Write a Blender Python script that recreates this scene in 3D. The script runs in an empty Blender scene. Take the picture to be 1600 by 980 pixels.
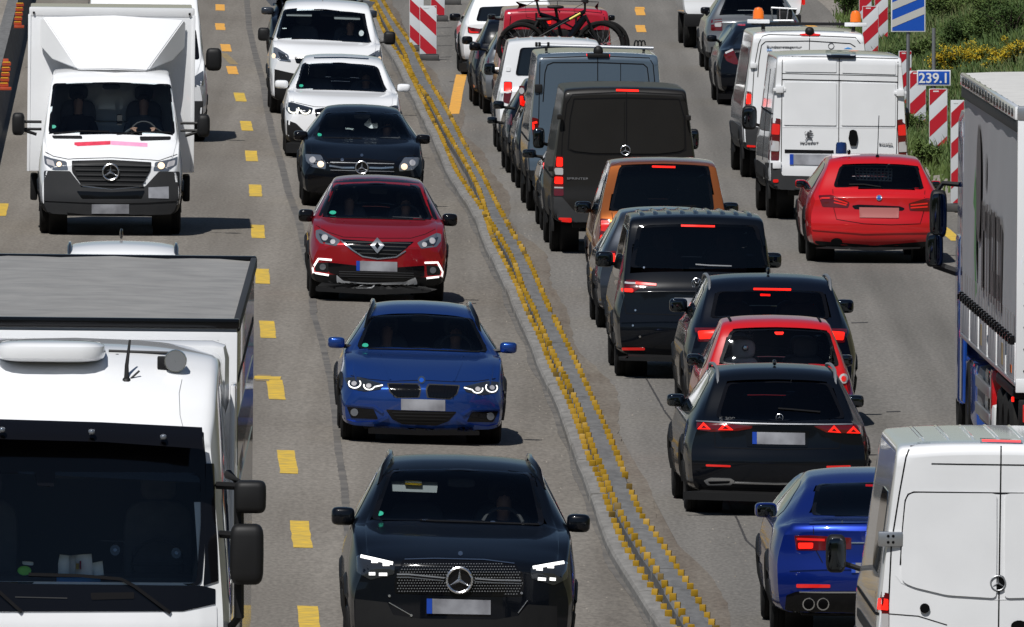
import bpy, bmesh, math, random
from math import sin, cos, pi, radians, atan, atan2, sqrt, exp
from mathutils import Vector, Matrix
from mathutils.bvhtree import BVHTree
random.seed(7)
sc = bpy.context.scene
col = sc.collection
# ------------------------------------------------------------------ camera (long telephoto from a bridge)
F = 34000.0; HC = 9.8; TH = atan(1230 / F)
cam = bpy.data.objects.new('camera', bpy.data.cameras.new('camera')); col.objects.link(cam)
cam.location = (0, 0, HC); cam.rotation_euler = (pi / 2 - TH, 0, 0)
cam.data.sensor_width = 36; cam.data.lens = F / 1600 * 36
cam.data.clip_start = 1; cam.data.clip_end = 6000
sc.camera = cam
# ------------------------------------------------------------------ daylight
SUN = Vector((-0.26, -0.60, 1.0)).normalized()
w = bpy.data.worlds.new('World'); sc.world = w; w.use_nodes = True
wn = w.node_tree; bg = wn.nodes['Background']
sky = wn.nodes.new('ShaderNodeTexSky'); sky.sky_type = 'NISHITA'; sky.sun_disc = False
sky.sun_elevation = math.asin(SUN.z); sky.sun_rotation = atan2(SUN.x, SUN.y)
sky.air_density = 1.0; sky.dust_density = 0.3; sky.ozone_density = 3.0
wn.links.new(sky.outputs[0], bg.inputs[0]); bg.inputs[1].default_value = 0.05
sl = bpy.data.lights.new('sun', 'SUN'); sl.energy = 4.9; sl.angle = radians(0.53); sl.color = (1.0, 0.975, 0.94)
so = bpy.data.objects.new('sun', sl); col.objects.link(so)
so.rotation_euler = (-SUN).to_track_quat('-Z', 'Y').to_euler(); so.location = (0, 200, 300)
sc.view_settings.view_transform = 'Standard'; sc.view_settings.look = 'None'
sc.view_settings.exposure = -0.16; sc.view_settings.gamma = 1.0
try: sc.cycles.transparent_max_bounces = 12; sc.cycles.max_bounces = 6
except Exception: pass

# ------------------------------------------------------------------ geometry of the place
def ray(px, py):
    x = (px - 800) / F; y = (490 - py) / F
    return Vector((x, cos(TH) + y * sin(TH), -sin(TH) + y * cos(TH)))
def xb(Y): return 1.6 - (Y - 194) * 0.0171          # line of the median barrier
def gz(X, Y):
    u = X - xb(Y)
    if u >= 0: return -0.008 * u
    if u > -3.9: return -0.031 * u
    return 0.031 * 3.9 + 0.010 * (-u - 3.9)
def gp(px, py, h=0.0):
    d = ray(px, py); t = HC / -d.z
    for _ in range(8):
        p = d * t; t = (HC - h - gz(p.x, p.y)) / -d.z
    p = d * t; return Vector((p.x, p.y, gz(p.x, p.y) + h))
def Zq(zm): return lambda *pts: [(zm[0] + x * zm[2], zm[1] + y * zm[2]) for x, y in pts]

# ------------------------------------------------------------------ materials
M = {}
def mat(name, colr, rough=0.5, metal=0.0, coat=0.0, emit=None, estr=0.0, noise=None, bump=None, inside=False, spec=0.5):
    m = bpy.data.materials.new(name); m.use_nodes = True; nt = m.node_tree; b = nt.nodes['Principled BSDF']
    b.inputs['Base Color'].default_value = (*colr, 1); b.inputs['Roughness'].default_value = rough
    b.inputs['Metallic'].default_value = metal; b.inputs['Coat Weight'].default_value = coat
    b.inputs['Coat Roughness'].default_value = 0.04; b.inputs['Specular IOR Level'].default_value = spec
    if emit:
        b.inputs['Emission Color'].default_value = (*emit, 1); b.inputs['Emission Strength'].default_value = estr
    tc = nt.nodes.new('ShaderNodeTexCoord')
    if noise:
        sc_, amt, c2 = noise
        n = nt.nodes.new('ShaderNodeTexNoise'); n.inputs['Scale'].default_value = sc_; n.inputs['Detail'].default_value = 6
        nt.links.new(tc.outputs['Object'], n.inputs['Vector'])
        r = nt.nodes.new('ShaderNodeMapRange'); r.inputs[1].default_value = 0.35; r.inputs[2].default_value = 0.65
        r.inputs[4].default_value = amt
        nt.links.new(n.outputs[0], r.inputs[0])
        mx = nt.nodes.new('ShaderNodeMix'); mx.data_type = 'RGBA'
        mx.inputs[6].default_value = (*colr, 1); mx.inputs[7].default_value = (*c2, 1)
        nt.links.new(r.outputs[0], mx.inputs[0]); nt.links.new(mx.outputs[2], b.inputs['Base Color'])
    if bump:
        n = nt.nodes.new('ShaderNodeTexNoise'); n.inputs['Scale'].default_value = bump[0]; n.inputs['Detail'].default_value = 3
        nt.links.new(tc.outputs['Object'], n.inputs['Vector'])
        bp = nt.nodes.new('ShaderNodeBump'); bp.inputs['Strength'].default_value = bump[1]; bp.inputs['Distance'].default_value = bump[2]
        nt.links.new(n.outputs[0], bp.inputs['Height']); nt.links.new(bp.outputs[0], b.inputs['Normal'])
    if inside:   # a vehicle shell is dark trim on its inner side
        g = nt.nodes.new('ShaderNodeNewGeometry'); d = nt.nodes.new('ShaderNodeBsdfDiffuse'); d.inputs[0].default_value = (.10, .10, .105, 1)
        ms = nt.nodes.new('ShaderNodeMixShader'); nt.links.new(g.outputs['Backfacing'], ms.inputs[0])
        nt.links.new(b.outputs[0], ms.inputs[1]); nt.links.new(d.outputs[0], ms.inputs[2])
        nt.links.new(ms.outputs[0], nt.nodes['Material Output'].inputs[0])
    M[name] = m; return m
def paint(name, c, metal=0.0, rough=0.35, coat=1.0, dust=0.12, spec=.25):
    d = tuple(min(1, x * 0.75 + 0.03) for x in c)
    return mat(name, c, rough, metal, coat, noise=(2.2, dust, d), bump=(1.6, 0.03, 0.02), inside=True, spec=spec)
paint('white_paint', (.80, .81, .82)); paint('van_white', (.78, .79, .80), dust=.25)
paint('black_paint', (.0016, .0026, .0050), dust=.02, coat=.62, spec=.1); paint('navy_black', (.002, .0035, .0085), dust=.02, coat=.65, spec=.1)
paint('blue_paint', (.012, .055, .26), metal=.65, rough=.33, dust=.04); paint('deep_blue', (.004, .022, .22), metal=.65, rough=.33, dust=.04)
paint('red_paint', (.36, .008, .014), metal=.5, rough=.35, dust=.04); paint('bright_red', (.50, .007, .010), dust=.05)
paint('van_red', (.42, .012, .03), dust=.1); paint('orange_paint', (.38, .105, .018), metal=.65, rough=.36, dust=.05)
paint('grey_blue', (.07, .10, .135), dust=.1); paint('brown_black', (.0085, .0075, .0065), rough=.5, coat=.2, dust=.05)
paint('silver_grey', (.20, .21, .22), metal=.6, rough=.35); paint('slate_grey', (.028, .034, .045), metal=.4)
mat('black_plastic', (.007, .007, .0075), .55, spec=.3, noise=(5, .4, (.012, .012, .012))); mat('gloss_black', (.004, .004, .005), .12, coat=.3, spec=.2)
mat('dark_grey', (.026, .027, .029), .6, spec=.3, noise=(4, .4, (.038, .038, .038)), bump=(60, .1, .003))
mat('rubber', (.008, .008, .008), .85, spec=.2, noise=(9, .6, (.018, .017, .016))); mat('seam', (.005, .005, .006), .7, spec=.12)
mat('chrome', (.78, .79, .80), .24, metal=1.0); mat('alu', (.55, .56, .57), .35, metal=.9)
mat('steel', (.30, .31, .32), .45, metal=.7); mat('rim', (.32, .33, .34), .35, metal=.8)
mat('plate', (.36, .37, .40), .45, noise=(3.2, .9, (.13, .13, .145))); mat('euro_blue', (.006, .05, .36), .4)
mat('cabin', (.05, .05, .053), .8); mat('seat_fabric', (.085, .085, .09), .85, noise=(12, .5, (.11, .11, .115)))
mat('headliner', (.20, .21, .21), .9); mat('paper', (.84, .87, .86), .7); mat('light_seat', (.60, .61, .61), .8)
mat('sticker_green', (.04, .45, .30), .5); mat('lime', (.25, .75, .08), .4); mat('yellow_label', (.8, .65, .08), .5)
mat('sticker_red', (.75, .05, .10), .5, noise=(14, .6, (.45, .02, .05))); mat('sticker_pink', (.85, .30, .50), .5, noise=(14, .5, (.8, .42, .58)))
mat('lamp_red', (.10, .003, .004), .12, coat=1); mat('lamp_red_lit', (.6, .02, .01), .2, emit=(1, .010, .005), estr=1.25)
mat('lamp_red_mid', (.45, .01, .008), .15, coat=1, emit=(1, .02, .012), estr=.35); mat('lamp_clear', (.62, .60, .60), .12, coat=1, metal=.3)
mat('lamp_smoke', (.02, .022, .025), .06, coat=1); mat('lamp_glass', (.22, .24, .27), .12, metal=.6, coat=1); mat('silver_plastic', (.42, .43, .44), .4); mat('plate_pinkish', (.40, .13, .12), .5)
mat('led_white', (.9, .9, .9), .3, emit=(1, 1, .96), estr=1.3); mat('halogen', (.9, .7, .5), .3, emit=(1, .74, .50), estr=.8)
mat('led_cream', (.9, .9, .8), .3, emit=(1, .97, .80), estr=1.0)
mat('amber', (.75, .14, .01), .2, coat=1, emit=(1, .25, .02), estr=.25); mat('beacon_blue', (.004, .02, .10), .12, coat=1)
mat('mirror_glass', (.07, .08, .09), .05, metal=1.0); mat('badge_dark', (.12, .12, .13), .4, metal=.5); mat('text_blue', (.05, .30, .75), .5)
mat('skin', (.42, .24, .17), .6); mat('hair', (.03, .02, .015), .8); mat('hair_grey', (.22, .21, .20), .8)
for n_, c_ in (('shirt_grey', (.10, .11, .12)), ('shirt_blue', (.05, .09, .18)), ('shirt_dark', (.02, .02, .025)), ('shirt_white', (.5, .5, .5)), ('shirt_red', (.25, .03, .03))): mat(n_, c_, .9)
def glass(name, tint):
    m = bpy.data.materials.new(name); m.use_nodes = True; nt = m.node_tree; nt.nodes.remove(nt.nodes['Principled BSDF'])
    t = nt.nodes.new('ShaderNodeBsdfTransparent'); t.inputs[0].default_value = (*tint, 1)
    g = nt.nodes.new('ShaderNodeBsdfGlossy'); g.inputs['Roughness'].default_value = .015; g.inputs[0].default_value = (.9, .95, 1, 1)
    f = nt.nodes.new('ShaderNodeFresnel'); f.inputs[0].default_value = 1.42
    ms = nt.nodes.new('ShaderNodeMixShader'); nt.links.new(f.outputs[0], ms.inputs[0]); nt.links.new(t.outputs[0], ms.inputs[1]); nt.links.new(g.outputs[0], ms.inputs[2])
    nt.links.new(ms.outputs[0], nt.nodes['Material Output'].inputs[0]); M[name] = m
glass('glass', (.82, .87, .88)); glass('privacy_glass', (.30, .32, .34)); mat('dark_glass', (.006, .008, .010), .05, coat=.6)

# ------------------------------------------------------------------ small mesh kit
def mesh_obj(name, vs, fs, material, parent=None, smooth=True, angle=38, mats=None, fmat=None):
    me = bpy.data.meshes.new(name); me.from_pydata([tuple(v) for v in vs], [], fs)
    for m in (mats or [material]): me.materials.append(M[m])
    if fmat: me.polygons.foreach_set('material_index', fmat)
    if smooth:
        me.polygons.foreach_set('use_smooth', [True] * len(me.polygons)); me.set_sharp_from_angle(angle=radians(angle))
    o = bpy.data.objects.new(name, me); col.objects.link(o)
    if parent: o.parent = parent
    return o
class MB:
    def __init__(s): s.v = []; s.f = []
    def add(s, vs, fs):
        n = len(s.v); s.v += [Vector(v) for v in vs]; s.f += [[i + n for i in f] for f in fs]
    def box(s, x0, x1, y0, y1, z0, z1, bev=0.0, taper=0.0):
        if bev <= 0:
            s.add([(x0, y0, z0), (x1, y0, z0), (x1, y1, z0), (x0, y1, z0), (x0 + taper, y0 + taper, z1), (x1 - taper, y0 + taper, z1), (x1 - taper, y1 - taper, z1), (x0 + taper, y1 - taper, z1)],
                  [(0, 3, 2, 1), (4, 5, 6, 7), (0, 1, 5, 4), (1, 2, 6, 5), (2, 3, 7, 6), (3, 0, 4, 7)])
        else:
            bm = bmesh.new(); bmesh.ops.create_cube(bm, size=1)
            for v in bm.verts: v.co = Vector(((x0 + x1) / 2 + v.co.x * (x1 - x0), (y0 + y1) / 2 + v.co.y * (y1 - y0), (z0 + z1) / 2 + v.co.z * (z1 - z0)))
            bmesh.ops.bevel(bm, geom=bm.edges[:], offset=bev, segments=2, profile=.6, affect='EDGES')
            bm.verts.index_update(); s.add([v.co.copy() for v in bm.verts], [[v.index for v in f.verts] for f in bm.faces]); bm.free()
    def tube(s, pts, r, n=8, closed=False):
        pts = [Vector(p) for p in pts]; rings = []; k = len(pts); rr = r if isinstance(r, (list, tuple)) else [r] * k
        for i, p in enumerate(pts):
            a = pts[(i - 1) % k] if (i > 0 or closed) else p; b = pts[(i + 1) % k] if (i < k - 1 or closed) else p
            t = (b - a).normalized(); up = Vector((0, 0, 1)) if abs(t.z) < .9 else Vector((0, 1, 0))
            q = t.cross(up).normalized(); q2 = q.cross(t)
            rings.append([p + (q * cos(2 * pi * j / n) + q2 * sin(2 * pi * j / n)) * rr[i] for j in range(n)])
        base = [v for R in rings for v in R]; fs = []
        for i in range(k if closed else k - 1):
            for j in range(n):
                a = i * n + j; b = i * n + (j + 1) % n; c = ((i + 1) % k) * n + (j + 1) % n; d = ((i + 1) % k) * n + j
                fs.append((a, b, c, d))
        if not closed: fs.append(tuple(range(n))[::-1]); fs.append(tuple((k - 1) * n + j for j in range(n)))
        s.add(base, fs)
    def lathe(s, prof, axis='x', c=(0, 0, 0), n=24):          # prof: (offset along axis, radius)
        vs = []; c = Vector(c)
        for (a, r) in prof:
            for j in range(n):
                t = 2 * pi * j / n
                o = {'x': (a, r * cos(t), r * sin(t)), 'y': (r * cos(t), a, r * sin(t)), 'z': (r * cos(t), r * sin(t), a)}[axis]
                vs.append(c + Vector(o))
        fs = [(i * n + j, i * n + (j + 1) % n, (i + 1) * n + (j + 1) % n, (i + 1) * n + j) for i in range(len(prof) - 1) for j in range(n)]
        s.add(vs, fs)
    def blob(s, c, r, e=.45, n=14, m=10):                       # rounded box / super-ellipsoid
        pw = lambda a: math.copysign(abs(a) ** e, a); c = Vector(c); vs = []
        for i in range(m + 1):
            p = -pi / 2 + pi * i / m
            for j in range(n):
                t = 2 * pi * j / n
                vs.append(c + Vector((r[0] * pw(cos(p)) * pw(cos(t)), r[1] * pw(cos(p)) * pw(sin(t)), r[2] * pw(sin(p)))))
        fs = [(i * n + j, i * n + (j + 1) % n, (i + 1) * n + (j + 1) % n, (i + 1) * n + j) for i in range(m) for j in range(n)]
        s.add(vs, fs)
    def obj(s, name, material, parent=None, smooth=True, angle=38):
        o = mesh_obj(name, s.v, s.f, material, parent, False); bm = bmesh.new(); bm.from_mesh(o.data)
        bmesh.ops.recalc_face_normals(bm, faces=bm.faces[:]); bm.to_mesh(o.data); bm.free()
        if smooth:
            o.data.polygons.foreach_set('use_smooth', [True] * len(o.data.polygons)); o.data.set_sharp_from_angle(angle=radians(angle))
        return o
def tag(o, label=None, cat=None, group=None, kind=None):
    if label: o['label'] = label
    if cat: o['category'] = cat
    if group: o['group'] = group
    if kind: o['kind'] = kind
    return o
def empty(name, loc=(0, 0, 0), mw=None):
    o = bpy.data.objects.new(name, None); col.objects.link(o); o.empty_display_size = .2
    if mw is not None: o.matrix_world = mw
    else: o.location = loc
    return o
def clone(o, parent=None):
    c = o.copy(); col.objects.link(c)
    if parent: c.parent = parent
    for ch in list(o.children): clone(ch, c)
    return c
def mono(T):                                                   # monotone cubic through a table
    T = sorted(T); xs = [t[0] for t in T]; ys = [t[1] for t in T]; n = len(T)
    d = [(ys[i + 1] - ys[i]) / max(1e-9, xs[i + 1] - xs[i]) for i in range(n - 1)]
    m = [d[0]] + [0 if d[i - 1] * d[i] <= 0 else 2 * d[i - 1] * d[i] / (d[i - 1] + d[i]) for i in range(1, n - 1)] + [d[-1]]
    def f(x):
        if x <= xs[0]: return ys[0]
        if x >= xs[-1]: return ys[-1]
        i = 0
        while xs[i + 1] < x: i += 1
        h = xs[i + 1] - xs[i]; t = (x - xs[i]) / h
        return ((1 + 2 * t) * (1 - t) ** 2 * ys[i] + t * (1 - t) ** 2 * h * m[i] + t * t * (3 - 2 * t) * ys[i + 1] + t * t * (t - 1) * h * m[i + 1])
    return f
def chaikin(P, closed=False, k=1, q=.25):
    for _ in range(k):
        R = [] if closed else [P[0]]; n = len(P)
        for i in range(n if closed else n - 1):
            a = P[i]; b = P[(i + 1) % n]
            c1 = tuple(a[j] * (1 - q) + b[j] * q for j in range(len(a))); c2 = tuple(a[j] * q + b[j] * (1 - q) for j in range(len(a)))
            R += ([c1, c2] if closed or (0 < i < n - 2) else ([c2] if i == 0 else [c1]))
        if not closed: R.append(P[-1])
        P = R
    return P
def roundc(P, r):                                              # rounded corners of fixed size
    R = []; n = len(P)
    for i in range(n):
        a, p, b = P[i - 1], P[i], P[(i + 1) % n]; la = sqrt((a[0] - p[0]) ** 2 + (a[1] - p[1]) ** 2) or 1; lb = sqrt((b[0] - p[0]) ** 2 + (b[1] - p[1]) ** 2) or 1
        ka, kb = min(r / la, .4), min(r / lb, .4); A = (p[0] + (a[0] - p[0]) * ka, p[1] + (a[1] - p[1]) * ka); B = (p[0] + (b[0] - p[0]) * kb, p[1] + (b[1] - p[1]) * kb)
        for t in (0, .33, .67, 1): R.append(tuple((1 - t) ** 2 * A[j] + 2 * t * (1 - t) * p[j] + t * t * B[j] for j in (0, 1)))
    return R
def inpoly(p, P):
    x, y = p; c = False; n = len(P); j = n - 1
    for i in range(n):
        if (P[i][1] > y) != (P[j][1] > y) and x < (P[j][0] - P[i][0]) * (y - P[i][1]) / (P[j][1] - P[i][1]) + P[i][0]: c = not c
        j = i
    return c
def arc(cx, cy, rx, ry, a0, a1, n=12): return [(cx + rx * cos(radians(a0 + (a1 - a0) * i / n)), cy + ry * sin(radians(a0 + (a1 - a0) * i / n))) for i in range(n + 1)]
def shrink(P, k):
    cx = sum(p[0] for p in P) / len(P); cy = sum(p[1] for p in P) / len(P)
    return [(cx + (p[0] - cx) * k, cy + (p[1] - cy) * k) for p in P]

# ------------------------------------------------------------------ vehicles
tyre_cache = {}
def wheel(parent, x, y, R, wd=.22, rimmat='rim'):
    key = (round(R, 2), round(wd, 2))
    if key not in tyre_cache:
        b = MB(); h = wd / 2
        b.lathe([(-h * .75, R * .66), (-h, R * .75), (-h * .98, R * .9), (-h * .8, R * .985), (-h * .5, R), (-h * .45, R * .985), (-h * .4, R), (-.01, R), (0, R * .985), (.01, R), (h * .4, R), (h * .45, R * .985), (h * .5, R), (h * .8, R * .985), (h * .98, R * .9), (h, R * .75), (h * .75, R * .66)], 'x')
        t = b.obj('tyre', 'rubber'); b = MB()
        for sg in (-1, 1):
            b.lathe([(sg * h * .8, R * .68), (sg * h * .72, R * .62), (sg * h * .3, R * .58)], 'x')
            for k in range(10):
                a = 2 * pi * k / 10; c, s_ = cos(a), sin(a); w_ = R * .06
                P = [(sg * h * .75, R * .64 * c - w_ * s_, R * .64 * s_ + w_ * c), (sg * h * .75, R * .64 * c + w_ * s_, R * .64 * s_ - w_ * c), (sg * h * .85, R * .1 * c + w_ * s_, R * .1 * s_ - w_ * c), (sg * h * .85, R * .1 * c - w_ * s_, R * .1 * s_ + w_ * c)]
                P += [(p[0] - sg * .03, p[1], p[2]) for p in P]
                b.add(P, [(0, 1, 2, 3), (4, 5, 6, 7), (0, 1, 5, 4), (1, 2, 6, 5), (2, 3, 7, 6), (3, 0, 4, 7)])
            b.lathe([(sg * h * .25, .01), (sg * h * .25, R * .56)], 'x')
        r = b.obj('rim', rimmat); tyre_cache[key] = (t.data, r.data)
        for o in (t, r): bpy.data.objects.remove(o)
    t, r = tyre_cache[key]
    o = empty('wheel', (x, y, R)); o.parent = parent
    for n_, d in (('tyre', t), ('rim', r)):
        c = bpy.data.objects.new(n_, d); col.objects.link(c); c.parent = o
    return o
class V:
    def __init__(s, name, label, cat, px, py, yaw=1.0, group=None):
        p = gp(px, py); a = radians(yaw); e = .3
        sx = (gz(p.x + .8, p.y) - gz(p.x - .8, p.y)) / 1.6; sy = (gz(p.x + e * -sin(a) * 4, p.y + 4 * e) - gz(p.x, p.y)) / (4 * e)
        ex = Vector((cos(a), sin(a), sx)).normalized(); ey = Vector((-sin(a), cos(a), sy)); ez = ex.cross(ey).normalized(); ey = ez.cross(ex)
        mw = Matrix(((ex.x, ey.x, ez.x, p.x), (ex.y, ey.y, ez.y, p.y), (ex.z, ey.z, ez.z, p.z), (0, 0, 0, 1)))
        s.root = empty(name, mw=mw); s.M = mw; s.Mi = mw.inverted(); tag(s.root, label, cat, group)
        s.o = s.Mi @ Vector((0, 0, HC)); s.holes = []; s.s = F / p.y; s.px, s.py = px, py; s.farhole = None
    def dir(s, px, py): return (s.Mi.to_3x3() @ ray(px, py)).normalized()
    def at(s, px, py, y):                                       # point of the photo's ray at depth y in the vehicle's frame
        d = s.dir(px, py); t = (y - s.o.y) / d.y; return s.o + d * t
    def shape(s, L, W, top, belt, w, wb, wt, bot, crown=.05, plan=.2, prof=None, r=.05, plan2=.2, pp=2.6, fine=None, fall=1.0):
        s.L, s.W = L, W
        T = {k: mono(v) if isinstance(v, list) else (lambda y, v=v: v) for k, v in dict(top=top, belt=belt, w=w, wb=wb, wt=wt, bot=bot, crown=crown).items()}
        s.T = T; pf = mono(prof) if prof else (lambda z: 0)
        ys = [0, .012, .03, .055, .085, .12, .16, .2]; y = .25
        while y < L - .21: ys.append(y); y += .065 if y < (fine or 2.6) else .14
        ys += [L - .2, L - .12, L - .06, L - .02, L]
        vs = []; N = None
        for y in ys:
            zb, ww, bl, wbl, zt, wtp, cr = T['bot'](y), T['w'](y), T['belt'](y), T['wb'](y), T['top'](y), T['wt'](y), T['crown'](y)
            ze = max(zt - cr, bl + .015); zt = max(zt, ze + .006); h = bl - zb; rr = min(r, (ze - bl) * .45, wtp * .3); cr = zt - ze
            dx, dz = wtp - wbl, ze - bl; ln = sqrt(dx * dx + dz * dz) or 1
            P = [(0, zb), (ww * .8, zb), (ww * .955, zb + .05 * h), (ww * .985, zb + .22 * h), (ww, zb + .5 * h), (ww, zb + .7 * h), (ww * .35 + wbl * .65, bl - .09 * h), (wbl, bl + .01 * h),
                 (wbl + dx * .5 + .006, bl + dz * .5), (wtp - dx / ln * rr, ze - dz / ln * rr), (wtp, ze), (wtp - rr, ze + cr * .35), (wtp * .55, ze + cr * .85), (0, zt)]
            P = chaikin(P, k=2); N = len(P)
            for x, z in P:
                f0 = max(0, 1 - y / fall) ** 1.6; f1 = max(0, 1 - (L - y) / .9) ** 1.6
                yy = y + (plan * min(1.2, abs(x) / W) ** pp + pf(z)) * f0 - plan2 * (abs(x) / W) ** 2.5 * f1
                vs.append((x, yy, z))
        S = len(ys); nv = len(vs); vs += [(-x, y, z) for x, y, z in vs]; fs = []
        for i in range(S - 1):
            for j in range(N - 1):
                a = i * N + j; q = (a, a + N, a + N + 1, a + 1); fs.append(q); fs.append(tuple(k + nv for k in q[::-1]))
        MC = 14; j0 = 3
        for si, fl in ((0, False), (S - 1, True)):              # end caps
            rows = []
            f0 = 1 if si == 0 else 0
            for j in range(j0, N):
                x, yv, z = vs[si * N + j]; row = []
                for c in range(MC + 1):
                    if c == 0: row.append(nv + si * N + j)
                    elif c == MC: row.append(si * N + j)
                    else:
                        xx = -x + 2 * x * c / MC
                        yy = (plan * (abs(xx) / W) ** pp + pf(z)) if si == 0 else L - plan2 * (abs(xx) / W) ** 2.5
                        row.append(len(vs)); vs.append((xx, yy, z))
                rows.append(row)
            for a, b in zip(rows, rows[1:]):
                for c in range(MC):
                    q = (a[c], a[c + 1], b[c + 1], b[c]); fs.append(q[::-1] if fl else q)
        bm = bmesh.new(); bv = [bm.verts.new(v) for v in vs]
        for f in fs:
            try: bm.faces.new([bv[i] for i in f])
            except ValueError: pass
        bmesh.ops.remove_doubles(bm, verts=bm.verts[:], dist=1e-4); bm.normal_update()
        s.bm = bm; s.bvh = BVHTree.FromBMesh(bm); return s
    def hit(s, px, py, c=None):
        c = c or (s.px, py)
        for k in range(14):
            t = k / 14 * .6; x = px + (c[0] - px) * t; y = py + (c[1] - py) * t
            d = s.dir(x, y); h = s.bvh.ray_cast(s.o, d)
            if h[0] is not None: return h[0], d
        return s.at(px, py, 0), s.dir(px, py)
    def _grid(s, pts, name, material, off, th, parent, mirror, both, label):
        out = []; pl = [h - d * off for r_ in pts for h, d in r_]; bk = [h + d * th for r_ in pts for h, d in r_]
        R, C = len(pts), len(pts[0]); fs = [(i * C + j, i * C + j + 1, (i + 1) * C + j + 1, (i + 1) * C + j) for i in range(R - 1) for j in range(C - 1)]
        n = R * C
        h0, d0 = pts[R // 2][C // 2]; a_, b_, c_ = [pl[i] for i in fs[len(fs) // 2][:3]]
        if (b_ - a_).cross(c_ - b_).dot(d0) > 0: fs = [f[::-1] for f in fs]
        edge = [j for j in range(C)] + [i * C + C - 1 for i in range(1, R)] + [(R - 1) * C + j for j in range(C - 2, -1, -1)] + [i * C for i in range(R - 2, 0, -1)]
        vs = pl + [bk[i] for i in edge]
        for k in range(len(edge)):
            k2 = (k + 1) % len(edge); fs.append((edge[k], n + k, n + k2, edge[k2]))
        for sg in ([1, -1] if both else ([-1] if mirror else [1])):
            V_ = [Vector((v.x * sg, v.y, v.z)) for v in vs]; F_ = fs if sg > 0 else [f[::-1] for f in fs]
            o = mesh_obj(name, V_, F_, material, parent or s.root); out.append(o)
            if label: o['label'] = label
        return out[0] if len(out) == 1 else out
    def panel(s, name, material, P, off=.005, th=.03, both=False, mirror=False, parent=None, rnd=1, label=None, rad=2.2, step=5.0):
        if rnd: P = roundc(P, rad)
        xs = [p[0] for p in P]; x0, x1 = min(xs), max(xs); e = (x1 - x0) * .004 + .01
        cols = sorted(set([x0 + e, x1 - e] + [x0 + e + (x1 - x0 - 2 * e) * i / max(2, int((x1 - x0) / step)) for i in range(1, max(2, int((x1 - x0) / step)))] + ([x for x in xs if x0 + e < x < x1 - e] if len(P) < 60 else [])))
        cols = [c for i, c in enumerate(cols) if i == 0 or c - cols[i - 1] > .15 or i == len(cols) - 1]
        hmax = max(p[1] for p in P) - min(p[1] for p in P); R = max(2, min(22, int(hmax / step) + 1)); cen = (sum(xs) / len(xs), sum(p[1] for p in P) / len(P))
        g = []
        for x in cols:
            zz = []
            for i in range(len(P)):
                a, b = P[i], P[(i + 1) % len(P)]
                if (a[0] - x) * (b[0] - x) <= 0 and a[0] != b[0]: zz.append(a[1] + (b[1] - a[1]) * (x - a[0]) / (b[0] - a[0]))
            if not zz: continue
            a, b = min(zz), max(zz); g.append([s.hit(x, a + (b - a) * k / R, cen) for k in range(R + 1)])
        return s._grid(g, name, material, off, th, parent, mirror, both, label)
    def ribbon(s, name, material, P, wd, off=.006, th=.015, both=False, mirror=False, parent=None, label=None):
        Q = []                                                  # band of width wd (photo px) along a polyline
        for a, b in zip(P, P[1:]):
            n = max(1, int(sqrt((a[0] - b[0]) ** 2 + (a[1] - b[1]) ** 2) / 5)); Q += [(a[0] + (b[0] - a[0]) * i / n, a[1] + (b[1] - a[1]) * i / n) for i in range(n)]
        Q.append(P[-1]); g = []
        for i, p in enumerate(Q):
            a = Q[max(0, i - 1)]; b = Q[min(len(Q) - 1, i + 1)]; dx, dy = b[0] - a[0], b[1] - a[1]; l = sqrt(dx * dx + dy * dy) or 1
            nx, ny = -dy / l * wd / 2, dx / l * wd / 2
            g.append([s.hit(p[0] + nx * k, p[1] + ny * k) for k in (-1, 1)])
        return s._grid(g, name, material, off, th, parent, mirror, both, label)
    def disc(s, name, material, c, rx, ry=None, **k):
        ry = ry or rx; P = [(c[0] + rx * cos(2 * pi * i / 14), c[1] + ry * sin(2 * pi * i / 14)) for i in range(14)]
        return s.panel(name, material, P, rnd=0, step=max(1.0, min(rx, ry) / 2), **k)
    def window(s, name, P, mt='glass', frit=True, rnd=2, hole=True, k=.935, ymax=None):
        P = roundc(P, .05 * s.s)
        g = s.panel(name, mt, P, off=.006, th=.008, rnd=0, step=7)
        if frit:
            I = shrink(P, k); gr = [[s.hit(*p), s.hit(*q_)] for p, q_ in zip(P + P[:1], I + I[:1])]
            s._grid(gr, 'window_seal', 'gloss_black', .009, .004, g, False, False, None)
        if hole: s.holes.append((shrink(P, .988), ymax or s.L * .55))
        return g
    def side_window(s, pts, mt='dark_glass', name='side_window'):      # (y, z) outline cast onto both flanks
        P = chaikin(pts, closed=True, k=1, q=.15); ys = [p[0] for p in P]; n = max(6, int((max(ys) - min(ys)) / .1)); g = []
        for i in range(n + 1):
            y = min(ys) + .004 + (max(ys) - min(ys) - .008) * i / n; zz = []
            for a, b in zip(P, P[1:] + P[:1]):
                if (a[0] - y) * (b[0] - y) <= 0 and a[0] != b[0]: zz.append(a[1] + (b[1] - a[1]) * (y - a[0]) / (b[0] - a[0]))
            if zz: g.append((y, min(zz), max(zz)))
        rows = []
        for y, a, b in g:
            r_ = []
            for k in range(7):
                z = a + (b - a) * k / 6; d = Vector((1, 0, 0)); h = s.bvh.ray_cast(Vector((-3, y, z)), d)
                if h[0] is None:
                    zz_ = z
                    while h[0] is None and zz_ > .3: zz_ -= .04; h = s.bvh.ray_cast(Vector((-3, y, zz_)), d)
                r_.append((h[0] if h[0] is not None else Vector((-s.W * .9, y, .5)), d))
            rows.append(r_)
        return s._grid(rows, name, mt, .006, .01, None, False, True, None)
    def flank(s, name, material, pts, **k): return s.side_window(pts, material, name)
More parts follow.
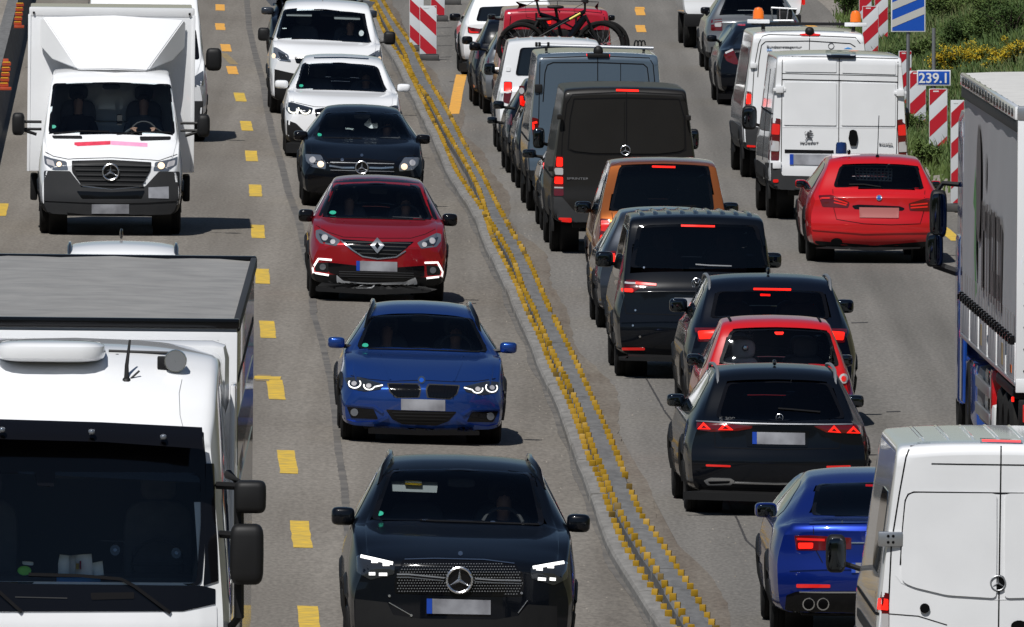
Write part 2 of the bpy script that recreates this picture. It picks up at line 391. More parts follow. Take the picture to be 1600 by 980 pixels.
    def mirror(s, px, py, wpx, hpx, y, mt='black_paint', glassy=False, both=True, e=.5, sg2=None):
        c = s.at(px, py, y); a = wpx / s.s / 2; b = hpx / s.s / 2
        for sg in ((1, -1) if both else (1,)):
            x = c.x * sg; mb = MB(); mb.blob((x, y, c.z), (a, .11, b), e)
            o = mb.obj('side_mirror', mt, s.root)
            inn = x - math.copysign(a * .6, x); t = MB(); t.tube([(inn, y + .03, c.z - b * .5), (x - math.copysign(a + .16, x), y + .06, c.z - b * .9)], .025, 6); t.obj('mirror_arm', 'black_plastic', o)
            if glassy:
                m2 = MB(); m2.blob((x, y - .1, c.z), (a * .84, .02, b * .82), e); m2.obj('mirror_glass', 'mirror_glass', o)
    def plate(s, P, band=True, mt='plate', off=.012):
        o = s.panel('number_plate', mt, P, off=off, th=.04, rnd=0)
        if band:
            (x0, y0), (x1, y1), (x2, y2), (x3, y3) = P; k = .085
            s.panel('euro_band', 'euro_blue', [(x0, y0), (x0 + (x1 - x0) * k, y0 + (y1 - y0) * k), (x3 + (x2 - x3) * k, y3 + (y2 - y3) * k), (x3, y3)], off=off + .004, th=.01, rnd=0, parent=o, step=3)
        return o
    def star(s, px, py, r, mt='chrome', disc='gloss_black', name='star_badge', off=.02):
        h, d = s.hit(px, py); c = h - d * off; R = r / s.s; b = MB()
        b.tube([c + Vector((R * cos(2 * pi * i / 24), 0, R * sin(2 * pi * i / 24))) for i in range(24)], R * .11, 6, closed=True)
        for k in range(3):
            a = pi / 2 + 2 * pi * k / 3; t = Vector((cos(a), 0, sin(a))); n = Vector((-sin(a), 0, cos(a)))
            b.add([c + n * R * .16 - t * R * .08, c - n * R * .16 - t * R * .08, c + t * R * .96, c + Vector((0, -R * .15, 0))], [(0, 2, 3), (2, 1, 3), (1, 0, 3)])
        o = b.obj(name, mt, s.root, smooth=False)
        if disc:
            q = MB(); q.lathe([(off * .6, .001), (off * .6, R * .97), (off, R)], 'y', c, 20); q.obj('badge_disc', disc, o)
        return o
    def text(s, txt, P, px_h, material, px_w=None, name='badge_lettering', parent=None):
        h, d = s.hit(*P); hh = px_h / s.s
        cu = bpy.data.curves.new('t', 'FONT'); cu.body = txt; cu.size = hh * 1.35; cu.extrude = .004
        t = bpy.data.objects.new('t', cu); col.objects.link(t); bpy.context.view_layer.update()
        me = bpy.data.meshes.new_from_object(t.evaluated_get(bpy.context.evaluated_depsgraph_get())); bpy.data.objects.remove(t)
        wd = max(v.co.x for v in me.vertices); kx = (px_w / s.s / wd) if px_w else 1
        for v in me.vertices: v.co = Vector((h.x + v.co.x * kx, h.y - .012 - v.co.z, h.z + v.co.y))
        me.materials.append(M[material]); o = bpy.data.objects.new(name, me); col.objects.link(o); o.parent = parent or s.root; return o
    def wheels(s, y1, y2, R=.33, wd=.22, inset=.03, arch=True):
        s.wh = [(y1, R), (y2, R)]
        for y in (y1, y2):
            for sg in (-1, 1): wheel(s.root, sg * (s.W - inset - wd / 2), y, R, wd)
    def finish(s, paintm, clad='black_plastic', zclad=.0, arch=True):
        bm = s.bm; dele = []; glassf = []; bm.faces.ensure_lookup_table()
        wt = s.M.to_3x3()
        for f in bm.faces:
            c = f.calc_center_median(); n = f.normal
            if n.y < .15:
                for P, ym in s.holes:
                    if c.y < ym:
                        q = s.M @ c - Vector((0, 0, HC)); fw = q.y * cos(TH) - q.z * sin(TH); up = q.y * sin(TH) + q.z * cos(TH)
                        if inpoly((800 + F * q.x / fw, 490 - F * up / fw), P): dele.append(f); break
            if s.farhole and n.y > .2 and c.y > s.L * .5 and s.farhole[0] < c.z < s.farhole[1] and abs(c.x) < s.farhole[2]: glassf.append(f)
            if arch and abs(c.x) > s.W * .55:
                for y, R in getattr(s, 'wh', ()):
                    if (c.y - y) ** 2 + (c.z - R) ** 2 < (R * 1.12) ** 2: dele.append(f); break
        if glassf:
            vs = []; fs = []
            for f in glassf: k = len(vs); vs += [v.co + Vector((0, .004, .004)) for v in f.verts]; fs.append(tuple(range(k, len(vs))))
            mesh_obj('far_window', vs, fs, 'glass', s.root, smooth=False)
        bmesh.ops.delete(bm, geom=list(set(dele + glassf)), context='FACES')
        bm.verts.index_update(); vs = [v.co.copy() for v in bm.verts]; fs = [[v.index for v in f.verts] for f in bm.faces]
        fm = [1 if f.calc_center_median().z < zclad or f.normal.z < -.75 else 0 for f in bm.faces]
        s.body = mesh_obj('body', vs, fs, None, s.root, mats=[paintm, clad], fmat=fm, angle=42); bm.free()
        for y, R in getattr(s, 'wh', ()) if arch else ():
            for sg in (-1, 1):
                pts = []
                for k in range(13):
                    a = -.15 + (pi + .3) * k / 12; yy, zz = y + R * 1.13 * cos(a), R + R * 1.13 * sin(a)
                    h = s.bvh.ray_cast(Vector((-3, yy, zz)), Vector((1, 0, 0))); x = -h[0].x if h[0] is not None else s.W * .97
                    pts.append((sg * (x - .012), yy, zz))
                b = MB(); b.tube(pts, .035, 6); b.obj('wheel_arch', clad, s.root)
                b = MB(); b.lathe([(0, .02), (0, R * 1.15), (.25, R * 1.15)], 'x', (sg * (s.W - .40), y, R), 18) if sg > 0 else b.lathe([(0, .02), (0, R * 1.15), (-.25, R * 1.15)], 'x', (sg * (s.W - .40), y, R), 18)
                b.obj('wheel_housing', 'black_plastic', s.root)
        b = MB(); z = s.T['bot'](s.L / 2); b.box(-s.W * .7, s.W * .7, .35, s.L - .35, z - .03, z + .12, bev=.03); b.obj('underbody', 'black_plastic', s.root)
    def cabin(s, yd, zd, ys, zt, rows=2, x=.37, near=True, step=.85, fabric='seat_fabric', wheelside=1, facing=-1):
        """dashboard at yd/zd, first seat row at ys with its top at zt"""
        b = MB(); b.box(-s.W * .78, s.W * .78, min(yd, yd + .45), max(yd, yd + .45), zd - .25, zd - .03, bev=.06); b.obj('dashboard', 'cabin', s.root)
        st = None
        for k in range(rows):
            for sg in (-1, 1):
                y = ys + step * k * (1 if facing < 0 else 1); mb = MB()
                mb.blob((sg * x, y, zt - .52), (.25, .09, .34), .5); mb.blob((sg * x, y, zt - .08), (.13, .05, .10), .6); mb.blob((sg * x, y + .25 * facing, zt - .85), (.25, .28, .09), .5)
                mb.obj('seat', fabric, s.root)
        b = MB(); cx = x * wheelside; yw = yd + (.6 if facing < 0 else -.15); pts = [(cx + .18 * cos(2 * pi * i / 18), yw + .05 * sin(2 * pi * i / 18) * (1 if facing < 0 else -1), zd + .03 + .17 * sin(2 * pi * i / 18)) for i in range(18)]
        b.tube(pts, .016, 6, closed=True); b.tube([(cx - .17, yw, zd + .03), (cx + .17, yw, zd + .03)], .02, 6); b.obj('steering_wheel', 'cabin', s.root)
        b = MB(); ym = yd + (.55 if facing < 0 else -.1); b.blob((0, ym, zt + .02), (.12, .03, .04), .5); b.obj('rear_view_mirror', 'cabin', s.root)
    def rails(s, x, y0, y1, z, mt='black_plastic', r=.02, flare=0.0):
        def rz(xx, y):
            h = s.bvh.ray_cast(Vector((xx, y, 4)), Vector((0, 0, -1))); return h[0].z if h[0] is not None else z
        for sg in (-1, 1):
            b = MB(); n = 14; P = []
            for i in range(n + 1):
                y = y0 + (y1 - y0) * i / n; xx = x + flare * max(0, 1 - i / n * 4) ** 1.3; P.append((sg * xx, y, rz(sg * xx, y) + (-.02 if i in (0, n) else r * 1.3 + .012)))
            b.tube(P, r, 6); b.obj('roof_rail', mt, s.root)
    def ribs(s, xs, y0, y1, m, r=.02):
        for x in xs:
            P = []
            for i in range(9):
                y = y0 + (y1 - y0) * i / 8; h = s.bvh.ray_cast(Vector((x, y, 5)), Vector((0, 0, -1))); P.append((x, y, (h[0].z if h[0] is not None else 0) - r * .45 - (r if i in (0, 8) else 0)))
            b = MB(); b.tube(P, r, 8); b.obj('roof_rib', m, s.root)
def front_car(v, L, W, H, hz, cz, yc, yr, wr, zb=.2, plan=.24, wc=None, crown=.045, prof=None, hw=.80, belt=None):
    wc = wc or W * .85; bl = belt or cz - .04
    return v.shape(L, W, top=[(0, hz - .07), (.03, hz - .03), (.09, hz), (yc * .5, hz + (cz - hz) * .62), (yc, cz), (yr, H - .075), (yr + .35, H - .015), (yr + .9, H), (L - 1.1, H - .05), (L - .35, cz + .22), (L - .06, cz), (L, cz - .1)],
        belt=[(0, hz - .15), (.15, hz - .08), (yc * .6, cz - .10), (yc, bl), (L * .6, bl + .04), (L, bl - .05)], w=[(0, W * .93), (.15, W * .965), (.5, W * .99), (1.0, W), (L - .8, W), (L, W * .9)],
        wb=[(0, W * .86), (.2, W * .9), (yc, W * .95), (2, W * .94), (L, W * .85)], wt=[(0, W * hw), (.3, W * (hw + .03)), (yc * .8, wc * 1.0), (yc, wc), (yr, wr + .02), (yr + .5, wr), (L - 1.1, wr - .03), (L, wr - .12)],
        bot=[(0, zb), (1, zb - .01), (L, zb)], crown=[(0, .05), (yc * .6, .06), (yc, .07), (yr, crown + .015), (L, crown)], plan=plan, prof=prof or [(zb, .045), (zb + .12, .005), (.45, 0), (hz - .12, .01), (hz, .04), (H, .06)])
def rear_car(v, L, W, H, bz, yt, wr, zb=.22, plan=.16, cz=None, ycf=None, crown=.05, wl=.83, prof=None, top=None, yb=.12):
    cz = cz or bz; hz = cz - .22; ycf = ycf or 1.25
    return v.shape(L, W, top=top or [(0, bz - .05), (.04, bz - .01), (yb, bz + .03), (yt, H - .06), (yt + .25, H - .015), (yt + .9, H), (L - ycf - 1.1, H - .03), (L - ycf - .75, H - .12), (L - ycf, cz), (L - .4, hz + .06), (L - .08, hz - .02), (L, hz - .1)],
        belt=[(0, bz - .1), (.2, bz - .05), (1, bz - .04), (L - ycf, cz - .05), (L - .2, hz - .1), (L, hz - .15)], w=[(0, W * .93), (.2, W * .97), (.6, W), (L - .9, W), (L - .2, W * .93), (L, W * .86)],
        wb=[(0, W * .87), (.3, W * .92), (1, W * .945), (L - ycf, W * .94), (L, W * .8)], wt=[(0, W * wl), (yb, W * wl), (yt, wr + .015), (yt + .5, wr), (L - ycf - 1, wr), (L - ycf, W * .84), (L, W * .72)],
        bot=[(0, zb), (L, zb)], crown=[(0, .03), (yt, crown), (L, .05)], plan=plan, prof=prof or [(zb, .09), (zb + .15, .015), (zb + .3, 0), (bz - .25, .04), (bz, .06), (H, .08)])
def van_rear(v, L, W, H, wr, zb=.35, belt=1.15, crown=.04, plan=.05, cz=1.35, r=.09, prof=None, wl=None, lean=.05):
    return v.shape(L, W, top=[(0, H - .10), (.02, H - .055), (.07, H - .02), (.2, H - .005), (.6, H), (L - 2.3, H - .01), (L - 1.75, H - .12), (L - .95, cz), (L - .1, cz - .3), (L, cz - .4)],
        belt=[(0, belt), (L - 1, belt), (L, belt - .2)], w=[(0, W * .975), (.15, W), (L - 1.2, W), (L, W * .86)], wb=[(0, W * .955), (.2, W * .985), (L - 1.2, W * .985), (L, W * .8)],
        wt=[(0, wr), (L - 2, wr), (L - 1, W * .84), (L, W * .7)], bot=[(0, zb), (L, zb - .1)], crown=crown, plan=plan, r=r, prof=prof or [(zb, .0), (.7, .0), (.9, .02), (H, lean + .03)], pp=4)
# ------------------------------------------------------------------ the setting: ground, carriageways, median, verge
def ground_mat(name, c1, c2, grain, big, stretch=.12, bstr=.35, track=0.0):
    m = bpy.data.materials.new(name); m.use_nodes = True; nt = m.node_tree; b = nt.nodes['Principled BSDF']; L = nt.links.new
    tc = nt.nodes.new('ShaderNodeTexCoord'); mp = nt.nodes.new('ShaderNodeMapping'); mp.inputs['Scale'].default_value = (1, stretch, 1)
    L(tc.outputs['Object'], mp.inputs[0])
    n1 = nt.nodes.new('ShaderNodeTexNoise'); n1.inputs['Scale'].default_value = grain; n1.inputs['Detail'].default_value = 3
    mp2 = nt.nodes.new('ShaderNodeMapping'); mp2.inputs['Scale'].default_value = (1, .16, 1); L(tc.outputs['Object'], mp2.inputs[0]); L(mp2.outputs[0], n1.inputs['Vector'])
    n2 = nt.nodes.new('ShaderNodeTexNoise'); n2.inputs['Scale'].default_value = big; n2.inputs['Detail'].default_value = 5; L(mp.outputs[0], n2.inputs['Vector'])
    n3 = nt.nodes.new('ShaderNodeTexNoise'); n3.inputs['Scale'].default_value = 1.6; n3.inputs['Detail'].default_value = 3
    mp3 = nt.nodes.new('ShaderNodeMapping'); mp3.inputs['Scale'].default_value = (1.6, .012, 1); mp3.inputs['Rotation'].default_value = (0, 0, -.017); L(tc.outputs['Object'], mp3.inputs[0]); L(mp3.outputs[0], n3.inputs['Vector'])
    mx = nt.nodes.new('ShaderNodeMix'); mx.data_type = 'RGBA'; mx.inputs[6].default_value = (*c1, 1); mx.inputs[7].default_value = (*c2, 1)
    a = nt.nodes.new('ShaderNodeMath'); a.operation = 'ADD'; L(n2.outputs[0], a.inputs[0]); L(n3.outputs[0], a.inputs[1])
    r = nt.nodes.new('ShaderNodeMapRange'); r.inputs[1].default_value = .75; r.inputs[2].default_value = 1.25; L(a.outputs[0], r.inputs[0]); L(r.outputs[0], mx.inputs[0])
    g = nt.nodes.new('ShaderNodeMapRange'); g.inputs[1].default_value = .3; g.inputs[2].default_value = .7; g.inputs[3].default_value = .80; g.inputs[4].default_value = 1.20; L(n1.outputs[0], g.inputs[0])
    ml = nt.nodes.new('ShaderNodeMix'); ml.data_type = 'RGBA'; ml.blend_type = 'MULTIPLY'; ml.inputs[0].default_value = 1; L(mx.outputs[2], ml.inputs[6]); L(g.outputs[0], ml.inputs[7])
    # wheel tracks along the lanes
    sx = nt.nodes.new('ShaderNodeVectorMath'); sx.operation = 'DOT_PRODUCT'; sx.inputs[1].default_value = (1, .0171, 0); L(tc.outputs['Object'], sx.inputs[0])
    wv = nt.nodes.new('ShaderNodeMath'); wv.operation = 'MULTIPLY_ADD'; wv.inputs[1].default_value = 2 * pi / 1.72; wv.inputs[2].default_value = 1.0; L(sx.outputs['Value'], wv.inputs[0])
    sn = nt.nodes.new('ShaderNodeMath'); sn.operation = 'SINE'; L(wv.outputs[0], sn.inputs[0])
    mm = nt.nodes.new('ShaderNodeMath'); mm.operation = 'MULTIPLY_ADD'; mm.inputs[1].default_value = track; mm.inputs[2].default_value = 1.0; L(sn.outputs[0], mm.inputs[0])
    m2 = nt.nodes.new('ShaderNodeMix'); m2.data_type = 'RGBA'; m2.blend_type = 'MULTIPLY'; m2.inputs[0].default_value = 1; L(ml.outputs[2], m2.inputs[6]); L(mm.outputs[0], m2.inputs[7])
    L(m2.outputs[2], b.inputs['Base Color']); b.inputs['Roughness'].default_value = .9; b.inputs['Specular IOR Level'].default_value = .25
    bp = nt.nodes.new('ShaderNodeBump'); bp.inputs['Strength'].default_value = bstr; bp.inputs['Distance'].default_value = .008; L(n1.outputs[0], bp.inputs['Height']); L(bp.outputs[0], b.inputs['Normal'])
    M[name] = m
ground_mat('asphalt_left', (.148, .132, .112), (.205, .187, .162), 26, .5, track=.08)
ground_mat('asphalt_right', (.126, .118, .106), (.178, .167, .151), 26, .4, track=.075)
ground_mat('gravel', (.20, .18, .155), (.27, .245, .215), 17, 1.2, .5, .6)
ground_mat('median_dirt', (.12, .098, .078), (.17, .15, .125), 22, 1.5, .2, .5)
ground_mat('earth', (.10, .085, .05), (.07, .075, .03), 8, .6, .6, .6)
ground_mat('concrete_light', (.215, .208, .195), (.180, .172, .160), 12, 1.2, .3, .08)
ground_mat('concrete_grey', (.120, .120, .120), (.148, .147, .144), 12, 1.2, .25, .08)
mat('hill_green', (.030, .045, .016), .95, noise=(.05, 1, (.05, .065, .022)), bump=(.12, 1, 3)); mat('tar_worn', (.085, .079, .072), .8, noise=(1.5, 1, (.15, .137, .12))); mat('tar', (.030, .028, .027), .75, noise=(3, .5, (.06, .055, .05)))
def marking(name, c, c2): mat(name, c, .75, noise=(7, .9, c2), bump=(40, .2, .004))
marking('mark_yellow', (.70, .45, .035), (.40, .29, .07)); marking('mark_orange', (.80, .39, .05), (.55, .29, .07)); marking('mark_worn', (.34, .24, .09), (.16, .135, .10))
mat('tab_yellow', (.43, .25, .008), .5, noise=(7, .9, (.24, .14, .010))); mat('tab_dark', (.16, .10, .015), .6)
mat('retro_red', (.46, .010, .022), .45, noise=(3, .4, (.36, .012, .02))); mat('retro_white', (.62, .64, .66), .45, noise=(3, .4, (.52, .54, .56)))
mat('orange_plastic', (.44, .06, .018), .5, noise=(6, .5, (.32, .05, .02))); mat('reflector_yellow', (.75, .38, .03), .4)
mat('sign_blue', (.008, .075, .42), .4, noise=(2, .3, (.012, .09, .45))); mat('sign_white', (.70, .72, .72), .4); mat('sign_grey', (.50, .50, .47), .4)
mat('foot_rubber', (.045, .045, .045), .8, noise=(5, .6, (.08, .075, .07)))
def strip_mesh(name, edges, Ys, material, kind='structure', dz=0.0, parent=None):
    vs = []; n = len(edges)
    for Y in Ys:
        for e in edges:
            u = e(Y) if callable(e) else e; X = xb(Y) + u; vs.append((X, Y, gz(X, Y) + dz))
    fs = [(i * n + j, i * n + j + 1, (i + 1) * n + j + 1, (i + 1) * n + j) for i in range(len(Ys) - 1) for j in range(n - 1)]
    o = mesh_obj(name, vs, fs, material, parent, smooth=False)
    if kind: o['kind'] = kind
    return o
ur = mono([(120, 6.6), (250, 6.7), (300, 6.75), (342, 7.0), (380, 7.9), (416, 8.6), (450, 9.2), (900, 10)])
UB = mono([(120, 7.6), (300, 7.9), (342, 7.7), (380, 8.5), (416, 9.3), (450, 9.9), (900, 11)])       # foot of the bank
YS = [120 + 6 * i for i in range(76)] + [600 + 60 * i for i in range(11)]
o = mesh_obj('ground', [(-4000, -800, -.55), (4000, -800, -.55), (4000, 4500, -.55), (-4000, 4500, -.55)], [(0, 1, 2, 3)], 'earth', smooth=False); o['kind'] = 'structure'
vs = []; n = 40; rr = random.Random(4); m_ = n + 1              # unseen hills added behind the camera to darken reflections in the paintwork
hh = [rr.uniform(70, 115) * min(1, .15 + 2.2 * sin(pi * i / n)) for i in range(m_)]
for k, (rad, f) in enumerate(((330, 0), (380, .5), (460, .85), (600, 1.0), (1100, .8))):
    for i in range(m_): a = pi * .94 + pi * 1.12 * i / n; vs.append((rad * cos(a), 20 + rad * sin(a), -.6 + f * (hh[i] + (rr.uniform(-7, 7) if k else 0))))
o = mesh_obj('added_hills', vs, [(k * m_ + i, k * m_ + i + 1, (k + 1) * m_ + i + 1, (k + 1) * m_ + i) for k in range(4) for i in range(n)], 'hill_green'); o['kind'] = 'structure'
left_road = strip_mesh('left_carriageway', [-7.25, -5.5, -3.9, -2, -.20], YS, 'asphalt_left')
right_road = strip_mesh('right_carriageway', [.26, 2, 4, ur], YS, 'asphalt_right')
strip_mesh('median_strip', [-.22, 0, .28], YS, 'median_dirt', dz=-.006)
strip_mesh('gravel_shoulder', [lambda Y: ur(Y) - .03, lambda Y: (ur(Y) + UB(Y)) / 2 + .1, lambda Y: UB(Y) + .6], YS, 'gravel', dz=-.012)
strip_mesh('site_ground', [-40, -12, -7.2], YS, 'gravel', dz=-.012)
def bank_z(u, Y): return max(0, u - UB(Y)) * .42 + .18 * sin(Y * .13) * min(1, max(0, u - UB(Y)) * .4) - .012
vs = []; us = [0, .6, 1.2, 2, 3, 4.5, 6, 8, 11, 16, 30]
for Y in YS:
    for k in us: u = UB(Y) + k; X = xb(Y) + u; vs.append((X, Y, gz(xb(Y) + UB(Y), Y) + bank_z(u, Y)))
n = len(us)
o = mesh_obj('grass_bank', vs, [(i * n + j, i * n + j + 1, (i + 1) * n + j + 1, (i + 1) * n + j) for i in range(len(YS) - 1) for j in range(n - 1)], 'earth'); o['kind'] = 'structure'
# ---- lane markings (children of their carriageway)
def dash(px, py, ln, wd, material, road, head=None, name='lane_dash', dz=.004):
    p = gp(px, py); h = head if head is not None else -.0171; vs = []; rnd = random.Random(int(px * 7 + py)); n = 6
    for k in range(n + 1):
        t = (k / n - .5) * ln; j = (rnd.random() - .5) * .012
        for sg in (-1, 1):
            X = p.x + t * h + sg * (wd / 2) + j; Y = p.y + t; vs.append((X, Y, gz(X, Y) + dz))
    return mesh_obj(name, vs, [(2 * k, 2 * k + 1, 2 * k + 3, 2 * k + 2) for k in range(n)], material, road, smooth=False)
DL = [(344, 12), (344, 42), (353, 75), (363, 110), (375, 152), (385, 197), (393, 244), (399, 298), (403, 362), (410, 432), (418, 515), (431, 609), (449, 722), (470, 835), (483, 972), (498, 1120)]
for i, (x, y) in enumerate(DL):
    a = gp(*DL[max(0, i - 1)]); b = gp(*DL[min(len(DL) - 1, i + 1)]); dash(x, y, 5.6, .185, 'mark_orange' if y < 120 else 'mark_yellow', left_road, (b.x - a.x) / (b.y - a.y))
dash(357, 92, 8, .15, 'mark_worn', left_road, -.04, 'old_marking', .003); dash(411, 591, 1.8, .16, 'mark_worn', left_road, 0, 'old_marking', .005)
dash(418, 591, .9, .30, 'mark_yellow', left_road, 0, 'old_marking', .006)
for x, y in ((2, 328), (-12, 470)): dash(x, y, 5.6, .17, 'mark_yellow', left_road)
for x, y in ((1001, 45), (1000, 19), (1000, 13), (1270, 42)): dash(x, y, 6 if y > 14 else 2, .19, 'mark_orange', right_road, 0.0 if x < 1100 else -.045)
dash(1483, 366, 5.8, .17, 'mark_yellow', right_road)
# ---- tar seams, cracks
DASH2 = [(721, 117), (717, 135), (714, 150), (712, 163), (708, 180)]
def seam(pts, wd, material, road, jit=.5, gaps=0.0, name='tar_seam', seed=1, dz=.003):
    r = random.Random(seed); Q = []
    for a, b in zip(pts, pts[1:]):
        n = max(2, int(abs(b[1] - a[1]) / 1.6 + abs(b[0] - a[0]) / 6)); Q += [(a[0] + (b[0] - a[0]) * i / n + r.uniform(-1, 1) * jit * .8, a[1] + (b[1] - a[1]) * i / n) for i in range(n)]
    vs = []; fs = []
    for i, q in enumerate(Q):
        p = gp(*q); k = wd * r.uniform(1 - jit, 1 + jit) / 2; vs += [(p.x - k, p.y, p.z + dz), (p.x + k, p.y, p.z + dz)]
        if i and r.random() > gaps: fs.append((2 * i - 2, 2 * i - 1, 2 * i + 1, 2 * i))
    return mesh_obj(name, vs, fs, material, road, smooth=False)
seam(DASH2, .19, 'mark_orange', right_road, .04, name='lane_dash', seed=12, dz=.005)
SL = [(384, 0), (388, 45), (396, 80), (410, 130), (416, 170), (424, 210), (438, 255), (449, 300), (464, 340), (473, 380), (484, 430), (489, 490), (502, 530), (516, 590), (524, 650), (528, 700), (538, 760), (545, 860), (560, 980)]
seam(SL, .075, 'tar_worn', left_road, .16, .0, seed=2); seam([(x + 4, y) for x, y in SL[:12]], .05, 'tar_worn', left_road, .3, .0, seed=3, dz=.0045)
seam([(985, 560), (1010, 592), (1040, 645), (1058, 668)], .022, 'tar', right_road, .2, seed=7); seam([(1130, 770), (1152, 812), (1166, 845), (1192, 868)], .022, 'tar', right_road, .2, seed=8)
for i, (x, y, w_) in enumerate(((680, 44, 26), (680, 57, 24), (679, 72, 28), (679, 90, 26), (702, 128, 16), (700, 475, 24), (700, 215, 10), (728, 475, 16), (1330, 505, 26), (1385, 644, 22))):
    p = gp(x, y); q = gp(x + w_, y - 1); mesh_obj('crack', [(p.x, p.y - .10, p.z + .003), (q.x, q.y - .14, q.z + .003), (q.x, q.y + .1, q.z + .003), (p.x, p.y + .14, p.z + .003)], [(0, 1, 2, 3)], 'tar', left_road if x < 720 and y > 150 else right_road, smooth=False)
# ---- grit and crumbs along the median
r = random.Random(11); vs = []; fs = []
for k in range(1500):
    Y = r.uniform(190, 455); u = r.choice([r.gauss(-.75, .4), r.gauss(.75, .35), r.gauss(7.3, .3), r.gauss(-7.9, .6)]); X = xb(Y) + u
    if abs(u) < .36: continue
    a = r.uniform(.004, .012); z = gz(X, Y); n = len(vs)
    vs += [(X - a, Y - a, z), (X + a, Y - a * .6, z), (X + a * .2, Y + a, z), (X, Y, z + a * r.uniform(.8, 1.6))]; fs += [(n, n + 1, n + 3), (n + 1, n + 2, n + 3), (n + 2, n, n + 3)]
mesh_obj('grit', vs, fs, 'gravel', smooth=False)['kind'] = 'stuff'
# ---- median guard kerbs with yellow reflector tabs
def chain(*segs):
    out = []
    for zm, pts in segs:
        for p in Zq(zm)(*pts): out.append(p)
    out.sort(key=lambda p: p[1]); res = [out[0]]
    for p in out[1:]:
        if p[1] - res[-1][1] > 9: res.append(p)
    return res
D1 = (880, 640, .347); D2 = (680, 230, .4389); D3 = (560, 0, .2654)
row1 = chain((D3, [(70, 0), (98, 60), (130, 150), (170, 230), (220, 300), (265, 370), (300, 440), (345, 530), (390, 620), (440, 720), (490, 820)]), (D2, [(70, 80), (120, 160), (170, 235), (205, 330), (245, 410), (290, 500), (330, 600), (375, 690), (405, 770), (455, 870)]), (D1, [(38, 5), (75, 105), (110, 212), (150, 297), (195, 420), (230, 518), (272, 615), (338, 725), (412, 838), (485, 955), (560, 1080)]))
row2 = chain((D3, [(92, 0), (150, 110), (200, 200), (240, 260), (275, 330), (310, 430), (355, 510), (420, 600), (470, 690), (530, 800)]), (D2, [(120, 85), (160, 170), (195, 270), (240, 340), (280, 415), (310, 500), (345, 570), (380, 650), (420, 745), (460, 825)]), (D1, [(75, 15), (103, 98), (145, 212), (180, 295), (230, 418), (278, 515), (345, 625), (418, 733), (490, 852), (558, 970), (640, 1100)]))
row3 = chain((D3, [(138, 0), (200, 110), (270, 210), (320, 290), (370, 390), (430, 510), (500, 620), (560, 730), (620, 850)]), (D2, [(170, 110), (215, 200), (260, 285), (310, 370), (350, 450), (390, 545), (440, 650), (490, 750), (540, 860)]), (D1, [(155, 12), (200, 115), (250, 235), (307, 385), (350, 485), (425, 587), (495, 697), (572, 813), (645, 935), (720, 1060)]))
base = chain((D3, [(60, 0), (100, 90), (150, 270), (215, 340), (260, 440), (310, 550), (370, 670), (430, 770), (490, 900)]), (D2, [(60, 110), (105, 205), (160, 310), (210, 405), (265, 500), (310, 610), (365, 730), (410, 860)]), (D1, [(0, 40), (60, 160), (110, 310), (160, 440), (200, 560), (235, 670), (300, 790), (370, 890), (415, 955), (470, 1080)]))
HA, HB = .09, .11
def curve(row, h):
    P = sorted((gp(*p, h) for p in row), key=lambda p: p.y); f = mono([(p.y, p.x) for p in P]); f0, f1 = P[0].y, P[-1].y
    def g(Y):
        if Y > f1: return f(f1) - (Y - f1) * .0171
        if Y < f0: return f(f0) + (f0 - Y) * .0171
        return f(Y)
    return g
c1, c2, c3, cb = curve(row1, HA), curve(row2, HB), curve(row3, HB), curve(base, 0)
def kerb(name, label, fl, fr, h, material, flank):
    root = empty(name, (0, 0, 0)); tag(root, label, 'guard kerb', 'mobile guard kerbs along the median')
    Y = 170.0; r = random.Random(3 + int(h * 100))
    while Y < 470:
        ln = 4.0; vs = []; n = 4; dx = r.uniform(-.008, .008); dh = r.uniform(-.004, .006)
        for i in range(n + 1):
            y = Y + .012 + (ln - .024) * i / n; a, b = fl(y) + dx, max(fl(y) + .1, fr(y)) + dx; z0 = gz(a, y); e = min(.025, (b - a) * .2)
            for x, z in ((a, -.01), (a + .006, h - e), (a + e, h + dh), ((a + b) / 2, h + dh + .006), (b - e, h + dh), (b - .006, h - e), (b, -.01)): vs.append((x, y, z0 + z))
        m_ = 7; fs = [(i * m_ + j, i * m_ + j + 1, (i + 1) * m_ + j + 1, (i + 1) * m_ + j) for i in range(n) for j in range(m_ - 1)] + [tuple(range(m_))[::-1], tuple(n * m_ + j for j in range(m_))]
        mesh_obj('barrier_segment', vs, fs, material, root, angle=25); Y += ln
    return root
kA = kerb('guard_kerb', 'narrow pale grey kerb strip with one row of yellow tabs, on the left of the median', lambda Y: min(cb(Y), c1(Y) - .14) , lambda Y: c1(Y) + .05, HA, 'concrete_light', None)
kB = kerb('guard_kerb', 'wider dark grey kerb slab with a row of yellow tabs along each edge', lambda Y: c2(Y) - .03, lambda Y: c3(Y) + .03, HB, 'concrete_grey', None)
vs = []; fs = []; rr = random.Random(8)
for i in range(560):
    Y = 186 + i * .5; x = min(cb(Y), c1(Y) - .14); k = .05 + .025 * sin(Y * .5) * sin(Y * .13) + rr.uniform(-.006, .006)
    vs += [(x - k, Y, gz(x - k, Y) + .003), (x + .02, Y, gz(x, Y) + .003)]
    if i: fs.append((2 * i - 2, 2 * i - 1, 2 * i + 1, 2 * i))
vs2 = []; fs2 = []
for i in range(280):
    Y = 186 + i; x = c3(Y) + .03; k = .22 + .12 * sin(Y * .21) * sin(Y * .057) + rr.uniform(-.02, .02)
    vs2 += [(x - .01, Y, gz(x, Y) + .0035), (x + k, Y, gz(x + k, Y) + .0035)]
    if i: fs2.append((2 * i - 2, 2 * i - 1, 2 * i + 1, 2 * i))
mesh_obj('dirt_band', vs2, fs2, 'median_dirt', right_road, smooth=False)
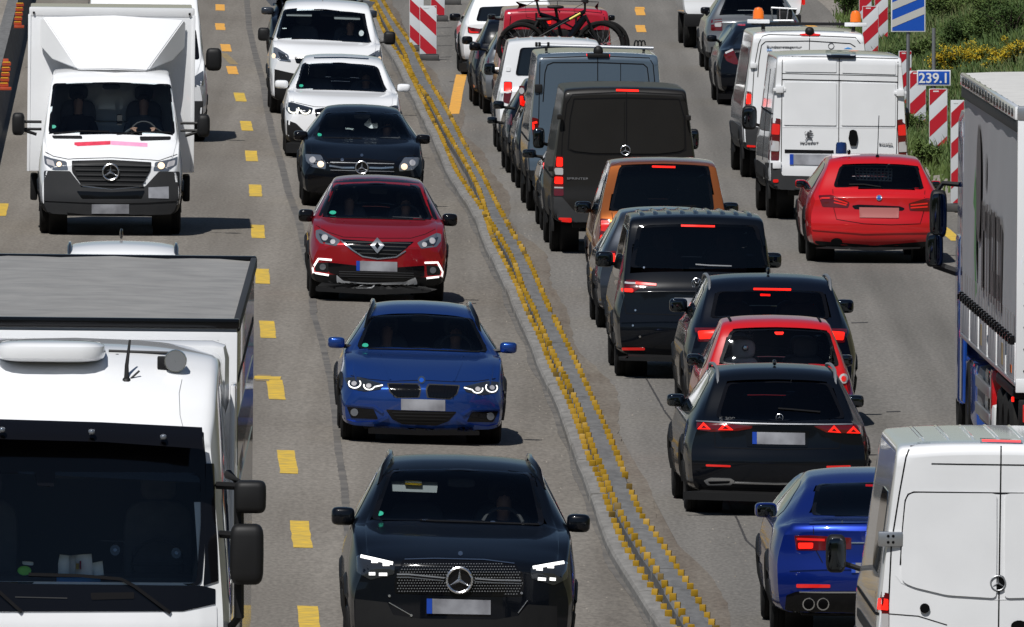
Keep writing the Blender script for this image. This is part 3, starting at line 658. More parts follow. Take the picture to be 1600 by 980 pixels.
mesh_obj('gutter_shade_dirt', vs, fs, 'tar_worn', left_road, smooth=False)  # dark strip at the left kerb foot: painted shadow line together with dirt
b = MB(); b.box(-.031, .031, -.014, .014, -.01, .064, bev=.006); tabo = b.obj('reflector_tab', 'tab_yellow'); tabm = tabo.data; bpy.data.objects.remove(tabo)
tabm2 = tabm.copy(); tabm2.materials[0] = M['tab_dark']
def tabs(root, rows, h, step, limit):
    r = random.Random(5); items = []
    for f in rows:
        Y = 188.0
        while Y < 460: items.append((Y, f)); Y += step * r.uniform(.93, 1.07)
    items.sort(key=lambda t: t[0]); vs = []; fs = []
    for k, (Y, f) in enumerate(items):
        if r.random() < .03: continue
        x = f(Y); p = Vector((x, Y, gz(x, Y) + h)); rot = Matrix.Rotation(r.uniform(-.5, .5), 4, 'Z') @ Matrix.Rotation(r.uniform(-.2, .2), 4, 'X'); s_ = r.uniform(.88, 1.1)
        if k < limit:
            o = bpy.data.objects.new('reflector_tab', tabm2 if r.random() < .05 else tabm); col.objects.link(o); o.parent = root; o.matrix_local = Matrix.Translation(p) @ rot @ Matrix.Scale(s_, 4)
        else:
            n = len(vs); vs += [p + (rot @ v.co) * s_ for v in tabm.vertices]; fs += [[n + i for i in pl.vertices] for pl in tabm.polygons]
    if vs: mesh_obj('far_reflector_tabs', vs, fs, 'tab_yellow', root, smooth=False)['kind'] = 'stuff'
tabs(kA, [c1], HA, 1.3, 300); tabs(kB, [c2, c3], HB, 1.3, 299)
# ---- concrete wall on the left with orange delineators
root = empty('barrier_wall', (0, 0, 0)); tag(root, 'low grey concrete barrier wall along the left edge of the road', 'wall')
Y = 230.0
while Y < 480:
    vs = []
    for y in (Y + .01, Y + 5.99):
        X0 = xb(y); z = gz(X0 - 7.2, y) - .02
        for u, h in ((-7.55, 0), (-7.48, .25), (-7.42, .72), (-7.22, .72), (-7.16, .25), (-7.10, 0)): vs.append((X0 + u, y, z + h))
    mesh_obj('wall_segment', vs, [(i, i + 1, i + 7, i + 6) for i in range(5)] + [(5, 4, 3, 2, 1, 0), (6, 7, 8, 9, 10, 11)], 'concrete_grey', root, smooth=False); Y += 6
def delineator(px, py, hgt, label):
    p = gp(px, py, .71); root = empty('delineator_post', p); tag(root, label, 'delineator', 'orange delineators on the left wall')
    b = MB(); b.box(-.09, .09, -.12, .12, 0, .05, bev=.012); b.obj('foot', 'orange_plastic', root)
    b = MB(); b.box(-.045, .045, -.02, .02, .05, hgt, bev=.012); b.obj('post', 'orange_plastic', root)
    n = int(hgt / .085)
    for k in range(n):
        x = (k / n - .5) * .05; b = MB(); b.box(-.07 + x, .07 + x, -.045, -.012, .055 + k * .083, .115 + k * .083, bev=.01); b.obj('reflector_plate', 'orange_plastic', root)
        b = MB(); b.box(-.06 + x, .055 + x, -.052, -.047, .105 + k * .083, .122 + k * .083); b.obj('reflector_edge', 'reflector_yellow', root)
delineator(9, 141, .50, 'orange ribbed delineator on the left wall, nearer the camera, beside the box lorry'); delineator(30, 44, .44, 'orange ribbed delineator on the left wall, farther away at the top edge'); delineator(42, -12, .42, 'third orange delineator on the left wall, at the very top of the view')
# ---- red and white beacons
def beacon(px, py, hgt, wd, label, slope=1, yaw=0, group='red and white beacons'):
    p = gp(px, py); root = empty('warning_beacon', p); root.rotation_euler = (0, 0, yaw); tag(root, label, 'traffic beacon', group)
    b = MB(); b.box(-.20, .20, -.42, .42, 0, .10, bev=.03); b.obj('foot', 'foot_rubber', root)
    b = MB(); b.box(-wd / 2, wd / 2, -.022, .022, .11, hgt, bev=.012); b.obj('panel', 'retro_white', root)
    def clip(P, ax, lim, keep):
        R = []
        for a, c in zip(P, P[1:] + P[:1]):
            ia, ic = (a[ax] - lim) * keep >= 0, (c[ax] - lim) * keep >= 0
            if ia: R.append(a)
            if ia != ic: t = (lim - a[ax]) / (c[ax] - a[ax]); R.append((a[0] + (c[0] - a[0]) * t, a[1] + (c[1] - a[1]) * t))
        return R
    h = .235 * (wd / .25) ** .3; z = .11 - wd * 1.2
    k = 0
    while z < hgt + wd:
        for sy in (-1, 1):
            P = [(-wd / 2, z), (wd / 2, z + slope * wd * .95), (wd / 2, z + slope * wd * .95 + h), (-wd / 2, z + h)]
            for ax, lim, kp in ((0, -wd / 2 + .008, 1), (0, wd / 2 - .008, -1), (1, .118, 1), (1, hgt - .008, -1)):
                if P: P = clip(P, ax, lim, kp)
            if len(P) > 2: mesh_obj('stripe', [(x, sy * .0245, zz) for x, zz in P], [tuple(range(len(P))) if sy < 0 else tuple(range(len(P)))[::-1]], 'retro_red', root, smooth=False)
        z += h * 2
    b = MB(); b.box(-wd * .28, wd * .02, -.026, -.0245, hgt - .05, hgt - .03); b.obj('reflector_mark', 'sign_white', root)
R6 = 'beacons at the median'; RR = 'beacons along the right verge'
beacon(669, 94, 1.0, .315, 'front red and white beacon at the median, with its whole panel in view', -1, 0, R6); beacon(651, 80, 1.12, .27, 'red and white beacon standing half hidden just behind the front median beacon', -1, 0, R6)
beacon(684, 33, 1.0, .28, 'red and white beacon farther up the median, cut by the top edge', -1, 0, R6); beacon(705, 7, 1.0, .25, 'last red and white beacon of the median row, only its foot in view', -1, 0, R6)
beacon(1466, 240, 1.02, .29, 'red and white beacon on the verge below the blue number sign', 1, .0, RR); beacon(1434, 212, 1.05, .27, 'red and white beacon half hidden behind the right edge of the parked-up white van', 1, .0, RR)
beacon(1414, 172, 1.0, .22, 'red and white beacon showing as a thin slice beside the white van with black handle', 1, .2, RR); beacon(1360, 94, 1.0, .30, 'red and white beacon behind the white van roof, just right of the amber lamp', 1, 0, RR)
beacon(1377, 72, 1.05, .26, 'red and white beacon on the right verge beside the striped blue sign', 1, 0, RR); beacon(1352, 42, 1.0, .25, 'red and white beacon partly behind the right amber lamp', 1, 0, RR); beacon(1496, 330, 1.6, .2, 'red and white beacon squeezed beside the front edge of the grey curtain trailer', 1, 0, RR)
# ---- blue signs
p = gp(1419, 196); root = empty('distance_sign', p); tag(root, 'tall blue countdown sign with white diagonal stripes on a thin pole', 'road sign'); k = p.y / F
b = MB(); b.tube([(0, .04, 0), (0, .04, 197 * k)], .03, 8); b.obj('pole', 'steel', root)
w2, zb_, zt_ = 27 * k, 146 * k, 222 * k; b = MB(); b.box(-w2, w2, -.012, .012, zb_, zt_, bev=.01); b.obj('sign_plate', 'sign_white', root)
mesh_obj('blue_face', [(x, -.0155, z) for x, z in ((-w2 + .02, zb_ + .02), (w2 - .02, zb_ + .02), (w2 - .02, zt_ - .02), (-w2 + .02, zt_ - .02))], [(0, 1, 2, 3)], 'sign_blue', root, smooth=False)
for i in range(3):
    z0 = zb_ + (7 + 27 * i) * k; mesh_obj('white_stripe', [(x, -.0195, z) for x, z in ((-w2 + .02, z0), (w2 - .02, z0 + 21 * k), (w2 - .02, z0 + 33 * k), (-w2 + .02, z0 + 12 * k))], [(0, 1, 2, 3)], 'sign_grey', root, smooth=False)
p = gp(1459, 236); root = empty('kilometre_sign', p); tag(root, 'small blue kilometre sign reading 239.1 on a grey pole', 'road sign'); k = p.y / F
b = MB(); b.tube([(0, .04, 0), (0, .04, 192 * k)], .03, 8); b.obj('pole', 'steel', root)
b = MB(); b.box(-26.5 * k, 26.5 * k, -.012, .012, 102 * k, 126.5 * k, bev=.011); b.obj('sign_plate', 'sign_white', root)
b = MB(); b.box(-24.5 * k, 24.5 * k, -.0165, -.011, 104 * k, 124.5 * k, bev=.002); b.obj('blue_face', 'sign_blue', root)
cu = bpy.data.curves.new('t', 'FONT'); cu.body = '239.1'; cu.size = 21.5 * k; cu.align_x = 'CENTER'; cu.extrude = .002; cu.offset = .004
t = bpy.data.objects.new('t', cu); col.objects.link(t); bpy.context.view_layer.update(); me = bpy.data.meshes.new_from_object(t.evaluated_get(bpy.context.evaluated_depsgraph_get())); bpy.data.objects.remove(t)
for v in me.vertices: v.co = Vector((v.co.x * 1.0, -.02 - v.co.z, 106.8 * k + v.co.y))
me.materials.append(M['sign_white']); o = bpy.data.objects.new('sign_numerals', me); col.objects.link(o); o.parent = root
# ---- vegetation on the bank
def leafmat(name, c, c2):
    mat(name, c, .65, noise=(1.1, 1.0, c2)); b = M[name].node_tree.nodes['Principled BSDF']; b.inputs['Subsurface Weight'].default_value = 0; b.inputs['Specular IOR Level'].default_value = .2
leafmat('grass_a', (.075, .12, .035), (.04, .075, .02)); leafmat('grass_dry', (.17, .18, .08), (.10, .12, .045)); leafmat('leaf_dark', (.035, .065, .016), (.055, .095, .022)); leafmat('leaf_mid', (.065, .105, .028), (.10, .14, .035)); leafmat('broom_yellow', (.52, .36, .02), (.36, .28, .02)); mat('bark', (.08, .06, .045), .9)
r = random.Random(21)
def blades(name, count, mtl, hmin, hmax, wd, area, kind='stuff', dens=None):
    vs = []; fs = []
    for _ in range(count):
        Y = r.uniform(*area[0]); u = UB(Y) + area[1](r); X = xb(Y) + u
        if dens and dens(X, Y) < r.random(): continue
        z = gz(xb(Y) + UB(Y), Y) + bank_z(u, Y); h = r.uniform(hmin, hmax)
        for k in range(4):
            a = r.uniform(0, 2 * pi); l = r.uniform(.1, .6) * h; x0, y0 = X + r.gauss(0, .06), Y + r.gauss(0, .1); n = len(vs); w_ = wd * r.uniform(.6, 1.4); c, s_ = cos(a), sin(a); hh = h * r.uniform(.6, 1.1)
            vs += [(x0 - w_, y0, z - .02), (x0 + w_, y0, z - .02), (x0 + c * l * .35 + w_ * .7, y0 + s_ * l * .35, z + hh * .6), (x0 + c * l * .35 - w_ * .7, y0 + s_ * l * .35, z + hh * .6), (x0 + c * l, y0 + s_ * l, z + hh)]
            fs += [(n, n + 1, n + 2, n + 3), (n + 3, n + 2, n + 4)]
    o = mesh_obj(name, vs, fs, mtl, smooth=False); o['kind'] = kind; return o
dn = lambda X, Y: .55 + .45 * sin(X * 1.3 + Y * .21) * sin(Y * .37)
AR = ((300, 462), lambda r: abs(r.gauss(0, 2.0)) - .25)
blades('meadow_grass', 12000, 'grass_a', .12, .36, .008, AR, dens=dn); blades('dry_grass', 2600, 'grass_dry', .15, .42, .006, AR, dens=lambda X, Y: .5 + .5 * sin(X * .9 - Y * .17))
blades('weeds', 15000, 'leaf_mid', .05, .22, .024, AR); blades('dark_weeds', 9000, 'leaf_dark', .05, .26, .026, AR, dens=lambda X, Y: max(0, sin(X * 1.7 + Y * .11) * sin(Y * .23 + X))); blades('road_edge_weeds', 1500, 'leaf_mid', .05, .3, .014, ((300, 440), lambda r: r.gauss(-.25, .22)))
def shrub(name, label, px, py, wpx, hpx, Yoff, mtls, count, group, cat='shrub', leaf=.03):
    d = ray(px, py); Y = 290.0                                   # where the sight line meets the bank
    while Y < 640:
        t = Y / d.y; X = d.x * t; z = HC + d.z * t; u = X - xb(Y)
        if z < gz(xb(Y) + min(u, UB(Y)), Y) + bank_z(u, Y): break
        Y += .4
    s_ = F / Y; rx, rz = wpx / s_ / 2, hpx / s_; z = gz(xb(Y) + min(u, UB(Y)), Y) + bank_z(u, Y) - .04
    root = empty(name, (X, Y, z)); tag(root, label, cat, group)
    rr = random.Random(int(px)); b = MB(); tips = []
    for k in range(9):
        a = 2 * pi * k / 9 + rr.random(); e = Vector((rx * .8 * cos(a) * rr.uniform(.4, 1), rx * .7 * sin(a), rz * rr.uniform(.55, .95))); m_ = e * .5 + Vector((0, 0, rz * .12)); b.tube([(0, 0, -.3), m_, e], [.03, .018, .006], 5); tips += [m_, e, (m_ + e) / 2]
    b.obj('stem', 'bark', root); clumps = [t_ + Vector((rr.gauss(0, rx * .25), rr.gauss(0, rx * .25), rr.gauss(0, rz * .12))) for t_ in tips for _ in range(2)]
    for mi, (mt_, share, nm) in enumerate(mtls):
        vs = []; fs = []
        for _ in range(int(count * share)):
            c = rr.choice(clumps) if mi == 0 else rr.choice(clumps[::2]) + Vector((0, 0, rz * .10)); q = c + Vector((rr.gauss(0, rx * .13), rr.gauss(0, rx * .13), rr.gauss(0, rz * .09)))
            if q.z < 0: q.z = rr.uniform(0, .1)
            a, bb = rr.uniform(0, 2 * pi), rr.uniform(-1, 1); t1 = Vector((cos(a), sin(a), bb)).normalized() * leaf * rr.uniform(.6, 1.5); t2 = Vector((-sin(a), cos(a), rr.uniform(-1, 1))).normalized() * leaf * .45; n = len(vs)
            vs += [q - t1, q + t2, q + t1, q - t2]; fs.append((n, n + 1, n + 2, n + 3))
        mesh_obj(nm, vs, fs, mt_, root, smooth=False)
BG = 'bushes on the bank'; YG = 'yellow flowering broom on the bank'
LV = lambda m_: [(m_, 1, 'foliage')]; BR = [('leaf_mid', .45, 'foliage'), ('broom_yellow', .55, 'blossom')]
for a in ((1505, 118, 84, 46, 3, 'yellow broom bush nearest the front corner of the trailer roof'), (1536, 108, 50, 34, 7, 'yellow broom bush with the tallest rounded top above the trailer roof'), (1588, 108, 60, 44, 5, 'yellow broom bush at the right edge of the view'), (1565, 110, 60, 26, 1, 'sparser yellow broom bush between the two fuller ones over the trailer'), (1474, 128, 40, 44, 4, 'small greenish yellow broom just right of the kilometre sign pole')):
    shrub('broom_bush', a[5], a[0], a[1], a[2], a[3], a[4], BR, 3600, YG, 'bush', leaf=.022)
for a in ((1580, 60, 110, 62, 12, 'leaf_dark', 'dark green bush in the upper right corner'), (1500, 78, 70, 44, 10, 'leaf_dark', 'dark green bush behind the yellow broom, in mid slope'), (1540, 66, 80, 44, 14, 'leaf_mid', 'lighter green bush above the broom'), (1440, 100, 56, 40, 6, 'leaf_mid', 'green bush between the two blue sign poles'), (1325, 32, 50, 60, 10, 'leaf_dark', 'dark bush behind the right amber lamp at the top'), (1480, 40, 80, 50, 16, 'leaf_mid', 'green bush right of the striped sign'), (1405, 120, 40, 44, 2, 'leaf_dark', 'low dark bush under the striped sign'), (1290, 0, 60, 70, 12, 'leaf_mid', 'green bush at the top edge beyond the road bend'), (1450, 262, 46, 34, 0, 'leaf_mid', 'weedy bush at the foot of the beacon below the number sign'), (1428, 216, 36, 40, -1, 'leaf_mid', 'weeds growing up the beacon behind the white van'), (1545, 30, 90, 50, 22, 'leaf_mid', 'pale green bush near the top right corner')):
    shrub('bank_bush', a[6], a[0], a[1], a[2], a[3], a[4], LV(a[5]), 3600, BG, leaf=.026)
# ------------------------------------------------------------------ people (one continuous skinned body each, hair as a child)
person_cache = {}
def person_mesh(pose, shirt):
    key = (pose, shirt)
    if key in person_cache: return person_cache[key]
    J = {'pel': (0, 0, .10, .15, .12), 'bel': (0, -.01, .28, .145, .115), 'ch': (0, -.01, .48, .165, .12), 'nk0': (0, -.02, .60, .075, .07), 'nk': (0, -.03, .66, .055, .058), 'hd0': (0, -.05, .72, .068, .085), 'hd1': (0, -.045, .80, .078, .098), 'hd2': (0, -.035, .87, .055, .07)}
    E = [('pel', 'bel'), ('bel', 'ch'), ('ch', 'nk0'), ('nk0', 'nk'), ('nk', 'hd0'), ('hd0', 'hd1'), ('hd1', 'hd2')]
    for sg, t in ((-1, 'r'), (1, 'l')):
        hand = (.13 * sg, -.50, .44) if pose == 'drive' else (.16 * sg, -.36, .14)
        J['sh' + t] = (.185 * sg, -.01, .545, .062, .062); J['el' + t] = (.25 * sg, -.20, .36, .045, .045); J['wr' + t] = (hand[0] * 1.15, hand[1] + .07, hand[2], .03, .027); J['ha' + t] = (*hand, .036, .02)
        J['hi' + t] = (.10 * sg, -.04, .08, .092, .09); J['kn' + t] = (.13 * sg, -.46, .16, .065, .065); J['an' + t] = (.13 * sg, -.62, -.22, .042, .045); J['to' + t] = (.13 * sg, -.76, -.25, .035, .03)
        E += [('ch', 'sh' + t), ('sh' + t, 'el' + t), ('el' + t, 'wr' + t), ('wr' + t, 'ha' + t), ('pel', 'hi' + t), ('hi' + t, 'kn' + t), ('kn' + t, 'an' + t), ('an' + t, 'to' + t)]
        for f_ in range(4):
            n_ = 'f%d%s' % (f_, t); J[n_] = (hand[0] + sg * (.02 - .013 * f_), hand[1] - .045, hand[2] + .018 - .012 * f_, .009, .009); J[n_ + 'e'] = (hand[0] - sg * .012 * (f_ - 1), hand[1] - .07, hand[2] - .02 - .008 * f_, .008, .008); E += [('ha' + t, n_), (n_, n_ + 'e')]
        J['th' + t] = (hand[0] - sg * .045, hand[1] - .015, hand[2] + .015, .010, .010); E.append(('ha' + t, 'th' + t))
    ks = list(J); me = bpy.data.meshes.new('p'); me.from_pydata([J[k][:3] for k in ks], [(ks.index(a), ks.index(b)) for a, b in E], []); o = bpy.data.objects.new('p', me); col.objects.link(o)
    md = o.modifiers.new('s', 'SKIN'); o.modifiers.new('u', 'SUBSURF').levels = 1
    for i, k in enumerate(ks): me.skin_vertices[0].data[i].radius = J[k][3:]; me.skin_vertices[0].data[i].use_root = (i == 0)
    bpy.context.view_layer.update(); m2 = bpy.data.meshes.new_from_object(o.evaluated_get(bpy.context.evaluated_depsgraph_get())); bpy.data.objects.remove(o)
    for v in m2.vertices:                                        # brow, nose and chin
        x, y, z = v.co
        if z > .68 and y < -.09:
            k = exp(-(x / .016) ** 2) * exp(-((z - .785) / .022) ** 2); v.co.y -= .024 * k
            for e in (-1, 1): v.co.y += .010 * exp(-((x - e * .032) / .014) ** 2) * exp(-((z - .812) / .012) ** 2)
    m2.materials.clear(); m2.materials.append(M[shirt]); m2.materials.append(M['skin'])
    for p in m2.polygons:
        c = p.center; p.use_smooth = True; p.material_index = 1 if (c.z > .635 or c.y < -.42 and c.z > (.3 if pose == 'drive' else .1) and abs(c.x) > .03 and c.z > .22 - (pose != 'drive') * .2 and not (pose == 'drive' and c.z < .3)) else 0
    hb = MB(); hb.blob((0, -.025, .845), (.088, .10, .075), .9, 14, 8); hv = [v for v in hb.v]
    hm = bpy.data.meshes.new('hair'); hm.from_pydata([tuple(v + Vector((0, .012, 0)) if v.y < -.06 and v.z < .86 else v) for v in hv], [], hb.f); hm.materials.append(M['hair']); person_cache[key] = (m2, hm); return m2, hm
def person(v, label, x, y, z, shirt='shirt_grey', pose='drive', hair='hair', turn=0):
    m, h = person_mesh(pose, shirt); o = bpy.data.objects.new('person', m); col.objects.link(o); o.matrix_world = v.M @ Matrix.Translation((x, y, z)) @ Matrix.Rotation(turn, 4, 'Z'); tag(o, label, 'person', 'people seated in the vehicles')
    c = bpy.data.objects.new('hair', h); col.objects.link(c); c.parent = o
    if hair != 'hair':
        c.data = h.copy(); c.data.materials[0] = M[hair]
    return o
Z1 = (0, 0, .3876); Z3 = (400, 0, .3062); Z4 = (440, 260, .449); Z5 = (490, 690, .296); R1 = (690, 0, .306); R2 = (1050, 0, .4286); R3 = (800, 120, .3265); R4 = (900, 320, .3265); R5 = (1020, 540, .3062); R6 = (1150, 640, .347)
ZE = (1140, 30, .2552); ZF = (1050, 0, .1735); LA = (0, 500, .2653); LB = (0, 740, .2625)
GL = 'oncoming cars in the left lanes'; GR = 'cars driving away in the right lanes'; GV = 'vans driving away'
def hoodlines(v, P, m=True): v.ribbon('bonnet_gap', 'seam', P, 1.2, off=.003, th=.006)
# ================= oncoming vehicles
# ---- black SUV, nearest
q = Zq(Z5); v = V('car', 'black SUV with honeycomb grille and round star emblem, nearest in the oncoming lane', 'car', 718, 1062, 1.1, GL)
front_car(v, 4.93, .975, 1.775, 1.03, 1.25, 1.35, 2.05, .66, zb=.24, plan=.26, wc=.82, hw=.80)
v.window('windscreen', q((392, 150), (780, 142), (1162, 166), (1222, 442), (760, 420), (302, 413)))
v.panel('headlight', 'lamp_smoke', q((225, 605), (250, 596), (430, 645), (425, 700), (300, 730), (228, 690)), both=True); h = q((248, 604), (330, 622), (418, 643))
v.ribbon('light_strip', 'led_white', h, 4.8, off=.012, both=True)
for a in ((292, 325, 697), (345, 388, 700)): v.panel('light_segment', 'led_white', q((a[0], a[2] - 7), (a[1], a[2] - 7), (a[1], a[2] + 9), (a[0], a[2] + 9)), off=.012, both=True, rnd=0, step=3)
for a in ((305, 340, 632), (365, 400, 648)): v.panel('light_segment', 'led_white', q((a[0], a[2] - 8), (a[1], a[2] - 8), (a[1], a[2] + 8), (a[0], a[2] + 8)), off=.012, both=True, rnd=0, step=3)
v.panel('grille', 'gloss_black', q((470, 625), (770, 620), (1060, 642), (1100, 690), (1115, 750), (1095, 818), (770, 815), (430, 800), (424, 760), (440, 690)), off=.004)
b = MB(); R_ = v.Mi.to_3x3()
for i in range(46):
    for j in range(13):
        x, y = 445 + i * 14.6 + (j % 2) * 7.3, 632 + j * 14.5
        if inpoly((x, y), [(480, 632), (1050, 648), (1090, 690), (1103, 750), (1085, 808), (440, 792), (436, 760), (452, 690)]) and (x - 770) ** 2 + (y - 732) ** 2 > 70 ** 2:
            hh, d = v.hit(*q((x, y))[0]); c = hh - d * .010; e = .0085; b.add([c + Vector((-e, 0, 0)), c + Vector((0, 0, e * .8)), c + Vector((e, 0, 0)), c + Vector((0, 0, -e * .8)), c + Vector((0, -.008, 0))], [(0, 4, 1), (1, 4, 2), (2, 4, 3), (3, 4, 0)])
b.obj('honeycomb_studs', 'steel', v.root, smooth=False)['kind'] = 'stuff'
v.ribbon('grille_trim', 'chrome', q((480, 620), (640, 616), (900, 622), (1060, 642)), 1.6, off=.012)
for P in (((440, 708), (500, 708), (690, 727)), ((852, 731), (960, 738), (1095, 741))): v.ribbon('grille_bar', 'alu', q(*P), 6.5, off=.014); v.ribbon('bar_slot', 'gloss_black', q(*[(x, y + 1) for x, y in P]), 2.6, off=.02)
v.star(*q((770, 732))[0], 19.5, off=.03); v.disc('bonnet_badge', 'chrome', q((775, 590))[0], 3.6, off=.01)
v.plate(q((597, 829), (936, 838), (936, 914), (597, 908)))
v.panel('lower_intake', 'black_plastic', q((215, 830), (390, 850), (420, 915), (560, 935), (960, 940), (1080, 920), (1130, 860), (1290, 870), (1290, 1010), (215, 990)), off=.003)
for P in (((398, 850), (520, 920)), ((1130, 838), (1080, 905))): v.ribbon('intake_trim', 'chrome', q(*P), 1.2, off=.01)
for x, y in ((400, 815), (516, 918), (1098, 800)): v.disc('trim_glint', 'chrome', q((x, y))[0], 2, off=.012)
v.mirror(*q((155, 393))[0], 37, 29, 1.75); v.rails(.60, 1.9, 4.2, 1.86, 'gloss_black', .024, .10)
v.panel('sun_visor', 'headliner', q((410, 208), (657, 214), (650, 270), (414, 262)), off=-.07, th=.01, rnd=0); v.panel('visor_label', 'yellow_label', q((482, 205), (571, 208), (571, 231), (482, 228)), off=-.06, th=.004, rnd=0); v.panel('label_band', 'paper', q((482, 208), (571, 211), (571, 220), (482, 217)), off=-.055, th=.004, rnd=0, step=3)
v.disc('badge_sticker', 'sticker_green', q((347, 378))[0], 6.6, 4.2, off=-.012, th=.004); v.ribbon('wiper', 'seam', q((560, 412), (640, 418), (860, 424)), 2.2, off=.02); v.ribbon('wiper', 'seam', q((850, 424), (960, 428), (1190, 436)), 2.2, off=.02)
v.disc('washer_jet', 'chrome', q((590, 413))[0], 5, 1.3, off=.02); v.disc('washer_jet', 'chrome', q((946, 423))[0], 4, 1.5, off=.02)
v.ribbon('bonnet_crease', 'black_paint', q((590, 470), (596, 560)), 1.5, off=.002); v.ribbon('bonnet_crease', 'black_paint', q((965, 500), (960, 575)), 1.5, off=.002)
v.side_window([(1.65, 1.16), (2.35, 1.62), (4.0, 1.60), (4.4, 1.2), (3.0, 1.14)]); v.wheels(.88, 3.87, .38, .27); v.cabin(1.6, 1.16, 2.75, 1.55, fabric='cabin')
v.finish('black_paint', zclad=.4); person(v, 'dim driver in dark clothes behind the wheel of the nearest black SUV', .38, 2.55, .62, 'shirt_dark')
# ---- blue estate
q = Zq(Z4); v = V('car', 'metallic blue estate with twin kidney grille and dark roof rails', 'car', 659, 695, 1.2, GL)
front_car(v, 4.63, .885, 1.43, .66, .94, 1.25, 1.95, .535, zb=.17, plan=.26, wc=.76, hw=.80)
v.window('windscreen', q((303, 520), (485, 515), (664, 528), (720, 646), (490, 632), (260, 632)))
v.panel('headlight', 'lamp_smoke', q((217, 735), (270, 733), (356, 758), (345, 776), (290, 784), (235, 774)), both=True)
v.disc('lamp_reflector', 'lamp_clear', q((252, 755))[0], 4.2, 3.6, off=.010, both=True); v.disc('lamp_reflector', 'lamp_clear', q((303, 763))[0], 4.2, 3.6, off=.010, both=True)
for P in (arc(254, 755, 21, 16, 215, -35), arc(305, 762, 19, 15, 195, 20) + [(352, 761)]): v.ribbon('light_ring', 'led_white', q(*P), 1.7, off=.012, both=True)
v.panel('kidney_grille', 'dark_grey', q((366, 753), (478, 755), (487, 775), (480, 805), (398, 806), (374, 785)), off=.004, both=True)
k = v.panel('kidney_mesh', 'gloss_black', q((371, 757), (474, 759), (482, 776), (475, 801), (402, 801), (379, 783)), off=.010, both=True)
for i in range(8): v.ribbon('grille_slat', 'gloss_black', q((386 + i * 11.5, 760), (390 + i * 11.5, 799)), 1.3, off=.016, both=True)
v.plate(q((415, 809), (570, 813), (570, 852), (415, 848)), band=False)
v.panel('lower_intake', 'gloss_black', q((362, 846), (490, 852), (610, 854), (580, 888), (540, 903), (420, 898), (385, 880)), off=.004)
for i in range(4): v.ribbon('intake_slat', 'black_plastic', q((385 + i * 8, 856 + i * 11), (598 - i * 12, 860 + i * 11)), 2, off=.012)
v.panel('side_intake', 'gloss_black', q((226, 836), (320, 845), (336, 880), (242, 876)), off=.004, both=True); v.disc('fog_lamp', 'lamp_glass', q((253, 856))[0], 6, off=.014, both=True)
v.panel('bumper_lip', 'gloss_black', q((300, 912), (345, 902), (490, 914), (640, 908), (690, 922), (690, 936), (490, 936), (300, 930)), off=.004); v.ribbon('bumper_blade', 'blue_paint', q((205, 880), (260, 896), (330, 892), (372, 872)), 4, off=.02, both=True); v.ribbon('bumper_blade', 'blue_paint', q((222, 826), (320, 836), (352, 858)), 3.2, off=.018, both=True)
v.disc('round_badge', 'chrome', q((487, 743))[0], 6, off=.012); v.disc('badge_face', 'sign_blue', q((487, 743))[0], 3.4, off=.018)
v.mirror(*q((190, 613))[0], 27, 18, 1.5, 'blue_paint'); v.rails(.52, 1.72, 3.9, 1.46, 'gloss_black', .024, .09)
v.disc('badge_sticker', 'sticker_green', q((291, 622))[0], 5, 3.6, off=-.012, th=.004)
v.ribbon('wiper', 'seam', q((300, 634), (480, 637)), 1.6, off=.018); v.ribbon('wiper', 'seam', q((470, 637), (690, 645)), 1.6, off=.018)
v.ribbon('bonnet_crease', 'blue_paint', q((345, 655), (378, 742)), 3, off=.014); v.ribbon('bonnet_crease', 'blue_paint', q((635, 660), (600, 746)), 3, off=.014); v.ribbon('bonnet_gap', 'seam', q((240, 728), (300, 740), (380, 748), (490, 744), (600, 750), (680, 748), (745, 738)), 1.0, off=.003)
v.side_window([(1.6, .93), (2.2, 1.30), (3.9, 1.27), (4.3, .98), (3.0, .92)]); v.wheels(.80, 3.61, .325, .23); v.cabin(1.5, .90, 2.55, 1.25); v.finish('blue_paint', zclad=.15)
person(v, 'driver with dark hair at the wheel of the blue estate', .37, 2.35, .32, 'shirt_grey'); person(v, 'front passenger in pale top beside the driver of the blue estate', -.37, 2.45, .32, 'shirt_white', 'sit')
# ---- red small SUV
v = V('car', 'red small SUV with black roof and white C shaped daytime lights', 'car', 589, 473, 1.2, GL)
front_car(v, 4.12, .875, 1.53, .80, 1.02, 1.0, 1.7, .56, zb=.22, plan=.24, wc=.74, hw=.80)
v.window('windscreen', q((184, 62), (330, 56), (478, 66), (526, 186), (330, 178), (142, 177)))
v.panel('roof_front', 'gloss_black', q((185, 42), (335, 36), (470, 46), (482, 60), (330, 52), (178, 57)), off=.004); v.panel('roof_pillar', 'gloss_black', q((178, 50), (186, 60), (145, 170), (128, 172)), off=.004, both=True, rnd=0)
v.panel('headlight', 'lamp_glass', q((118, 222), (135, 219), (205, 258), (190, 277), (135, 268), (118, 246)), both=True); v.disc('lamp_reflector', 'lamp_clear', q((150, 247))[0], 5, 5, off=.014, both=True); v.disc('lamp_reflector', 'lamp_clear', q((178, 262))[0], 4, 4, off=.014, both=True); v.panel('lamp_housing', 'lamp_smoke', q((128, 232), (180, 252), (186, 270), (140, 262)), off=.010, both=True)
v.panel('grille', 'gloss_black', q((200, 252), (330, 262), (462, 262), (400, 313), (340, 321), (280, 311), (240, 285)), off=.005)
for i in range(4): v.ribbon('grille_bar', 'dark_grey', q((215 + i * 16, 262 + i * 13), (450 - i * 16, 268 + i * 13)), 1.6, off=.012)
v.ribbon('grille_trim', 'chrome', q((205, 256), (245, 290), (282, 314), (335, 322), (398, 316), (432, 294)), 2.0, off=.012)
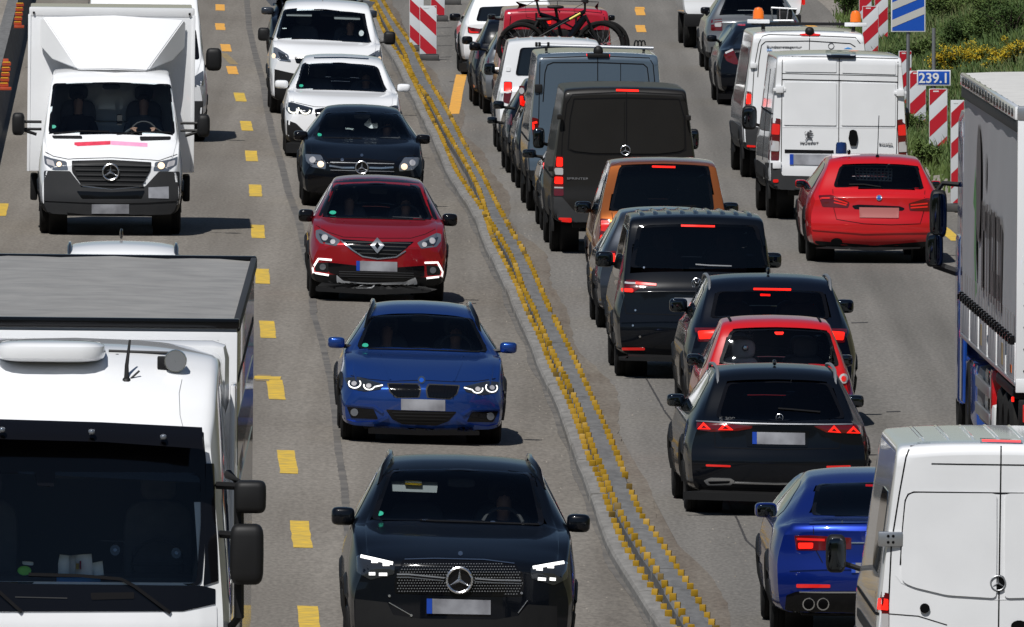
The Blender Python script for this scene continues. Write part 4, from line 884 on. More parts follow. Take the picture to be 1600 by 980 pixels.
v.panel('diamond_badge', 'alu', q((333, 247), (358, 275), (333, 303), (309, 275)), off=.03, rnd=0, step=3); v.panel('badge_core', 'gloss_black', q((333, 264), (342, 275), (333, 287), (324, 275)), off=.036, rnd=0, step=2)
v.ribbon('daytime_light', 'led_white', q((174, 326), (128, 322), (108, 354), (110, 370), (164, 379)), 3.0, off=.014, both=True)
v.panel('fog_recess', 'black_plastic', q((118, 335), (168, 334), (162, 370), (116, 364)), off=.005, both=True); v.disc('fog_lamp', 'lamp_glass', q((143, 350))[0], 5, off=.012, both=True)
v.panel('bumper_lower', 'black_plastic', q((95, 372), (165, 384), (192, 395), (300, 408), (470, 398), (500, 390), (566, 380), (566, 420), (505, 440), (330, 447), (120, 435)), off=.003)
v.panel('lower_grille', 'gloss_black', q((160, 334), (260, 345), (400, 352), (498, 345), (498, 384), (430, 391), (210, 384), (165, 370)), off=.006)
for i in range(3): v.ribbon('lower_slat', 'dark_grey', q((200, 366 + i * 8), (460, 372 + i * 8)), 1.4, off=.012)
v.panel('skid_plate', 'silver_plastic', q((190, 377), (215, 399), (300, 406), (430, 402), (466, 386), (474, 410), (410, 424), (260, 424), (192, 405)), off=.010); v.panel('skid_centre', 'black_plastic', q((228, 388), (440, 392), (425, 402), (240, 400)), off=.014)
v.plate(q((260, 329), (403, 333), (403, 367), (260, 363))); v.mirror(*q((85, 171))[0], 24, 20, 1.35, 'gloss_black')
v.disc('badge_sticker', 'sticker_green', q((178, 160))[0], 5.4, 3.2, off=-.012, th=.004); v.ribbon('wiper', 'seam', q((190, 178), (330, 181)), 1.3, off=.018); v.ribbon('wiper', 'seam', q((330, 181), (500, 186)), 1.3, off=.018)
v.ribbon('bonnet_gap', 'seam', q((120, 205), (160, 228), (215, 246), (330, 250), (450, 250), (500, 236), (535, 218)), .9, off=.003); v.ribbon('bonnet_crease', 'red_paint', q((215, 190), (245, 240)), 1.8, off=.006); v.ribbon('bonnet_crease', 'red_paint', q((450, 193), (425, 244)), 1.8, off=.006)
v.side_window([(1.4, 1.02), (2.0, 1.40), (3.4, 1.38), (3.8, 1.05), (2.6, 1.0)]); v.wheels(.83, 3.44, .335, .21); v.cabin(1.3, .98, 2.25, 1.33); v.farhole = (1.1, 1.40, .45); v.finish('red_paint', zclad=.33)
person(v, 'driver in grey at the wheel of the red small SUV', .36, 2.1, .40, 'shirt_grey'); person(v, 'front passenger in blue inside the red small SUV', -.36, 2.1, .40, 'shirt_blue', 'sit')
# ---- black saloon with star grille
q = Zq(Z3); v = V('car', 'black saloon with warm lit headlights and a star emblem in its grille', 'car', 564.5, 326, 1.2, GL)
front_car(v, 4.6, .88, 1.42, .72, .975, 1.2, 1.9, .53, zb=.2, plan=.25, wc=.75, hw=.80)
v.window('windscreen', q((342, 574), (540, 566), (738, 580), (802, 714), (540, 702), (292, 698)))
v.panel('headlight', 'lamp_glass', q((250, 786), (330, 790), (358, 835), (355, 864), (285, 852), (256, 822)), both=True); v.disc('headlamp_bulb', 'halogen', q((330, 838))[0], 5.2, 5, off=.012, both=True); v.disc('reflector_bowl', 'lamp_clear', q((288, 815))[0], 5, 5, off=.010, both=True)
v.panel('grille', 'gloss_black', q((363, 818), (540, 812), (702, 832), (722, 850), (690, 890), (560, 902), (400, 880), (368, 850)), off=.005)
for y in (832, 872): v.ribbon('grille_bar', 'steel', q((380, y - 4), (540, y), (705, y + 4)), 1.0, off=.012)
v.ribbon('grille_wing', 'chrome', q((374, 846), (440, 856), (502, 856)), 2.6, off=.014); v.ribbon('grille_wing', 'chrome', q((578, 856), (640, 858), (702, 854)), 2.6, off=.014); v.star(*q((540, 855))[0], 9.6, off=.03)
v.disc('trim_glint', 'chrome', q((440, 815))[0], 2.6, off=.01); v.disc('bonnet_star', 'chrome', q((540, 792))[0], 2.4, off=.02); v.ribbon('bonnet_gap', 'seam', q((258, 775), (340, 790), (365, 812), (540, 808), (705, 828), (740, 800), (815, 792)), .9, off=.003)
v.mirror(*q((228, 692))[0], 22, 15, 1.5, 'gloss_black'); v.panel('pale_mirror_back', 'light_seat', q((548, 636), (585, 600), (590, 630), (622, 628), (620, 656), (580, 655)), off=-.2, th=.01); v.panel('paper_slip', 'paper', q((455, 652), (498, 655), (496, 663), (455, 659)), off=-.05, th=.004, rnd=0, step=3)
v.disc('badge_sticker', 'sticker_green', q((320, 688))[0], 4.8, 3, off=-.012, th=.004); v.ribbon('wiper', 'seam', q((340, 702), (540, 706)), 1.2, off=.018)
v.panel('lower_intake', 'gloss_black', q((265, 890), (380, 905), (700, 912), (840, 905), (835, 990), (262, 985)), off=.004)
v.side_window([(1.6, .96), (2.2, 1.30), (3.5, 1.28), (4.0, 1.0), (2.8, .93)]); v.wheels(.80, 3.56, .325, .22); v.cabin(1.5, .93, 2.5, 1.24); v.finish('black_paint', zclad=.22)
person(v, 'driver of the black saloon with warm headlights', .37, 2.3, .32, 'shirt_dark')
# ---- white compact SUV
v = V('car', 'white compact SUV with sunroof, white mirrors and half hidden kidney grille', 'car', 534, 249, 1.2, GL)
front_car(v, 4.45, .905, 1.56, .78, 1.03, 1.15, 1.85, .60, zb=.22, plan=.25, wc=.78, hw=.80)
v.window('windscreen', q((232, 325), (430, 318), (622, 340), (668, 470), (430, 460), (200, 454)))
v.panel('sunroof', 'gloss_black', q((296, 286), (440, 284), (574, 291), (578, 304), (440, 297), (294, 299)), off=.006)
v.panel('headlight', 'lamp_smoke', q((148, 530), (175, 520), (292, 552), (282, 582), (170, 582), (152, 560)), both=True)
for P in (arc(192, 556, 26, 20, 200, -20), arc(252, 564, 23, 16, 190, -10)): v.ribbon('light_ring', 'led_cream', q(*P), 2.2, off=.012, both=True)
v.panel('kidney_grille', 'gloss_black', q((298, 558), (345, 550), (410, 556), (405, 604), (305, 597)), off=.006, both=True); v.panel('side_intake', 'black_plastic', q((156, 612), (205, 630), (268, 692), (200, 716), (158, 690)), off=.005, both=True)
v.panel('bumper_lower', 'black_plastic', q((150, 720), (330, 735), (640, 740), (690, 730), (690, 790), (150, 780)), off=.004)
v.mirror(*q((130, 430))[0], 21, 13, 1.5, 'white_paint'); v.disc('badge_sticker', 'sticker_green', q((231, 437))[0], 3.4, 2.4, off=-.012, th=.004); v.ribbon('bonnet_gap', 'seam', q((160, 512), (210, 525), (300, 545), (430, 548)), .8, off=.003); v.ribbon('bonnet_crease', 'white_paint', q((275, 470), (300, 535)), 1.6, off=.006)
v.side_window([(1.5, 1.02), (2.1, 1.42), (3.7, 1.40), (4.1, 1.05), (2.8, 1.0)]); v.wheels(.84, 3.51, .34, .22); v.cabin(1.4, .98, 2.4, 1.36, fabric='seat_fabric'); v.farhole = (1.12, 1.42, .5); v.finish('white_paint', zclad=.34)
person(v, 'driver of the white compact SUV', .37, 2.25, .42, 'shirt_dark')
# ---- white people carrier van
v = V('van', 'white people carrier with pale sun visors folded down and black lower bumper', 'van', 508, 181, 1.2, GL)
front_car(v, 4.95, .945, 1.87, 1.02, 1.22, .85, 1.65, .69, zb=.22, plan=.22, wc=.82, hw=.82)
v.window('windscreen', q((138, 48), (345, 46), (552, 70), (588, 220), (345, 204), (100, 196)))
for P in (((152, 66), (286, 67), (284, 84), (156, 82)), ((396, 78), (532, 84), (530, 102), (400, 98))): v.panel('sun_visor', 'headliner', q(*P), off=-.06, th=.01, rnd=0)
v.panel('windscreen_label', 'paper', q((134, 142), (156, 142), (156, 147), (134, 147)), off=-.02, th=.004, rnd=0, step=2); v.disc('hanging_cup', 'light_seat', q((537, 168))[0], 4, 5, off=-.05)
v.panel('headlight', 'lamp_glass', q((70, 246), (100, 240), (165, 280), (180, 318), (120, 310), (74, 276)), both=True); v.panel('lamp_housing', 'lamp_smoke', q((110, 262), (150, 280), (165, 308), (122, 300)), off=.010, both=True); v.disc('indicator_bulb', 'halogen', q((90, 285))[0], 3, 4, off=.012, both=True)
v.panel('grille', 'gloss_black', q((195, 290), (330, 300), (480, 300), (470, 335), (330, 340), (205, 322)), off=.006); v.panel('bumper_lower', 'black_plastic', q((60, 345), (190, 375), (330, 385), (600, 378), (600, 470), (330, 520), (62, 500)), off=.006)
v.mirror(*q((40, 175))[0], 19, 21, 1.1, 'black_plastic'); b = MB(); c = v.at(504, 4, 2.2); b.tube([(c.x, 2.2, 1.84), (c.x, 2.35, 2.0)], .008, 5); b.obj('antenna', 'black_plastic', v.root)
v.side_window([(1.2, 1.2), (1.8, 1.70), (4.4, 1.72), (4.7, 1.25), (2.6, 1.15)]); v.wheels(.88, 4.15, .335, .22); v.cabin(1.15, 1.16, 2.1, 1.62, rows=3); v.finish('white_paint', zclad=.3)
person(v, 'driver of the white people carrier with hands raised on the wheel', .40, 1.85, .68, 'shirt_dark')
# ---- black car at top edge
v = V('car', 'black car behind the white people carrier, cut by the top edge', 'car', 497, 119, 1.0, GL)
front_car(v, 4.6, .90, 1.62, .80, 1.05, 1.15, 1.85, .58, zb=.22); v.window('windscreen', [(448, -34), (547, -34), (560, 4), (500, 6), (436, 4)], hole=False, mt='dark_glass')
v.panel('headlight', 'lamp_glass', [(414, -2), (436, -4), (444, 6), (424, 10)], both=True); v.mirror(418, 17, 20, 12, 1.5, 'slate_grey'); v.panel('grille', 'gloss_black', [(455, 22), (540, 22), (535, 45), (460, 45)]); v.wheels(.85, 3.5, .34, .22); v.finish('black_paint', zclad=.3)
# ---- box lorry
q = Zq(Z1); v = V('box_lorry', 'white box lorry with roof deflector, black bumper and star grille', 'lorry', 172, 369, 1.15)
v.shape(2.75, .985, top=[(0, .98), (.05, 1.02), (.14, 1.07), (.72, 1.38), (1.45, 2.12), (1.72, 2.21), (2.1, 2.25), (2.75, 2.25)], belt=[(0, .86), (.72, 1.26), (2.75, 1.30)], w=[(0, .93), (.3, .965), (.8, .985), (2.75, .985)], wb=[(0, .87), (.4, .93), (2.75, .945)], wt=[(0, .80), (.72, .90), (1.45, .815), (1.8, .79), (2.75, .79)], bot=[(0, .28), (2.75, .3)], crown=[(0, .07), (.7, .09), (1.5, .05), (2.75, .05)], plan=.22, prof=[(.28, .03), (.5, 0), (.7, .02), (1.0, .06)])
v.window('windscreen', q((213, 336), (450, 331), (690, 339), (706, 541), (450, 538), (194, 536)), k=.95)
v.panel('headlight', 'lamp_glass', q((176, 625), (200, 636), (268, 651), (275, 686), (215, 686), (180, 660)), both=True); v.panel('lamp_reflector', 'lamp_clear', q((186, 640), (215, 648), (222, 672), (190, 662)), off=.010, both=True); v.disc('headlamp_bulb', 'halogen', q((650, 668))[0], 5.5, 5.5, off=.014); v.disc('headlamp_bulb', 'halogen', q((238, 662))[0], 4, 4, off=.014)
v.panel('bumper', 'dark_grey', q((178, 688), (282, 690), (330, 752), (450, 765), (585, 752), (640, 692), (724, 692), (732, 790), (700, 868), (450, 878), (196, 866), (162, 790)), off=.006)
v.panel('grille', 'black_plastic', q((288, 648), (450, 644), (612, 654), (606, 690), (572, 750), (450, 762), (328, 746), (290, 692)), off=.012)
for i in range(5): v.ribbon('grille_bar', 'dark_grey', q((296 + i * 7, 664 + i * 20), (450, 666 + i * 20), (606 - i * 7, 668 + i * 20)), 2.4, off=.028)
v.star(*q((446, 694))[0], 12.4, off=.05); v.panel('lower_intake', 'gloss_black', q((308, 770), (450, 775), (585, 768), (570, 800), (330, 800)), off=.012); v.ribbon('bumper_edge', 'dark_grey', q((166, 806), (300, 812), (450, 818), (600, 814), (722, 806)), 2.5, off=.018)
v.panel('number_plate', 'plate', q((369, 824), (521, 824), (521, 862), (369, 862)), off=.02, rnd=0); v.panel('grey_tape_patch', 'plate', q((598, 756), (680, 752), (681, 801), (599, 799)), off=.012, rnd=0)
v.panel('red_sticker', 'sticker_red', q((299, 574), (446, 568), (446, 583), (300, 590)), off=.005, rnd=0); v.panel('pink_sticker', 'sticker_pink', q((446, 568), (595, 577), (594, 592), (446, 583)), off=.005, rnd=0)
for P in (((208, 546), (330, 547), (333, 560), (215, 559)), ((562, 550), (690, 550), (688, 564), (566, 568))): v.panel('air_intake', 'black_plastic', q(*P), off=.006)
v.ribbon('bonnet_gap', 'seam', q((182, 612), (215, 630), (275, 642), (300, 640), (450, 636), (610, 645), (640, 648), (715, 622)), 1.0, off=.004)
v.ribbon('wiper', 'seam', q((215, 538), (330, 528), (440, 530)), 1.8, off=.02); v.ribbon('wiper', 'seam', q((470, 540), (580, 530), (690, 534)), 1.8, off=.02); v.disc('badge_sticker', 'sticker_green', q((215, 510))[0], 4.4, 3, off=-.012, th=.004)
v.panel('phone_holder', 'black_plastic', q((471, 460), (492, 460), (492, 504), (471, 504)), off=-.04, th=.02); v.panel('dash_paper', 'light_seat', q((380, 486), (515, 488), (515, 494), (380, 492)), off=-.2, th=.01, rnd=0, step=3)
v.mirror(*q((74, 500))[0], 20, 36, 1.0, 'black_plastic', both=True); 
for sg in (-1, 1):
    b = MB()
    for z in (1.42, 1.52): b.tube([(sg * .95, 1.05, z), (sg * 1.18, 1.03, z)], .022, 6)
    b.obj('mirror_bracket', 'black_plastic', v.root)
v.wheels(.97, 4.7, .345, .22, inset=.02); v.cabin(.95, 1.32, 2.15, 1.98, rows=1, x=.45); v.finish('white_paint', zclad=.45)
b = MB(); b.box(-1.12, 1.12, 2.5, 6.6, .80, 3.02, bev=.02); b.obj('cargo_box', 'van_white', v.root)
b = MB(); b.box(-1.135, 1.135, 2.49, 2.62, 2.93, 3.06, bev=.025); b.obj('top_rail', 'van_white', v.root)
for sg in (-1, 1):
    b = MB(); b.box(sg * 1.128 - .02, sg * 1.128 + .02, 2.485, 2.55, .80, 2.96, bev=.01); b.obj('corner_post', 'white_paint', v.root); b = MB(); b.blob((sg * 1.07, 2.48, 2.98), (.018, .02, .018), .9, 8, 6); b.obj('marker_lamp', 'gloss_black', v.root)
b = MB(); b.box(-1.0, 1.0, 2.9, 6.5, .45, .78, bev=.03); b.box(-1.10, -1.0, 3.2, 4.0, .38, .74, bev=.03); b.box(1.0, 1.10, 3.2, 4.0, .38, .74, bev=.03); b.obj('chassis', 'black_plastic', v.root)
cp = lambda x, y, dep: v.at(*q((x, y))[0], dep)
L0, L1, L2, L3 = cp(322, 284, 1.75), cp(180, 72, 2.42), cp(168, 82, 2.46), cp(168, 186, 2.46); L4 = cp(216, 240, 2.2); R0, R1_, R2_, R3_ = cp(588, 288, 1.75), cp(736, 84, 2.42), cp(742, 94, 2.46), cp(738, 192, 2.46); R4_ = cp(690, 244, 2.2)
T0, T1 = cp(460, 284, 1.60), cp(460, 66, 2.30)
vs = [L0, T0, R0, L1, T1, R1_, L2, L3, L4, R2_, R3_, R4_]; fs = [(0, 1, 4, 3), (1, 2, 5, 4), (0, 3, 6, 7, 8), (2, 11, 10, 9, 5)]
bm = bmesh.new(); bv = [bm.verts.new(x) for x in vs]; [bm.faces.new([bv[i] for i in f]) for f in fs]; bmesh.ops.recalc_face_normals(bm, faces=bm.faces[:]); bmesh.ops.solidify(bm, geom=bm.faces[:], thickness=.03); bmesh.ops.recalc_face_normals(bm, faces=bm.faces[:]); bmesh.ops.bevel(bm, geom=bm.edges[:], offset=.012, segments=2, affect='EDGES'); bm.verts.index_update()
mesh_obj('roof_deflector', [x.co.copy() for x in bm.verts], [[x.index for x in f.verts] for f in bm.faces], 'white_paint', v.root, angle=30); bm.free()
person(v, 'driver of the white box lorry seen dimly through the windscreen', .45, 2.0, .98, 'shirt_grey'); person(v, 'passenger of the white box lorry in dark clothes', -.45, 2.05, .98, 'shirt_dark', 'sit')
# ---- white van behind the box lorry
v = V('van', 'white van mostly hidden behind the box lorry, one black mirror sticking out', 'van', 224, 222, 1.3)
v.shape(5.6, 1.0, top=[(0, .98), (.05, 1.03), (.16, 1.09), (.75, 1.40), (1.45, 2.2), (1.8, 2.42), (2.4, 2.48), (5.5, 2.48), (5.6, 2.4)], belt=[(0, .86), (.75, 1.26), (5.6, 1.3)], w=[(0, .92), (.5, 1.0), (5.6, 1.0)], wb=[(0, .88), (.4, .95), (5.6, .96)], wt=[(0, .8), (.75, .9), (1.5, .84), (2, .82), (5.6, .82)], bot=[(0, .25), (5.6, .3)], crown=.06, plan=.22)
v.window('windscreen', [(142, 45), (306, 45), (312, 93), (136, 93)], hole=False, mt='dark_glass'); v.panel('headlight', 'lamp_glass', [(300, 122), (318, 110), (318, 134), (302, 136)], both=False); v.panel('headlight', 'lamp_glass', [(300, 122), (318, 110), (318, 134), (302, 136)], mirror=True)
v.panel('grille', 'black_plastic', [(165, 128), (285, 128), (275, 156), (175, 156)]); v.panel('bumper', 'dark_grey', [(130, 158), (318, 158), (318, 196), (130, 196)], off=.006); v.mirror(334, 93, 25, 36, 1.05, 'black_plastic'); v.wheels(.95, 4.2, .34, .22, inset=.02); v.finish('white_paint', zclad=.45)
# ---- white car hidden behind the articulated lorry
v = V('car', 'white car of which only the roof shows above the grey lorry trailer', 'car', 190, 612, 1.0, GL)
front_car(v, 4.3, .90, 1.60, .85, 1.05, 1.1, 1.8, .60, zb=.22); v.window('windscreen', [(110, 400), (190, 398), (270, 400), (284, 440), (190, 442), (98, 440)], hole=False, mt='dark_glass'); v.rails(.60, 1.8, 3.6, 1.63, 'slate_grey', .025)
b = MB(); b.blob((-.02, 3.2, 1.66), (.02, .10, .06), .8, 10, 8); b.obj('roof_fin', 'gloss_black', v.root); v.mirror(88, 430, 22, 16, 1.4, 'white_paint'); v.panel('grille', 'gloss_black', [(130, 500), (250, 500), (240, 530), (140, 530)]); v.panel('headlight', 'lamp_glass', [(85, 490), (125, 498), (122, 518), (88, 512)], both=True); v.wheels(.85, 3.4, .33, .22); v.finish('white_paint', zclad=.3)
# ================= vehicles driving away
def doors(v, P, w_=1.4, name='door_seam', both=False, m='seam'): v.ribbon(name, m, P, w_, off=.003, th=.006, both=both)
# ---- blue saloon bottom right
q = Zq(R6); v = V('car', 'deep blue saloon with twin round exhausts, half hidden by the white van at lower right', 'car', 1368, 1004, .95, GR)
rear_car(v, 4.94, .93, 1.44, 1.03, 1.35, .56, zb=.24, plan=.2, top=[(0, .98), (.03, 1.035), (.1, 1.06), (.5, 1.075), (1.25, 1.36), (1.6, 1.43), (2.2, 1.45), (2.9, 1.41), (3.3, 1.28), (3.75, 1.03), (4.5, .86), (4.94, .7)], yb=.5, wl=.80)
v.window('rear_window', q((336, 475), (362, 334), (628, 326), (892, 340), (920, 478), (628, 482)), mt='privacy_glass', ymax=2.4); v.panel('brake_light', 'lamp_red_lit', q((583, 336), (672, 338), (672, 348), (583, 346)), off=-.02, rnd=0, step=3)
v.panel('tail_light', 'lamp_red', q((262, 568), (330, 566), (520, 578), (520, 628), (408, 634), (272, 634)), both=True); v.panel('lit_segment', 'lamp_red_lit', q((279, 600), (348, 600), (346, 626), (281, 627)), off=.010, both=True); v.ribbon('lamp_band', 'lamp_red_mid', q((275, 583), (400, 588)), 4, off=.010, both=True); v.ribbon('tail_trim', 'chrome', q((520, 600), (628, 600), (740, 600)), 2, off=.01)
v.panel('diffuser', 'gloss_black', q((226, 836), (272, 820), (628, 818), (990, 822), (1032, 838), (1042, 962), (628, 970), (214, 960)), off=.006); v.ribbon('diffuser_trim', 'chrome', q((285, 822), (400, 824), (628, 824), (980, 824)), 2.2, off=.012)
for x in (327, 392): v.disc('exhaust_pipe', 'chrome', q((x, 877))[0], 9.8, off=.02, both=True); v.disc('exhaust_bore', 'seam', q((x, 877))[0], 8, off=.026, both=True)
v.panel('reflector', 'lamp_red_mid', q((270, 786), (425, 788), (425, 803), (272, 803)), off=.008, both=True); doors(v, q((345, 500), (350, 560)), both=True); doors(v, q((360, 634), (390, 690)), both=True); v.ribbon('boot_lip', 'deep_blue', q((330, 510), (628, 504), (925, 512)), 3, off=.02); v.ribbon('bumper_crease', 'deep_blue', q((240, 722), (400, 716), (628, 716)), 3, off=.012)
v.plate(q((520, 690), (736, 690), (736, 735), (520, 735))); v.disc('badge_glint', 'chrome', q((478, 506))[0], 2, off=.02)
v.mirror(*q((135, 452))[0], 36, 24, 2.95, 'deep_blue', glassy=True); v.side_window([(1.1, 1.06), (1.75, 1.34), (2.9, 1.33), (3.5, 1.02), (2.2, 1.0)]); v.wheels(1.0, 3.92, .35, .25); v.cabin(3.35, 1.0, 2.55, 1.28, rows=2, step=-.9, facing=1, wheelside=-1); v.finish('deep_blue', zclad=.25)
# ---- black estate
q = Zq(R5); v = V('car', 'black estate with four red triangle tail lights under a chrome strip', 'car', 1216, 807, 1.9, GR)
rear_car(v, 4.95, .925, 1.46, .955, .62, .60, zb=.23, plan=.17, cz=1.0, ycf=1.4, wl=.80)
v.window('rear_window', q((372, 190), (640, 182), (905, 192), (985, 370), (650, 386), (318, 366)), mt='privacy_glass', ymax=1.5)
v.ribbon('tail_trim', 'alu', q((220, 384), (400, 394), (640, 400), (880, 402), (1020, 400)), 1.8, off=.012)
v.panel('tail_light', 'lamp_red', q((222, 392), (330, 396), (510, 410), (505, 424), (430, 436), (300, 440), (225, 430)), both=False); v.panel('tail_light', 'lamp_red', q((820, 412), (900, 404), (1010, 402), (1066, 410), (1066, 448), (890, 446)), both=False)
for P in (((227, 426), (258, 391), (296, 428)), ((333, 431), (366, 396), (412, 432)), ((893, 441), (925, 407), (961, 446)), ((989, 447), (1024, 411), (1061, 449))):
    v.panel('lit_triangle', 'lamp_red_lit', q(*P), off=.012, rnd=0, step=3); c = (sum(p[0] for p in P) / 3, sum(p[1] for p in P) / 3 + 1.5); v.panel('triangle_core', 'lamp_red', q(*[(c[0] + (p[0] - c[0]) * .42, c[1] + (p[1] - c[1]) * .42) for p in P]), off=.017, rnd=0, step=2)
v.plate(q((508, 441), (778, 446), (778, 507), (508, 502))); v.panel('plate_recess', 'gloss_black', q((470, 432), (800, 436), (790, 520), (480, 516)), off=.006)
doors(v, q((315, 440), (318, 520), (640, 530), (950, 525), (972, 440)), 1); doors(v, q((150, 610), (400, 600), (640, 606), (1000, 606)), 1)
v.panel('reflector', 'lamp_red_mid', q((270, 606), (398, 611), (398, 621), (270, 617)), off=.008, both=True); v.panel('bumper_lower', 'black_plastic', q((150, 720), (640, 735), (1085, 720), (1085, 790), (640, 800), (150, 785)), off=.004)
v.panel('exhaust_trim', 'alu', q((258, 690), (290, 676), (400, 680), (420, 692), (400, 712), (280, 714)), off=.010, both=True); v.panel('exhaust_slot', 'seam', q((280, 694), (396, 692), (390, 704), (290, 708)), off=.016, both=True); v.ribbon('bumper_trim', 'alu', q((410, 702), (640, 708), (880, 706)), 2, off=.010)
v.star(*q((647, 367))[0], 5.4, disc=None); v.text('E 300 e', q((338, 376))[0], 4, 'chrome', 33); v.ribbon('wiper', 'seam', q((640, 320), (700, 324), (855, 338)), 2.2, off=.02)
v.rails(.585, .55, 2.6, 1.505, 'steel', .017); v.mirror(*q((118, 278))[0], 29, 20, 3.05, 'black_paint', glassy=True); b = MB(); b.blob((0, 1.1, 1.485), (.02, .08, .03), .8, 10, 6); b.obj('roof_fin', 'black_paint', v.root)
v.side_window([(.75, 1.0), (1.0, 1.34), (3.0, 1.36), (3.7, 1.0), (2.2, .95)]); v.wheels(.98, 3.94, .35, .25); v.cabin(3.6, .95, 2.75, 1.30, rows=2, step=-.9, facing=1, wheelside=-1); v.farhole = (1.08, 1.36, .6); v.finish('black_paint', zclad=.25)
# ---- red small hatchback
q = Zq(R4); v = V('car', 'small red hatchback with a sunlit pale headrest behind its rear window', 'car', 1214, 728, 1.5, GR)
rear_car(v, 3.57, .835, 1.53, .95, .5, .56, zb=.22, plan=.2, cz=1.0, ycf=.95, wl=.86)
v.window('rear_window', q((738, 600), (970, 592), (1212, 606), (1262, 772), (970, 775), (680, 758)), ymax=1.2, mt='glass')
v.panel('brake_light', 'lamp_red_lit', q((948, 608), (996, 608), (990, 622), (955, 622)), off=.012, step=3); v.disc('tail_light', 'lamp_clear', q((1282, 832))[0], 7.5, 8, off=.012); v.disc('tail_lens', 'lamp_red_mid', q((1282, 832))[0], 4.2, 4.6, off=.018); v.disc('tail_light', 'lamp_clear', q((1282, 832))[0], 7.5, 8, off=.012, mirror=True); v.disc('tail_lens', 'lamp_red_mid', q((1282, 832))[0], 4.2, 4.6, off=.018, mirror=True)
v.ribs([-.47, .47], .55, 1.9, 'seam', .018)
v.mirror(*q((565, 740))[0], 24, 18, 2.25, 'gloss_black', glassy=True); v.side_window([(.6, 1.0), (.8, 1.36), (2.1, 1.38), (2.6, 1.0), (1.6, .95)]); v.wheels(.58, 2.88, .29, .18); v.cabin(2.55, .96, 1.85, 1.28, rows=2, step=-.75, facing=1, wheelside=-1, fabric='seat_fabric', x=.33); v.farhole = (1.05, 1.42, .52)
c = v.at(*q((800, 690))[0], .78); b = MB(); b.blob((c.x, .78, c.z), (.13, .06, .10), .7); b.blob((c.x - .03, .82, c.z - .28), (.2, .07, .2), .5); b.obj('pale_headrest', 'light_seat', v.root)
b = MB(); b.blob((c.x + .02, .70, c.z + .01), (.035, .01, .035), 1, 10, 8); b.obj('sun_glint', 'chrome', v.root); v.panel('number_plate', 'plate', q((880, 850), (1060, 850), (1060, 888), (880, 888)), off=.01, rnd=0); v.finish('bright_red', zclad=.25)  # flat chrome bead by the headrest stands in for a glint of sun
person(v, 'driver of the small red hatchback seen from behind', -.33, 1.95, .40, 'shirt_dark', turn=pi)
# ---- dark blue SUV
v = V('car', 'dark blue SUV with silver roof rails and long red brake strip', 'car', 1205, 668, 1.6, GR)
rear_car(v, 4.65, .945, 1.63, 1.08, .68, .66, zb=.24, plan=.18, cz=1.1, ycf=1.2, wl=.82)
v.window('rear_window', q((668, 416), (930, 402), (1188, 416), (1216, 545), (930, 548), (640, 540)), ymax=1.4, mt='glass'); v.panel('brake_light', 'lamp_red_lit', q((849, 398), (1030, 401), (1030, 411), (849, 408)), off=.012, rnd=0, step=3); v.panel('brake_reflection', 'lamp_red_lit', q((882, 426), (930, 428), (930, 437), (882, 436)), off=-.06, rnd=0, step=3)  # glowing patch behind the glass stands for a brake light reflection
v.panel('tail_light', 'lamp_red', q((565, 588), (695, 588), (712, 600), (690, 655), (585, 655)), both=True); v.panel('lit_segment', 'lamp_red_lit', q((582, 604), (680, 598), (668, 640), (590, 644)), off=.010, both=True)
v.rails(.66, .62, 2.7, 1.68, 'steel', .018); b = MB(); b.blob((0, 1.2, 1.665), (.02, .09, .04), .8, 10, 6); b.obj('roof_fin', 'gloss_black', v.root); v.mirror(*q((490, 480))[0], 29, 22, 2.95, 'navy_black', glassy=True)
v.plate(q((820, 650), (1030, 650), (1030, 700), (820, 700))); v.panel('bumper_lower', 'black_plastic', q((520, 800), (930, 810), (1330, 800), (1330, 900), (520, 900)), off=.004); v.side_window([(.8, 1.12), (1.05, 1.50), (2.9, 1.52), (3.5, 1.12), (2.2, 1.05)]); v.wheels(.92, 3.74, .36, .25); v.cabin(3.4, 1.06, 2.6, 1.48, rows=2, step=-.9, facing=1, wheelside=-1); v.farhole = (1.2, 1.52, .62); v.finish('navy_black', zclad=.36)
person(v, 'driver of the dark blue SUV seen from behind', -.37, 2.65, .55, 'shirt_dark', turn=pi)
# ---- black people carrier
v = V('van', 'glossy black people carrier with a ribbed roof and slim red tail streaks', 'van', 1088, 593, 1.1, GV)
rear_car(v, 4.97, .95, 1.90, 1.06, .30, .755, zb=.26, plan=.14, cz=1.15, ycf=1.0, wl=.88, yb=.07)
v.window('rear_window', q((296, 98), (582, 90), (868, 98), (932, 302), (582, 308), (256, 300)), ymax=1.0, mt='privacy_glass'); v.panel('brake_light', 'lamp_red_lit', q((502, 95), (665, 99), (665, 108), (502, 104)), off=.014, rnd=0, step=3)
v.ribs([-.62 + i * .155 for i in range(9)], .42, 3.2, 'black_paint', .04)
v.panel('tail_light', 'lamp_red', q((182, 360), (290, 360), (386, 381), (300, 402), (275, 420), (214, 420), (185, 380)), both=True); v.ribbon('tail_streak', 'lamp_clear', q((186, 364), (250, 374), (300, 376)), 3, off=.012, both=True); v.ribbon('lit_streak', 'lamp_red_lit', q((285, 374), (384, 382)), 3.6, off=.012, both=True); v.panel('lit_segment', 'lamp_red_lit', q((214, 398), (274, 402), (274, 419), (216, 415)), off=.012, both=True)
b = MB(); hh, d = v.hit(*q((578, 376))[0]); c = hh - d * .02; R_ = 7.8 / v.s; b.tube([c + Vector((R_ * cos(2 * pi * i / 20), 0, R_ * sin(2 * pi * i / 20))) for i in range(20)], R_ * .1, 6, closed=True)
